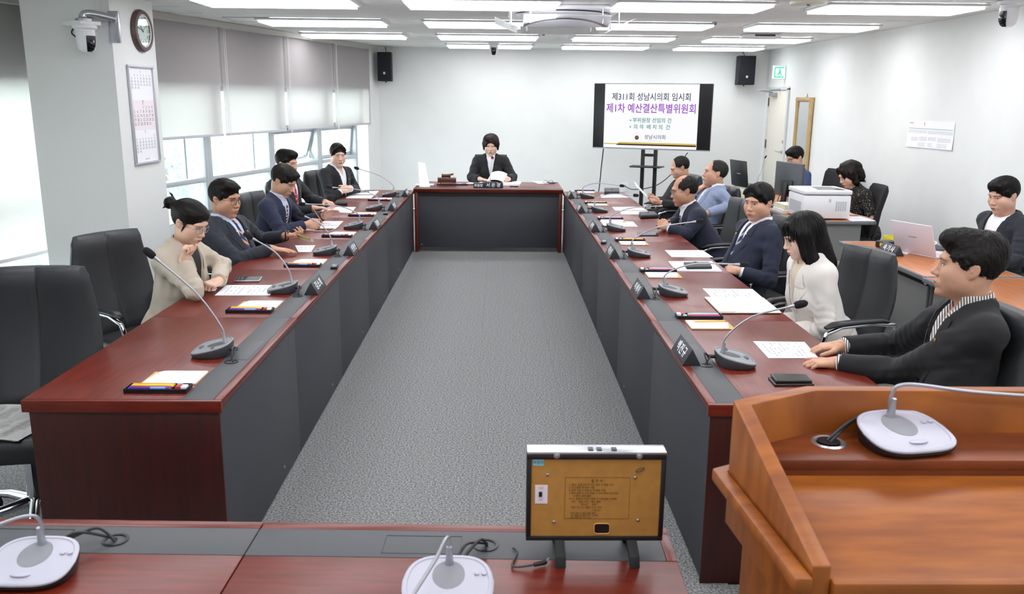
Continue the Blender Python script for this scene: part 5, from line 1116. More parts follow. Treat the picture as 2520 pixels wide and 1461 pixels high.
# ================================================================== people: bodies grown from distance fields
class Fld:
    def __init__(s, lo, hi, h):
        s.lo = np.array(lo, 'f4'); s.h = h; n = np.ceil((np.array(hi) - s.lo) / h).astype(int) + 1
        s.d = np.full(n, .07, 'f4'); s.ax = [s.lo[i] + h * np.arange(n[i], dtype='f4') for i in range(3)]
    def sl(s, lo, hi):
        i0 = np.maximum(((np.array(lo) - s.lo) / s.h).astype(int), 0); i1 = np.minimum(((np.array(hi) - s.lo) / s.h).astype(int) + 2, s.d.shape)
        if (i1 <= i0).any(): return None, None
        q = tuple(slice(a, b) for a, b in zip(i0, i1))
        return q, (s.ax[0][q[0]][:, None, None], s.ax[1][q[1]][None, :, None], s.ax[2][q[2]][None, None, :])
    def put(s, q, e, k, sub):
        d = s.d[q]
        if sub:
            e = -e; h = np.clip(.5 - .5 * (d - e) / k, 0, 1); s.d[q] = d + (e - d) * h + k * h * (1 - h)
        else:
            h = np.clip(.5 + .5 * (e - d) / k, 0, 1); s.d[q] = e + (d - e) * h - k * h * (1 - h)
    def cap(s, a, b, ra, rb, k=.01, sub=False, flat=False):
        a = np.array(a, 'f4'); b = np.array(b, 'f4'); m = max(ra, rb) + k + .02
        q, g = s.sl(np.minimum(a, b) - m, np.maximum(a, b) + m)
        if q is None: return s
        ab = b - a; L2 = max(float(ab @ ab), 1e-9)
        px, py, pz = g[0] - a[0], g[1] - a[1], g[2] - a[2]
        t0 = (px * ab[0] + py * ab[1] + pz * ab[2]) / L2; t = np.clip(t0, 0, 1)
        e = np.sqrt((px - t*ab[0])**2 + (py - t*ab[1])**2 + (pz - t*ab[2])**2) - (ra + (rb - ra) * t)
        if flat: e = np.maximum(e, (t0 - 1) * math.sqrt(L2))
        s.put(q, e, k, sub); return s
    def ell(s, c, r, k=.01, R=None, sub=False):
        c = np.array(c, 'f4'); m = max(r) + k + .02
        q, g = s.sl(c - m, c + m)
        if q is None: return s
        x, y, z = g[0] - c[0], g[1] - c[1], g[2] - c[2]
        if R is not None: x, y, z = (x*R[0][i] + y*R[1][i] + z*R[2][i] for i in range(3))
        k0 = np.sqrt((x/r[0])**2 + (y/r[1])**2 + (z/r[2])**2); k1 = np.sqrt((x/r[0]**2)**2 + (y/r[1]**2)**2 + (z/r[2]**2)**2) + 1e-9
        s.put(q, k0 * (k0 - 1) / k1, k, sub); return s
    def half(s, n, c, k=.004):
        """keep n.p < c"""
        n = np.array(n, 'f4'); l = np.linalg.norm(n); n /= l; c /= l
        e = s.ax[0][:, None, None]*n[0] + s.ax[1][None, :, None]*n[1] + s.ax[2][None, None, :]*n[2] - c
        h = np.clip(.5 - .5 * (s.d - e) / k, 0, 1); s.d = (s.d + (e - s.d) * h + k * h * (1 - h)).astype('f4'); return s
    def G(s): return s.ax[0][:, None, None], s.ax[1][None, :, None], s.ax[2][None, None, :]
    def ripple(s, amp, f, seed=0, stretch=(1, 1, 1)):
        X, Y, Z = s.G(); rg = np.random.default_rng(seed)
        o = 0
        for i in range(4):
            a = rg.normal(size=3) * f * stretch; b = rg.normal(size=3) * f * .5; ph = rg.random(2) * 6
            o = o + np.sin(X*a[0] + Y*a[1] + Z*a[2] + ph[0] + 1.4 * np.sin(X*b[0] + Y*b[1] + Z*b[2] + ph[1]))
        s.d = (s.d + amp * .5 * o).astype('f4'); return s
    def col(s, x, z):
        """front (largest y) surface position at head-local x, z"""
        fx = (x - s.lo[0]) / s.h; fz = (z - s.lo[2]) / s.h; i = int(fx); k = int(fz); u, v = fx - i, fz - k
        D = s.d; c = (D[i, :, k]*(1-u) + D[i+1, :, k]*u)*(1-v) + (D[i, :, k+1]*(1-u) + D[i+1, :, k+1]*u)*v
        w_ = np.where(c < 0)[0]
        if len(w_) == 0: return 0.
        j = w_[-1]; 
        if j + 1 >= len(c): return s.ax[1][j]
        return float(s.ax[1][j] + s.h * c[j] / (c[j] - c[j+1]))
    def mesh(s, smooth=1):
        d = s.d; S = d < 0; n = d.shape
        cs = [(a, b, c) for a in (0, 1) for b in (0, 1) for c in (0, 1)]
        sub = lambda A, o: A[o[0]:n[0]-1+o[0], o[1]:n[1]-1+o[1], o[2]:n[2]-1+o[2]]
        cnt = sum(sub(S, o).astype('i1') for o in cs); act = (cnt > 0) & (cnt < 8)
        I = np.argwhere(act); idx = -np.ones(act.shape, 'i8'); idx[act] = np.arange(len(I))
        pos = np.zeros((len(I), 3), 'f4'); num = np.zeros(len(I), 'f4')
        for a in cs:
            for ax in range(3):
                if a[ax]: continue
                b = list(a); b[ax] = 1
                va = d[I[:, 0]+a[0], I[:, 1]+a[1], I[:, 2]+a[2]]; vb = d[I[:, 0]+b[0], I[:, 1]+b[1], I[:, 2]+b[2]]
                x = (va < 0) != (vb < 0); t = np.where(x, va / np.where(va == vb, 1, va - vb), 0)
                p = np.array(a, 'f4')[None, :].repeat(len(I), 0); p[:, ax] = t
                pos += p * x[:, None]; num += x
        V = s.lo + s.h * (I + pos / num[:, None])
        Fs = []
        for ax in range(3):
            u, v = (ax + 1) % 3, (ax + 2) % 3
            A = [slice(None)] * 3; B = [slice(None)] * 3; A[ax] = slice(0, -1); B[ax] = slice(1, None)
            cr = S[tuple(A)] != S[tuple(B)]; P = np.argwhere(cr); P = P[(P[:, u] > 0) & (P[:, v] > 0) & (P[:, u] < n[u]-1) & (P[:, v] < n[v]-1)]
            fl = S[tuple(A)][P[:, 0], P[:, 1], P[:, 2]]
            q = []
            for du, dv in ((-1, -1), (0, -1), (0, 0), (-1, 0)):
                Q = P.copy(); Q[:, u] += du; Q[:, v] += dv; q.append(idx[Q[:, 0], Q[:, 1], Q[:, 2]])
            q = np.stack(q, 1); q[~fl] = q[~fl][:, ::-1]; Fs.append(q)
        F = np.concatenate(Fs); F = F[(F >= 0).all(1)]
        for _ in range(smooth):
            acc = np.zeros_like(V); c = np.zeros(len(V))
            for i in range(4):
                np.add.at(acc, F[:, i], V[F[:, (i+1) % 4]]); np.add.at(c, F[:, i], 1)
                np.add.at(acc, F[:, (i+1) % 4], V[F[:, i]]); np.add.at(c, F[:, (i+1) % 4], 1)
            V = V * .5 + .5 * acc / np.maximum(c, 1)[:, None]
        return V, F
def vf_object(name, chunks, m, parent):
    Vs, Fs, o = [], [], 0
    for V, F in chunks: Vs.append(V); Fs.append(F + o); o += len(V)
    V = np.concatenate(Vs).astype('f4'); F = np.concatenate(Fs).astype('i4')
    me = bpy.data.meshes.new(name); me.vertices.add(len(V)); me.vertices.foreach_set('co', V.ravel())
    me.loops.add(F.size); me.loops.foreach_set('vertex_index', F.ravel()); me.polygons.add(len(F))
    me.polygons.foreach_set('loop_start', np.arange(0, F.size, 4, dtype='i4'))
    me.polygons.foreach_set('use_smooth', np.ones(len(F), bool)); me.update(calc_edges=True)
    for x in (m if isinstance(m, (list, tuple)) else [m]): me.materials.append(x)
    return link(name, me, parent)
def nrm(v): v = np.array(v, float); return v / np.linalg.norm(v)
def bounds(ps, pad):
    ps = np.array(ps); return ps.min(0) - pad, ps.max(0) + pad
# ---- hands -----------------------------------------------------------
CURL = {'flat': (.06, .12, .10), 'relax': (.30, .45, .30), 'fist': (1.35, 1.55, .9), 'clasp': (.75, .95, .5), 'hold': (.75, .85, .45), 'pinch': (.9, .7, .35), 'open': (.15, .25, .15)}
def hand(E, W, d, n, side, pose, sc=1, h=.0032, fr=.031, bare=.10):
    """forearm stub + hand. E elbow, W wrist, d finger direction, n palm normal, side +1 right / -1 left"""
    d = nrm(d); n = np.array(n, float); n = nrm(n - d * (n @ d)); t = np.cross(d, n) * side   # towards the thumb
    W = np.array(W, float); E = np.array(E, float); fa = nrm(W - E)
    c1, c2, c3 = CURL[pose]
    pr = []                                # a, b, ra, rb, k
    pr.append((W - fa * bare, W, fr * sc, .024 * sc, .01))
    pr.append((W, W + d * .03 * sc, .024 * sc, .024 * sc, .02))
    base = []
    for i, (o, l, L, r) in enumerate(((.029, .088, .073, .0086), (.009, .092, .081, .0089), (-.011, .088, .075, .0085), (-.029, .078, .058, .0074))):
        k0 = W + d * l * sc + t * o * sc; a = W + d * .030 * sc + t * o * .75 * sc
        pr.append((a, k0, .0135 * sc, .0112 * sc, .012))
        dirv = nrm(d + t * o * 3.0 * (1 - min(c1, 1)) ); p = k0; ang = 0
        for s_, cc, rr in ((.44, c1, 1), (.31, c2, .93), (.25, c3, .84)):
            ang += cc * (1 + .12 * i * (pose in ('relax', 'hold')))
            v = dirv * math.cos(ang) + n * math.sin(ang); q = p + v * L * s_ * sc
            pr.append((p, q, r * rr * sc, r * rr * .92 * sc, .0035)); p = q
    th0 = W + d * .022 * sc + t * .022 * sc; 
    if pose in ('fist',): tv = nrm(d * .75 + t * .15 + n * .65)
    elif pose in ('hold', 'pinch', 'clasp'): tv = nrm(d * .75 + t * .35 + n * .55)
    else: tv = nrm(d * .72 + t * .62 + n * .12)
    th1 = th0 + tv * .042 * sc + t * .012 * sc; tv2 = nrm(tv + d * .35 - t * (.3 if pose in ('fist', 'hold', 'pinch') else .1)); th2 = th1 + tv2 * .034 * sc; th3 = th2 + nrm(tv2 + d * .2) * .026 * sc
    pr += [(th0, th1, .015 * sc, .0115 * sc, .010), (th1, th2, .0110 * sc, .0100 * sc, .004), (th2, th3, .0098 * sc, .0082 * sc, .004)]
    lo, hi = bounds([p[0] for p in pr] + [p[1] for p in pr], .035)
    F = Fld(lo, hi, h)
    for a, b, ra, rb, k in pr: F.cap(a, b, ra, rb, k)
    return F.mesh(1)
# ---- head -------------------------------------------------------------
M_eye = mat('eye_white', '#e6dfda', .3); M_iris = mat('iris', '#1d120d', .15); M_lash = mat('lash', '#191312', .7)
M_lens = GL
SK = {}
def skin(c):
    if c not in SK: SK[c] = mat('skin_tone_%d' % len(SK), c, .5, noise=.06, nscale=60, bump=.12, bscale=500, sss=.12, spec=.35)
    return SK[c]
def hairmat(c):
    nm = 'hair_' + c.strip('#')
    return mat(nm, c, .5, noise=.35, nscale=220, bump=.25, bscale=400, spec=.28)
def head_field(S, h, Nl):
    F = Fld((-.105, -.14, -.235), (.105, .135, .135), h)
    jw, fat, wom = S.get('jaw', 1), S.get('fat', 1), S.get('female', False)
    F.ell((0, -.014, .028), (.074, .094, .089), .02)
    F.ell((0, .028, -.030), (.060 * fat, .064, .084), .035)
    F.ell((0, .052, -.092), (.034 * jw, .032, .026), .035)
    for s in (-1, 1):
        F.ell((s*.046*jw*fat, .008, -.062), (.024, .034, .030), .035); F.ell((s*.043*fat, .060, -.022), (.022, .022, .020), .025); F.ell((s*.040*fat, .040, -.048), (.028, .036, .034), .03)
    F.ell((0, .080, .026), (.050, .016, .014), .018)
    for s in (-1, 1): F.ell((s*.031, .104, .000), (.019, .018, .0105), .014, sub=True)
    F.cap((0, .086, .008), (0, .104, -.030), .0075, .0115, .014)
    F.ell((0, .108, -.033), (.0115, .0105, .009), .008)
    for s in (-1, 1): F.ell((s*.0125, .097, -.037), (.0085, .010, .0075), .006)
    F.ell((0, .082, -.066), (.030, .018, .018), .014)
    F.ell((0, .0965, -.0625), (.020, .0085, .0052), .006); F.ell((0, .0945, -.0745), (.017, .0085, .0060), .006)
    F.ell((0, .109, -.0685), (.024, .009, .0016), .003, sub=True)
    F.ell((0, .080, -.103), (.018, .014, .013), .016)
    for s in (-1, 1):
        a = .35; R = np.array([[1, 0, 0], [0, math.cos(a), math.sin(a)], [0, -math.sin(a), math.cos(a)]]); R2 = np.array([[math.cos(.35), -s*math.sin(.35), 0], [s*math.sin(.35), math.cos(.35), 0], [0, 0, 1]])
        F.ell((s*.0770, -.010, -.006), (.0070, .0170, .0290), .006, R=R2 @ R.T); F.ell((s*.0860, -.006, -.002), (.0065, .0105, .0170), .004, R=R2 @ R.T, sub=True); F.ell((s*.0800, -.002, -.006), (.004, .004, .006), .004)
    nr = .046 if wom else .054
    F.cap((0, -.022, -.055), Nl, nr, nr * 1.04, .028)
    return F
def person(S):
    hc = np.array(S['head'], float); yaw, pit, rol = (math.radians(S.get(k, 0)) for k in ('yaw', 'pitch', 'roll'))
    ty = math.radians(S.get('tyaw', S['yaw'])); near = S.get('res', 1.)
    def rotz(a): return np.array([[math.sin(a), math.cos(a), 0], [-math.cos(a), math.sin(a), 0], [0, 0, 1]])
    cp, sp = math.cos(pit), math.sin(pit); cr, sr = math.cos(rol), math.sin(rol)
    HR = rotz(yaw) @ np.array([[1, 0, 0], [0, cp, sp], [0, -sp, cp]]) @ np.array([[cr, 0, sr], [0, 1, 0], [-sr, 0, cr]])
    sc = S.get('hs', 1.0); wom = S.get('female', False)
    fw = np.array([math.cos(ty), math.sin(ty), 0])
    N = np.array(S['neck'], float) if 'neck' in S else hc + np.array([0, 0, -S.get('nk', .138) * sc]) - fw * (.030 + .05 * sp)
    hz = .52; dz = N[2] - hz; Lt = .47; hor = math.sqrt(max(Lt*Lt - dz*dz, .0)) if dz < Lt else 0
    hip = N - fw * min(hor, .30) * S.get('lean', 1); hip[2] = hz
    up = nrm(N - hip); rt = nrm(np.cross(fw, up)); f2 = np.cross(up, rt)
    TR = np.stack([rt, f2, up], 1)                       # torso local -> world
    tl = lambda p: (np.array(p, float) - N) @ TR
    root = thing('person', S['label'], 'person', (hip[0], hip[1], 0), 0, S.get('group')); r0 = np.array([hip[0], hip[1], 0])
    toW = lambda V: V @ TR.T + N - r0
    hW = lambda V: (np.array(V) * sc) @ HR.T + hc - r0
    w, b = S.get('w', 1.), S.get('belly', 1.)
    # ---- limbs
    arms = []
    for key, sd in (('R', 1), ('L', -1)):
        a = S['arms'].get(key)
        sh = np.array([sd * .172 * w, -.005, -.062])
        if a is None: arms.append((sd, sh, None, None, None)); continue
        arms.append((sd, sh, tl(a['e']), tl(a['w']), a))
    sk = skin(S['skin'])
    # ---- body: head and neck, trunk, forearms and hands as one mesh
    Nl = ((N - hc) @ HR) / sc
    hh = .0040 / near
    HF = head_field(S, hh, Nl); V, F = HF.mesh(1); ch = [(hW(V), F)]
    pts = [(0, 0, 0), (0, 0, -.6)] + [x for a in arms for x in (a[1], a[2], a[3]) if x is not None]
    lo, hi = bounds(pts, .2)
    B = Fld(lo, hi, .016)
    trunk(B, -.012, w, b, wom, neck=.045)
    for sd, sh, e, wr, a in arms:
        if e is not None: B.cap(sh, e, .032, .028, .03); B.cap(e, e + (wr - e) * .8, .028, .022, .015)
    V, F = B.mesh(1); ch.append((toW(V), F))
    for sd, sh, e, wr, a in arms:
        if a is None or a.get('hide'): continue
        E, W = np.array(a['e']), np.array(a['w']); d = np.array(a.get('d', W - E), float)
        V, F = hand(E, W, d, a.get('n', (0, 0, -1)), sd, a.get('pose', 'flat'), (.90 if wom else 1.0) * a.get('s', 1), .0034 / near ** .5, bare=a.get('bare', .10)); ch.append((V - r0, F))
    body = vf_object('body', ch, sk, root)
    # ---- face
    hm = hairmat(S.get('hair_col', '#17120f'))
    def patch(rows, off, name, m, par=None):
        q = MB()
        for g in rows: q.grid([[tuple(hW((x, HF.col(x, z) + off, z))) for x, z in r] for r in g])
        return q.build(name, m, par or root, smooth=1.2)
    op = S.get('eyes', 1.); gx = S.get('gaze', 0)
    for s in (-1, 1):
        ex, ez = s * .031, .0005
        U_ = lambda u: ez + .0050 * op * (1 - u*u) ** .6 + .0012 * u * s * 1.0; D_ = lambda u: ez - .0034 * op * (1 - u*u) ** .7 + .0012 * u * s
        us = np.linspace(-1, 1, 9)
        ey = patch([[[(ex + .0145*u, D_(u)*(1-t) + U_(u)*t) for u in us] for t in (0, .33, .66, 1)]], .0007, 'eye', M_eye)
        cx = ex + gx * .005; ii = []
        for t in (0, .5, 1):
            row = []
            for u in np.linspace(-1, 1, 7):
                x = cx + .0056*u; uu = max(-.98, min(.98, (x - ex) / .0145)); r_ = .0056 * math.sqrt(max(1 - u*u, 0)); zt = min(U_(uu), ez + .0008 + r_); zb = max(D_(uu), ez + .0008 - r_)
                row.append((x, zb + (max(zt, zb) - zb) * t))
            ii.append(row)
        patch([ii], .0011, 'iris', M_iris, ey)
        patch([[[(ex + .0158*u, U_(max(-1, min(1, u))) - .0002 + t) for u in np.linspace(-1, 1, 9)] for t in (-.0003, .0012 + (.0006 if wom else 0))]], .0016, 'eyelid_line', M_lash, ey)
        th = (.0030 if wom else .0042) * S.get('brow', 1)
        patch([[[(s * (.012 + .034*u), .0195 + .005 * math.sin(PI * min(u*1.15, 1) * .8) - .003*u + t * th * (1 - .55*u)) for u in np.linspace(0, 1, 9)] for t in (-.5, 0, .5)]], .0014, 'eyebrow', hm)
    lc = mat('lips_f', '#b4525a', .4) if wom else mat('lips_m', '#a86a5c', .5)
    q = [[(.0205*u, -.0685 + t * (.0068 * (1 - abs(u)**2.2) * (1 - .22 * math.exp(-(u*6)**2)) if t > 0 else .0082 * (1 - abs(u)**2.0))) for u in np.linspace(-1, 1, 11)] for t in (-1, -.5, 0, .5, 1)]
    lp_ = patch([q], .0006, 'lips', lc)
    patch([[[(.0215*u, -.0685 + t + .0006 * abs(u)) for u in np.linspace(-1, 1, 9)] for t in (-.0007, .0007)]], .0014, 'mouth_line', mat('mouth_dark', '#5e2c28', .6), lp_)
    # ---- hair
    HS = Fld((-.135, -.20, -.34 if S['hair'] in ('long',) else -.20), (.135, .15, .165), .0045 / near ** .7)
    HAIR[S['hair']](HS)
    HS.ripple(.0010, 190, S.get('seed', 1), (1, 1, .5))
    V, F = HS.mesh(1); SV, SF = strands(HS, HF, V, int(S.get('ns', 3000) * (1.6 if S['hair'] in ('long', 'bob') else 1)), S['hair'], S.get('seed', 1)); ck_ = [(hW(V), F), (hW(SV), SF)]
    if S['hair'] in ('fringe', 'short_f', 'long', 'side'): BV, BF = strands(HS, HF, V, 420 if S['hair'] != 'side' else 160, S['hair'], 5, True); ck_.append((hW(BV), BF))
    vf_object('hair', ck_, hm, root)
    if S.get('glasses'): spectacles(S, HF, hW, root)
    clothes(S, root, TR, toW, arms, w, b, wom, near, tl, r0, N, hip, fw)
    return root
def spectacles(S, HF, hW, root):
    m = mat('spectacle_' + S['glasses'], {'dark': '#2b2422', 'metal': '#8c8f96'}[S['glasses']], .3, metal=.6)
    q = MB(); y0 = HF.col(0, -.002) + .002; r = .0013
    for s in (-1, 1):
        loop = []
        for a in np.linspace(0, 2*PI, 21):
            c, sn = math.cos(a), math.sin(a)
            x = s*.033 + .0245 * math.copysign(abs(c) ** .75, c); z = -.003 + .0185 * math.copysign(abs(sn) ** .75, sn); loop.append(tuple(hW((x, y0 - .012 * (abs(x) / .06) ** 2 + .001, z))))
        q.tube(loop, r, 6)
    q.tube([tuple(hW(p)) for p in ((-.009, y0, .003), (0, y0 + .003, .006), (.009, y0, .003))], r, 6)
    o = q.build('spectacles', m, root, smooth=1)
    for s in (-1, 1): MB().tube([tuple(hW(p)) for p in ((s*.057, y0 - .012, .006), (s*.072, y0 - .03, .006), (s*.080, .0, .006), (s*.081, -.018, -.004))], r, 6).build('temple', m, o, smooth=1)
    g = MB()
    for s in (-1, 1):
        g.grid([[tuple(hW((s*.033 + .023*u*math.sqrt(max(1 - .55*v*v, 0)), y0 - .012 * ((s*.033 + .023*u) / .06) ** 2 + .001, -.003 + .0175*v*math.sqrt(max(1 - .4*u*u, 0)))) ) for u in np.linspace(-1, 1, 5)] for v in np.linspace(-1, 1, 5)])
    g.build('lenses', M_lens, o)
def trunk(F, off, w, b, wom, neck=0, k=.05):
    F.ell((0, .012, -.17), (.158*w + off, .108 + off, .185 + off), k)
    F.cap((-.135*w, -.008, -.078), (.135*w, -.008, -.078), .058 + off, .058 + off, k)
    F.ell((0, .022, -.355), (.150*w + off, .118*b + off, .20 + off), k)
    F.ell((0, .0, -.50), (.175*w + off, .135*b + off, .13 + off), k)
    for s in (-1, 1): F.cap((s*.01, -.018, -.005), (s*.135*w, -.012, -.068), .048 + off, .05 + off, .03)
    if wom:
        for s in (-1, 1): F.ell((s*.066, .088, -.215), (.062 + off, .050 + off, .062 + off), .045)
    if neck: F.cap((0, -.01, -.04), (0, .0, .05), neck, neck, .03)
def clothes(S, root, TR, toW, arms, w, b, wom, near, tl, r0, N, hip, fw):
    st = S['outfit']; h = S.get('ch', .0065)
    pts = [(0, 0, .06), (0, 0, -.56), (.22*w, .17, -.3), (-.22*w, -.16, -.3)] + [x for a in arms for x in (a[1], a[2], a[3]) if x is not None]
    lo, hi = bounds(pts, .085)
    zb = S.get('vz', -.33); wn = S.get('vw', .062)
    jm, sm = S['jacket'], S.get('shirt')
    # neck axis in torso space, for collars
    hl = tl(np.array(S['head'])); na = nrm(hl - np.array([0, 0, 0])) if np.linalg.norm(hl) > .02 else np.array([0, 0, 1.]); na = nrm(na + np.array([0, 0, .6]))
    nk = .050 if wom else .060
    def cuffpt(e, wr, a, k): return wr + (wr - e) / np.linalg.norm(wr - e) * k
    J = Fld(lo, hi, h); LAP = []
    trunk(J, .014 if st != 'shirt' else .006, w, b, wom)
    X, Y, Z = J.G()
    if st == 'suit':
        vwid = wn * np.clip((Z - zb) / (-.02 - zb), 0, 1.4) ** .85
        # turned collar behind the neck
        J.cap((-.055, -.045, .010), (.055, -.045, .010), .020, .020, .02); 
        for s in (-1, 1): J.cap((s*.052, -.045, .010), (s*(wn + .012), .045, -.035), .020, .016, .02)
        vee = np.maximum(np.maximum(np.abs(X) - vwid, zb - Z), -(Y - .0))
        J.d = np.maximum(J.d, -vee).astype('f4')
        J.cap(-na * .06, na * .14, nk + .008, nk + .012, .006, sub=True)
        lapw = S.get('lapel', .050)
        def vw_(z): return wn * min(max((z - zb) / (-.02 - zb), 0), 1.4) ** .85
        for sd_ in (-1, 1):                            # turned lapels with a notch below the collar
            for nm_, z0, z1, w0, w1, lift in (('lapel', zb, -.112, .002, lapw * 1.25, .004), ('collar_leaf', -.104, -.030, lapw * 1.0, lapw * .62, .005)):
                g = []
                for t in np.linspace(0, 1, 12 if nm_ == 'lapel' else 7):
                    z = z0 + (z1 - z0) * t; wd = w0 + (w1 - w0) * (t ** .75 if nm_ == 'lapel' else t); x0 = vw_(z) + .0015; row = []
                    for v in np.linspace(0, 1, 6):
                        x = x0 + wd * v; zz = z - (.020 * v * t if nm_ == 'lapel' else .012 * v); row.append((sd_ * x, J.col(sd_ * x, zz) + lift * (1 - .25 * v), zz))
                    g.append(row)
                LAP.append((nm_, g))
        J.d = np.where((np.abs(X - .004) < .003) & (Z < zb) & (Z > -.5) & (Y > .03), J.d + .004, J.d).astype('f4')
    elif st == 'shirt':
        J.cap(-na * .0 + np.array([0, -.004, -.02]), na * .040 + np.array([0, -.004, -.01]), nk + .014, nk + .007, .012, flat=True)
        J.cap(-na * .05, na * .14, nk + .001, nk + .003, .003, sub=True)
        if S.get('opencollar', True):
            vee = np.maximum(np.maximum(np.abs(X) - .035 * np.clip((Z + .09) / .09, 0, 1.3), -.09 - Z), -(Y - .02)); J.d = np.maximum(J.d, -vee).astype('f4')
    elif st == 'tweed':
        J.cap(-na * .05 , na * .14, nk + .014, nk + .02, .006, sub=True)
    r_ = {'suit': (.064, .053, .043), 'shirt': (.059, .049, .040), 'tweed': (.060, .053, .048)}[st]
    for sd, sh, e, wr, a in arms:
        if e is None: continue
        if st == 'tweed':
            J.cap(sh, sh + (e - sh) * .78, r_[0], r_[1], .035, flat=True); continue
        fa = S.get('arm', 1)
        J.cap(sh, e, r_[0] * fa, r_[1] * fa, .028); J.cap(e, cuffpt(e, wr, a, -.012 if st == 'suit' else -.02), r_[1] * fa, r_[2], .02, flat=True)
    for sd, sh, e, wr, a in arms:                      # cross wrinkles gathered around the elbows
        if e is None or st == 'tweed': continue
        for p0, p1, g0, r0_ in ((sh, e, .9, r_[1]), (e, wr, .1, r_[1])):
            ab = p1 - p0; Lg = float(np.linalg.norm(ab)); t = ((X-p0[0])*ab[0] + (Y-p0[1])*ab[1] + (Z-p0[2])*ab[2]) / (Lg*Lg); tc = np.clip(t, 0, 1)
            qx, qy, qz = X - p0[0] - tc*ab[0], Y - p0[1] - tc*ab[1], Z - p0[2] - tc*ab[2]; ds = np.sqrt(qx*qx + qy*qy + qz*qz)
            wv = np.sin(t * Lg * 150 + 2.2 * np.sin(qx*38 + sd) + 1.8 * np.sin(qz*33 + qy*21) + S.get('seed', 1))
            J.d += (.0017 * S.get('fold', 1) * wv * np.exp(-((t - g0) / .38)**2) * np.clip(1.4 - np.abs(ds - r0_) / .03, 0, 1) * (t > -.05) * (t < 1.02)).astype('f4')
    # cloth folds: strongest where arms bend, light on the trunk
    rg = np.random.default_rng(S.get('seed', 1)); fold = 0
    for i in range(5):
        a = rg.normal(size=3) * 34; c = rg.normal(size=3) * 20; p = rg.random(2) * 6
        fold = fold + np.sin(X*a[0] + Y*a[1] + Z*a[2]*1.4 + p[0] + 1.6 * np.sin(X*c[0] + Y*c[1] + Z*c[2] + p[1]))
    amp = .0026
    wgt = np.full(J.d.shape, .0, 'f4') + .22
    for sd, sh, e, wr, a in arms:
        if e is None: continue
        wgt = wgt + .85 * np.exp(-((X-e[0])**2 + (Y-e[1])**2 + (Z-e[2])**2) / .09**2)
        c_ = sh * .8 + e * .2 + np.array([0, .05, -.05]); wgt = wgt + .5 * np.exp(-((X-c_[0])**2 + (Y-c_[1])**2 + (Z-c_[2])**2) / .08**2)
    J.d += (amp * S.get('fold', 1) * wgt * fold).astype('f4')
    V, F = J.mesh(1)
    jo = vf_object({'suit': 'jacket', 'shirt': 'shirt', 'tweed': 'blouse'}[st], [(toW(V), F)], jm, root)
    for nm_, g in LAP:
        Wd = toW(np.array([p for r in g for p in r])); k_ = len(g[0]); MB().grid([[tuple(Wd[i*k_+j]) for j in range(k_)] for i in range(len(g))]).build(nm_, jm, jo, smooth=1.2)
    sf = J
    if sm is not None and st == 'suit':
        Sf = Fld(lo, hi, h); trunk(Sf, .002, w, b, wom)
        if S.get('collar', True):
            Sf.cap(np.array([0, -.004, -.03]), na * .060 + np.array([0, -.004, -.012]), nk + .017, nk + .010, .012, flat=True)
            for s in (-1, 1):
                Sf.cap((s*.040, .036, -.004), (s*.028, .072, -.052), .014, .006, .010)
            Sf.cap(-na * .05, na * .14, nk + .0005, nk + .0015, .003, sub=True)
            if S.get('opencollar', False):
                Xs, Ys, Zs = Sf.G(); vee = np.maximum(np.maximum(np.abs(Xs) - .034 * np.clip((Zs + .10) / .10, 0, 1.3), -.10 - Zs), -(Ys - .02)); Sf.d = np.maximum(Sf.d, -vee).astype('f4')
        else:
            Sf.cap(-na * .05, na * .14, nk + .006, nk + .010, .006, sub=True)
        chs = []
        V, F = Sf.mesh(1); chs.append((toW(V), F))
        if S.get('cuffs', True):
            for sd, sh, e, wr, a in arms:
                if a is None or a.get('hide'): continue
                c0, c1 = cuffpt(e, wr, a, -.035), cuffpt(e, wr, a, .002); l2, h2 = bounds([c0, c1], .06); Cf = Fld(l2, h2, .004); Cf.cap(c0, c1, .0385, .0365, .002, flat=True); V, F = Cf.mesh(1); chs.append((toW(V), F))
        so = vf_object('shirt', chs, sm, root)
        sf = Sf
    if S.get('tie'):
        zs = list(np.linspace(-.028, -.062, 5)) + list(np.linspace(-.066, zb - .03, 14)); g = []
        for z in zs:
            hw = .016 - .004 * abs((z + .03) / .034) if z > -.064 else .012 + .026 * min((-.064 - z) / .22, 1)
            y = max(sf.col(x, z) for x in (-.01, 0, .01)); y += .009 if z > -.064 else .005
            g.append([(x * hw, y - .006 * abs(x) ** 3, z) for x in (-1, -.6, 0, .6, 1)])
        V = np.array([p for r in g for p in r]); Wd = toW(V); MB().grid([[tuple(Wd[i*5+j]) for j in range(5)] for i in range(len(g))]).build('tie', S['tie'], root, smooth=1.2)
    if S.get('badge'):
        sx = -S.get('badge_side', 1) * (wn * .62 + .032); z = S.get('badge_z', -.125); y = J.col(sx, z) + .001; c = toW(np.array([[sx, y, z]]))[0]
        M = frame(c, TR @ np.array([-1, 0, .0]), TR @ np.array([0, 0, 1.])); q = MB().at(M); q.lathe([(.0075, 0), (.0085, .0015), (.006, .003), (.002, .0035)], 7); q.build('badge', M_gold, jo, smooth=.4)
    if S.get('tag'):
        sx, z = -.085, -.20; y = J.col(sx, z) + .003; c = toW(np.array([[sx, y, z]]))[0]
        M = frame(c, TR @ np.array([1, .1, -.08]), TR @ np.array([0, 0, 1.])); q = MB().at(M); q.box(-.032, .032, -.0105, .0105, 0, .003); nt_ = q.build('name_tag', M_white, jo, bevel=.001); MB().at(M).box(-.026, -.016, -.005, .005, .003, .0034).box(-.010, .024, -.003, .003, .003, .0034).build('print', M_inkd, jo)
    # ---- legs and shoes
    side = nrm(np.cross(fw, [0, 0, 1])); kn = .40
    L = []; 
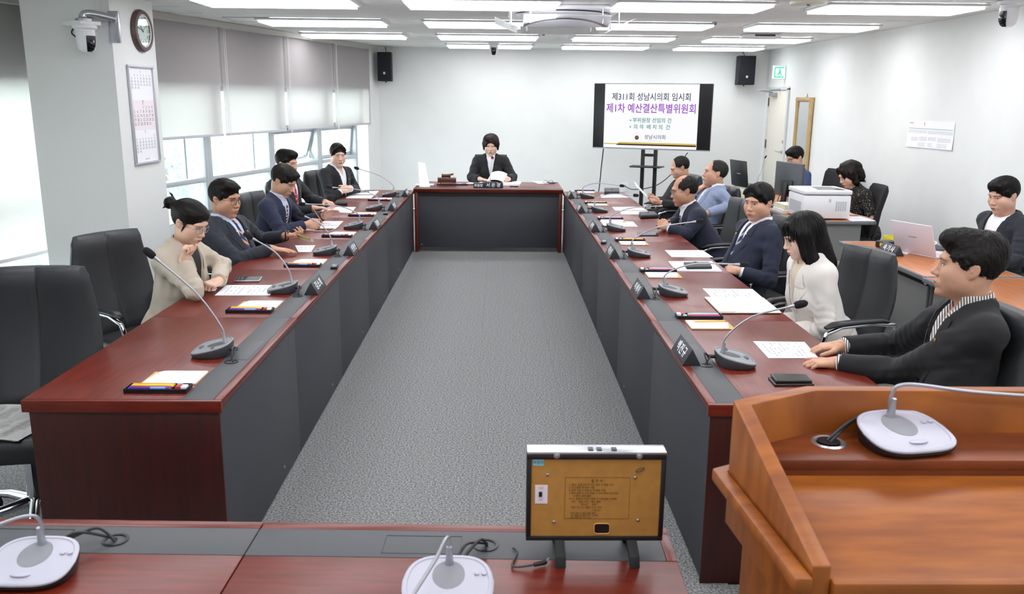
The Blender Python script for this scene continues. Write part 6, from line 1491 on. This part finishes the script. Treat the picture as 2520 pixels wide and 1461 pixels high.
    for s in (-1, 1):
        a = hip + side * s * .09; kx = hip + fw * kn + side * s * .11; kx[2] = .50; an = kx + fw * (-.02); an[2] = .10; L.append((a, kx, an))
    lo, hi = bounds([p for l in L for p in l] + [hip], .17); T = Fld(lo, hi, .013)
    T.ell(hip + np.array([0, 0, -.01]), (.17*w, .17*w, .11), .04)
    for a, kx, an in L: T.cap(a, kx, .085, .066, .03); T.cap(kx, an, .062, .048, .02, flat=True)
    V, F = T.mesh(1); vf_object('trousers', [(V - r0, F)], S.get('trousers', jm), root)
    sh_ = []
    for a, kx, an in L:
        lo, hi = bounds([an + fw * .14, an - fw * .08, an + np.array([0, 0, -.1])], .08); Q = Fld(lo, hi, .010)
        Q.cap(an + np.array([0, 0, -.055]) - fw * .03, an + np.array([0, 0, -.062]) + fw * .13, .045, .036, .02); Q.half((0, 0, -1), -.003, .004); V, F = Q.mesh(1); sh_.append((V - r0, F))
    for q in sh_: vf_object('shoe', [q], M_black, root)
FLOW = dict(fringe=(0, .55, -.15), side=(-.9, .25, 0), up=(0, -.8, .5), comma=(0, .2, 0), bald=(0, -.7, -.2), bald2=(0, -.6, -.3), bun=(0, -1.6, .1), long=(0, .1, -1.6), short_f=(-.3, .4, -.7), bob=(0, .1, -1.2))
def strands(HS, HF, V, n, style, seed, bangs=False):
    rg = np.random.default_rng(seed)
    if bangs: V = V[(V[:, 1] > .050) & (V[:, 2] > .058) & (V[:, 2] < .095)]
    P = V[rg.integers(0, len(V), n)].astype('f8'); lo, h, D = HS.lo.astype('f8'), HS.h, HS.d
    mx = np.array(D.shape) - 2
    def smp(p): return smp1(p, lo, h, D, mx) if not bangs else np.minimum(smp1(p, lo, h, D, mx), smp1(p, HF.lo.astype('f8'), HF.h, HF.d, np.array(HF.d.shape) - 2))
    def smp1(p, lo, h, D, mx):
        q = (p - lo) / h; i = np.clip(q.astype(int), 0, mx); f = np.clip(q - i, 0, 1); r = 0
        for a in (0, 1):
            for b in (0, 1):
                for c in (0, 1): r = r + D[i[:, 0]+a, i[:, 1]+b, i[:, 2]+c] * (f[:, 0] if a else 1-f[:, 0]) * (f[:, 1] if b else 1-f[:, 1]) * (f[:, 2] if c else 1-f[:, 2])
        return r
    def grad(p):
        e = h; g = np.stack([smp(p + np.eye(3)[k]*e) - smp(p - np.eye(3)[k]*e) for k in range(3)], 1); return g / (np.linalg.norm(g, axis=1)[:, None] + 1e-9)
    fb = np.array(FLOW[style]); cr = np.array([.008, -.055, .12]); jit = rg.normal(size=(n, 3)) * .16
    L = {'long': .11, 'bob': .075, 'bald': .026, 'bald2': .028, 'up': .045}.get(style, .05) * rg.uniform(.6, 1.25, n); W = rg.uniform(.0010, .0021, n)
    if bangs: L = rg.uniform(.008, .024, n); L[::7] *= 1.3
    L = np.where((P[:, 2] < .035) & (style not in ('long', 'bob', 'short_f')), L * .3, L)
    vs = []; K = 6
    for k in range(K):
        g = grad(P); r = P - cr; d = r / (np.linalg.norm(r, axis=1)[:, None] + 1e-9) + fb * (np.where(P[:, 1:2] > .0, 1, .45) if style in ('fringe', 'side', 'up') else 1) + jit
        if bangs: d = d + np.array([-.5 if style in ('side', 'short_f') else .1, .2, -1.5])
        if style == 'comma': d = d + np.stack([np.sign(P[:, 0]) * .9, 0*P[:, 0], -.2 + 0*P[:, 0]], 1) * (P[:, 1:2] > .02)
        d = d - g * (d * g).sum(1)[:, None]; d /= np.linalg.norm(d, axis=1)[:, None] + 1e-9
        off = .0006 + .0022 * (k / (K-1)); P = P - g * np.clip(smp(P) - off, -.004, .0015)[:, None]
        sd = np.cross(d, g); wd = (W * (1 - (k / (K-1)) ** 2 * .9))[:, None]
        vs.append(P - sd * wd); vs.append(P + sd * wd)
        P = P + d * (L / (K-1))[:, None]
    A_ = np.stack(vs, 1); b = np.arange(n)[:, None, None] * (2*K); q = np.array([[2*k, 2*k+1, 2*k+3, 2*k+2] for k in range(K-1)])[None]
    return A_.reshape(-1, 3), (b + q).reshape(-1, 4)
# ---- hair styles (head-local fields) -------------------------------------
def h_cut(F, a=.72, b=.028): F.half((0, a, -1), b, .006)
def ears(F, s=1.):
    for q in (-1, 1): F.ell((q*.088, -.002, -.012), (.022, .026*s, .034*s), .006, sub=True)
def face(F, z=.0, top=.058, wd=.066): F.ell((0, .105, z - .012), (wd, .060, top + .012), .008, sub=True)
def hr_fringe(F):          # full hair falling over the forehead
    F.ell((0, -.014, .036), (.082, .105, .096), .01); F.ell((0, .012, .082), (.072, .086, .045), .02)
    h_cut(F, .72, .036); face(F, .0, .060); ears(F)
    for i, x in enumerate((-.052, -.030, -.008, .016, .040)): F.cap((x*.8, .070, .085), (x + .006, .084 - abs(x)*.35, .068 + .007*(i % 2)), .022, .009, .012)
    burns(F)
def burns(F):
    for q in (-1, 1): F.cap((q*.070, .034, .042), (q*.0715, .020, .004), .010, .005, .012)
def hr_side(F):            # parted, brushed to one side
    F.ell((0, -.014, .036), (.081, .104, .095), .01); F.ell((.01, .018, .088), (.068, .078, .040), .02)
    h_cut(F, .75, .036); face(F, .0, .058); ears(F)
    for x0, x1 in ((.035, -.055), (.045, -.025), (.050, .01)): F.cap((x0, .050, .096), (x1, .060, .078), .020, .012, .016)
    burns(F)
def hr_up(F):              # swept up from the forehead, short sides
    F.ell((0, -.014, .034), (.079, .102, .092), .01); F.ell((0, .026, .090), (.060, .080, .046), .02); F.ell((0, .075, .092), (.045, .030, .026), .02); F.ell((0, -.05, .06), (.07, .07, .075), .02)
    h_cut(F, .75, .036); face(F, .0, .060); ears(F); burns(F)
def hr_comma(F):           # centre-parted with volume
    F.ell((0, -.014, .036), (.083, .105, .097), .01); h_cut(F, .74, .034); face(F, .0, .056); ears(F)
    for s in (-1, 1): F.cap((s*.010, .062, .105), (s*.056, .068, .068), .024, .014, .014); F.cap((s*.050, .062, .080), (s*.070, .040, .030), .016, .008, .012)
    burns(F)
def hr_bald(F):            # receding and thin on top
    F.ell((0, -.020, .030), (.0795, .0985, .090), .01); h_cut(F, .60, .036); ears(F, 1.05)
    F.ell((0, .10, .045), (.062, .085, .085), .012, sub=True)
def hr_bald2(F):           # horseshoe of dark hair, bare crown
    F.ell((0, -.020, .028), (.0805, .099, .088), .01); h_cut(F, .60, .036); ears(F, 1.05)
    F.ell((0, .075, .085), (.050, .110, .075), .014, sub=True); face(F, .02, .075)
def hr_bun(F):             # pulled back into a bun
    F.ell((0, -.016, .034), (.080, .103, .094), .01); F.ell((0, .01, .07), (.072, .085, .05), .02); h_cut(F, .62, .020); face(F, -.005, .060, .060); ears(F, .9)
    F.cap((0, -.09, .045), (.0, -.130, .040), .036, .026, .015); F.ell((.004, -.150, .040), (.036, .030, .034), .010); F.cap((.0, -.16, .03), (.01, -.175, -.005), .010, .003, .008); F.cap((-.01, -.15, .065), (-.015, -.17, .085), .008, .002, .006)
    for s in (-1, 1): F.cap((s*.076, .028, .01), (s*.074, .020, -.050), .006, .002, .006)
def hr_long(F):            # long, straight fringe, falling past the shoulders
    F.ell((0, -.016, .034), (.090, .110, .098), .01); face(F, -.03, .066, .058); h_cut(F, .3, .05)
    F.cap((0, -.055, .02), (0, -.080, -.20), .080, .062, .03)
    for s in (-1, 1): F.cap((s*.072, .000, .03), (s*.080, .012, -.12), .034, .032, .02); F.cap((s*.080, .012, -.12), (s*.088, .055, -.285), .032, .014, .02); F.cap((s*.070, .045, .05), (s*.076, .052, -.10), .016, .012, .014)
    for x in (-.05, -.03, -.01, .01, .03, .05): F.cap((x*.8, .070, .09), (x, .090 - abs(x)*.5, .046), .020, .010, .010)
def hr_short_f(F):         # full short cut with side-swept fringe over the ears
    F.ell((0, -.016, .036), (.102, .116, .104), .01); F.ell((0, -.02, .075), (.090, .10, .062), .02); h_cut(F, .62, .040); face(F, -.012, .080, .060)
    for s in (-1, 1): F.cap((s*.084, .006, .02), (s*.086, .000, -.048), .024, .012, .02)
    for x0, x1 in ((.03, -.058), (.04, -.035), (.045, -.01), (.05, .02), (.05, .05)): F.cap((x0, .066, .098), (x1, .084 - abs(x1)*.45, .066), .022, .011, .012)
def hr_bob(F):             # wavy bob to the jaw
    F.ell((0, -.018, .034), (.094, .114, .100), .01); F.cap((0, -.060, .0), (0, -.070, -.070), .078, .066, .03); h_cut(F, .25, .10); face(F, -.025, .082, .060)
    for s in (-1, 1): F.cap((s*.074, .008, .03), (s*.082, .004, -.085), .034, .026, .02); F.cap((s*.05, .062, .075), (s*.070, .050, .0), .022, .012, .016)
    F.ripple(.004, 60, 5)
HAIR = dict(fringe=hr_fringe, side=hr_side, up=hr_up, comma=hr_comma, bald=hr_bald, bald2=hr_bald2, bun=hr_bun, long=hr_long, short_f=hr_short_f, bob=hr_bob)
# ------------------------------------------------------------------ the fifteen people
M_navy = fabric('suit_navy', '#1c2236'); M_navy2 = fabric('suit_dark_navy', '#20252f'); M_navy3 = fabric('suit_blue_navy', '#222842'); M_char = fabric('suit_charcoal', '#2a2c31'); M_blk = fabric('suit_black', '#15161a')
M_beige = fabric('jacket_beige', '#bdb1a1'); M_ivory = fabric('jacket_ivory', '#e9e3dd'); M_lblue = fabric('jacket_light_blue', '#8f9bb8', .25, 500); M_denim = fabric('shirt_slate_blue', '#3d4a70'); M_shw = fabric('shirt_white', '#eceef4', .03); M_shb = fabric('shirt_pale_blue', '#c6cfe6', .05); M_tee = fabric('tee_white', '#efeeee', .03); M_bshirt = fabric('shirt_black', '#17181a')
def stripes(name, c1, c2, scale, rot=(0, 0, 0), th=.5, wavy=0):
    m = mat(name, c1, .75); nt = m.node_tree; b = nt.nodes['Principled BSDF']
    tc = nt.nodes.new('ShaderNodeTexCoord'); mp = nt.nodes.new('ShaderNodeMapping'); mp.inputs['Rotation'].default_value = rot; wv = nt.nodes.new('ShaderNodeTexWave'); wv.inputs['Scale'].default_value = scale; wv.inputs['Distortion'].default_value = wavy
    gt = nt.nodes.new('ShaderNodeMath'); gt.operation = 'GREATER_THAN'; gt.inputs[1].default_value = th; mx = nt.nodes.new('ShaderNodeMix'); mx.data_type = 'RGBA'; mx.inputs[6].default_value = (*lin(c1), 1); mx.inputs[7].default_value = (*lin(c2), 1)
    L = nt.links; L.new(tc.outputs['Object'], mp.inputs[0]); L.new(mp.outputs[0], wv.inputs[0]); L.new(wv.outputs['Fac'], gt.inputs[0]); L.new(gt.outputs[0], mx.inputs[0]); L.new(mx.outputs[2], b.inputs['Base Color']); return m
M_tie1 = stripes('tie_navy_gold', '#2c3358', '#c98f66', 12, (0, .8, 0), .82); M_tie2 = stripes('tie_pattern', '#3a3c50', '#c9b9b4', 16, (0, .8, .4), .6, 3); M_tie3 = stripes('tie_red', '#b0203c', '#e0a0a8', 22, (0, .5, .5), .93, 4); M_tie4 = stripes('tie_navy_stripe', '#232b52', '#9a9aa4', 14, (0, -.8, 0), .80); M_tie5 = stripes('tie_navy_plain', '#262d48', '#8890a8', 16, (0, .8, 0), .88)
M_strip = stripes('shirt_striped', '#e6e2de', '#4a4648', 34, (.3, .0, .5), .55)
def tweed():
    m = mat('tweed_black', '#1a1a19', .95, noise=1, nscale=75, col2='#8a8676', bump=.6, bscale=300); nt = m.node_tree
    for n in nt.nodes:
        if n.type == 'MAP_RANGE': n.inputs[1].default_value = .56; n.inputs[2].default_value = .66
    return m
M_tweed = tweed()
def A(e, w, **k): return dict(e=aty(*e), w=aty(*w), **k)
L5g = 'people seated along the window-side desks'; R5g = 'people seated along the right-hand desks'; Sg = 'staff seated at the side desks'
SIDE_R = (0, 0, -1)
PEOPLE = [
 dict(label='woman in a beige jacket with a hair bun, chin on her fist', head=aty(466, 545, 4.70), yaw=-18, pitch=26, tyaw=-12, lean=1, female=True, hair='bun', skin=(0.72, 0.46, 0.34), glasses='metal', eyes=.35, outfit='suit', jacket=M_beige, shirt=mat('top_dark', '#241f20', .8), collar=False, vz=-.25, vw=.05, cuffs=False, w=.90, badge=True, hs=.97, group=L5g, trousers=M_beige, res=1.15, ch=.0055, arm=.92, lapel=.055,
      arms=dict(R=A((480, 716, 4.46), (452, 644, 4.52), d=(.15, .1, 1), n=(.9, .1, .1), pose='fist'), L=A((548, 655, 4.92), (538, 692, 4.70), d=(-.35, -.9, -.05), n=(-.3, .2, -1), pose='fist'))),
 dict(label='man in a dark navy suit and glasses leaning back, holding a phone case', head=aty(553, 488, 5.90), yaw=-22, pitch=8, tyaw=-18, lean=-.7, hair='side', skin=(0.54, 0.29, 0.19), glasses='dark', fat=1.06, jaw=1.05, eyes=.6, outfit='suit', jacket=M_navy2, shirt=M_shb, tie=M_tie1, w=1.12, belly=1.2, badge=True, hs=1.04, group=L5g, cuffs=False, res=1.1,
      arms=dict(R=A((585, 640, 5.62), (665, 612, 5.80), d=(1, .05, -.10), n=(0, 0, -1), pose='flat'), L=A((640, 590, 6.30), (703, 580, 6.12), d=(1, -.1, .02), n=(.0, .3, 1), pose='hold'))),
 dict(label='man in a navy suit bent over his papers, writing with a pencil', head=aty(697, 444, 7.10), yaw=-14, pitch=30, tyaw=-8, lean=1, hair='fringe', hair_col='#221b17', skin=(0.6, 0.34, 0.235), eyes=.35, fat=1.05, outfit='suit', jacket=M_navy3, shirt=M_shb, tie=M_tie2, w=1.08, belly=1.15, hs=1.03, group=L5g, cuffs=False,
      arms=dict(R=A((690, 570, 6.86), (752, 553, 6.98), d=(1, .12, .02), n=(.1, .9, -.35), pose='pinch'), L=A((742, 545, 7.45), (797, 531, 7.36), d=(.8, -.35, .42), n=(.2, -.5, -.85), pose='open'))),
 dict(label='man in a charcoal suit with a red dotted tie, face half hidden', head=aty(706, 402, 8.30), yaw=-24, pitch=6, tyaw=-20, lean=-1, hair='up', skin=(0.64, 0.37, 0.265), eyes=.7, outfit='suit', jacket=M_char, shirt=M_shw, tie=M_tie3, w=1.05, badge=True, group=L5g, cuffs=False, ch=.0075,
      arms=dict(R=A((700, 515, 8.05), (770, 512, 8.12), pose='relax'), L=A((765, 490, 8.62), (800, 497, 8.45), pose='relax'))),
 dict(label='young man in a black jacket and open white shirt, hands clasped, by the window', head=aty(831, 381, 9.50), yaw=-62, pitch=8, tyaw=-34, lean=.3, hair='comma', skin=(0.74, 0.48, 0.37), eyes=.85, gaze=-.5, outfit='suit', jacket=M_blk, shirt=M_shw, opencollar=True, w=1.0, badge=True, group=L5g, ch=.0075, cuffs=True,
      arms=dict(R=A((812, 492, 9.22), (838, 471, 9.30), d=(.7, .5, .25), n=(-.3, .8, -.4), pose='clasp'), L=A((874, 466, 9.72), (861, 464, 9.44), d=(-.35, -.9, .15), n=(-.6, .3, -.5), pose='clasp'))),
 dict(label='chairwoman with short brown hair in a black jacket, reading into the microphone', head=aty(1208, 357, 10.98), yaw=-92, pitch=14, tyaw=-90, lean=.5, female=True, hair='short_f', hair_col='#2e1f19', skin=(0.8, 0.54, 0.42), eyes=.45, outfit='suit', jacket=M_blk, shirt=M_shw, vz=-.27, vw=.05, w=1.0, badge=True, collar=True, opencollar=False, cuffs=False, ch=.0075, lapel=.06,
      arms=dict(R=A((1160, 437, 10.86), (1180, 440, 10.70), d=(.75, -.6, -.08), n=(0, 0, -1), pose='flat'), L=A((1262, 436, 10.86), (1252, 441, 10.68), d=(-.6, -.6, .15), n=(-.5, .5, -.2), pose='hold'))),
 dict(label='man with swept-up hair and a striped shirt at the right edge, seen from behind', head=aty(2384, 656, 3.06), yaw=158, pitch=-3, tyaw=168, lean=-.5, hair='up', skin=(0.56, 0.31, 0.205), outfit='suit', jacket=M_blk, shirt=M_strip, opencollar=True, w=1.06, badge=True, group=R5g, res=1.35, ch=.0050, vz=-.36, hs=1.03,
      arms=dict(R=A((2205, 845, 3.62), (2072, 851, 3.56), d=(-1, .10, -.08), n=(0, 0, -1), pose='relax'), L=A((2215, 915, 3.20), (2062, 893, 3.34), d=(-1, .18, -.05), n=(0, 0, -1), pose='relax'))),
 dict(label='woman with long black hair and a white jacket, looking down', head=aty(1973, 578, 4.70), yaw=184, pitch=22, tyaw=186, lean=.6, female=True, hair='long', hair_col='#0f0c0c', skin=(0.78, 0.53, 0.42), eyes=.35, outfit='suit', jacket=M_ivory, shirt=mat('top_cream', '#d9cbb4', .8), collar=False, vz=-.28, vw=.05, cuffs=False, w=.94, badge=True, badge_side=-1, group=R5g, res=1.1, ch=.0055, lapel=.065, trousers=M_ivory,
      arms=dict(L=A((2030, 800, 4.52), (1968, 850, 4.62), pose='relax'), R=A((1955, 770, 5.00), (1925, 830, 4.92), pose='relax'))),
 dict(label='man in a navy suit with a striped tie glancing toward the viewer', head=aty(1868, 497, 5.90), yaw=216, pitch=6, tyaw=196, lean=-.8, hair='comma', hair_col='#100d0c', skin=(0.6, 0.34, 0.235), fat=1.06, jaw=1.05, gaze=.3, eyes=.75, outfit='suit', jacket=M_navy, shirt=M_shw, tie=M_tie4, w=1.08, belly=1.12, badge=True, badge_side=-1, hs=1.04, group=R5g, res=1.1,
      arms=dict(L=A((1892, 690, 5.62), (1822, 668, 5.66), d=(-.8, .5, .1), n=(.4, .3, -.7), pose='clasp'), R=A((1850, 640, 6.2), (1822, 652, 5.92), d=(-.6, -.7, 0), n=(.4, -.2, -.7), pose='clasp'))),
 dict(label='balding man in glasses and a navy suit with folded hands on the desk', head=aty(1684, 468, 7.10), yaw=180, pitch=12, tyaw=184, lean=.8, hair='bald2', hair_col='#1b1512', skin=(0.53, 0.28, 0.18), glasses='metal', fat=1.05, eyes=.5, outfit='suit', jacket=M_navy, shirt=M_shw, tie=M_tie5, w=1.1, belly=1.2, badge=True, badge_side=-1, hs=1.03, group=R5g,
      arms=dict(L=A((1690, 577, 6.86), (1645, 560, 6.94), d=(-.75, .55, .30), n=(.35, .6, -.5), pose='clasp'), R=A((1668, 545, 7.38), (1640, 552, 7.16), d=(-.55, -.7, .3), n=(.4, -.5, -.5), pose='clasp'))),
 dict(label='man in a light blue jacket resting his chin on his hand', head=aty(1760, 425, 8.30), yaw=180, pitch=-4, tyaw=186, lean=-.9, hair='bald', hair_col='#2a2724', skin=(0.58, 0.32, 0.22), fat=1.06, eyes=.6, outfit='suit', jacket=M_lblue, shirt=M_shw, opencollar=True, w=1.1, belly=1.2, hs=1.04, group=R5g, cuffs=False,
      arms=dict(R=A((1690, 492, 8.42), (1712, 470, 8.36), d=(.75, -.25, .55), n=(.45, .1, -.9), pose='open'), L=A((1800, 505, 8.05), (1740, 525, 7.98), pose='relax'))),
 dict(label='man in a black shirt reading a sheet at the far right desk', head=aty(1673, 412, 9.50), yaw=184, pitch=24, tyaw=184, lean=-.6, hair='bald', hair_col='#1b1613', skin=(0.6, 0.34, 0.235), eyes=.1, outfit='shirt', jacket=M_bshirt, opencollar=True, w=1.06, belly=1.15, hs=1.02, group=R5g, ch=.0075,
      arms=dict(L=A((1680, 505, 9.22), (1626, 499, 9.32), d=(-1, .15, .05), n=(.1, .6, .5), pose='hold', bare=.05), R=A((1655, 492, 9.72), (1618, 492, 9.56), d=(-1, -.15, .05), n=(.1, -.6, .5), pose='hold', bare=.05))),
 dict(label='man in a slate blue shirt and glasses behind the monitor', head=aty(1957, 387, 10.20), yaw=198, pitch=20, tyaw=192, lean=.2, hair='fringe', hair_col='#0f0d0d', skin=(0.62, 0.36, 0.25), glasses='dark', eyes=.4, outfit='shirt', jacket=M_denim, opencollar=False, w=1.06, group=Sg, ch=.0075,
      arms=dict(L=A((1985, 482, 9.92), (1925, 470, 10.00), d=(-1, .1, .1), pose='relax', bare=.05), R=A((1945, 470, 10.48), (1915, 464, 10.36), pose='relax', bare=.05))),
 dict(label='woman in a black and white tweed top with a wavy bob, looking down', head=aty(2090, 428, 8.50), yaw=186, pitch=30, tyaw=190, lean=.8, female=True, hair='bob', hair_col='#1f1513', skin=(0.76, 0.5, 0.38), eyes=.3, outfit='tweed', jacket=M_tweed, w=.98, group=Sg, tag=True, ch=.0065, trousers=M_blk,
      arms=dict(L=A((2152, 545, 8.22), (2092, 530, 8.16), d=(-1, .1, -.05), pose='relax', bare=.2), R=A((2110, 520, 8.75), (2070, 523, 8.62), pose='relax', bare=.15))),
 dict(label='young man in a navy jacket over a white T-shirt at the right edge', head=aty(2470, 480, 5.90), yaw=196, pitch=14, tyaw=192, lean=-.2, hair='fringe', hair_col='#0e0c0c', skin=(0.68, 0.42, 0.32), eyes=.5, outfit='suit', jacket=M_navy2, shirt=M_tee, collar=False, vz=-.36, vw=.075, w=1.05, group=Sg, tag=True, cuffs=False,
      arms=dict(L=A((2500, 640, 5.62), (2430, 650, 5.54), pose='relax'), R=A((2455, 620, 6.20), (2420, 640, 6.00), pose='relax'))),
]
for i, S in enumerate(PEOPLE):
    S.setdefault('seed', i + 3); person(S)
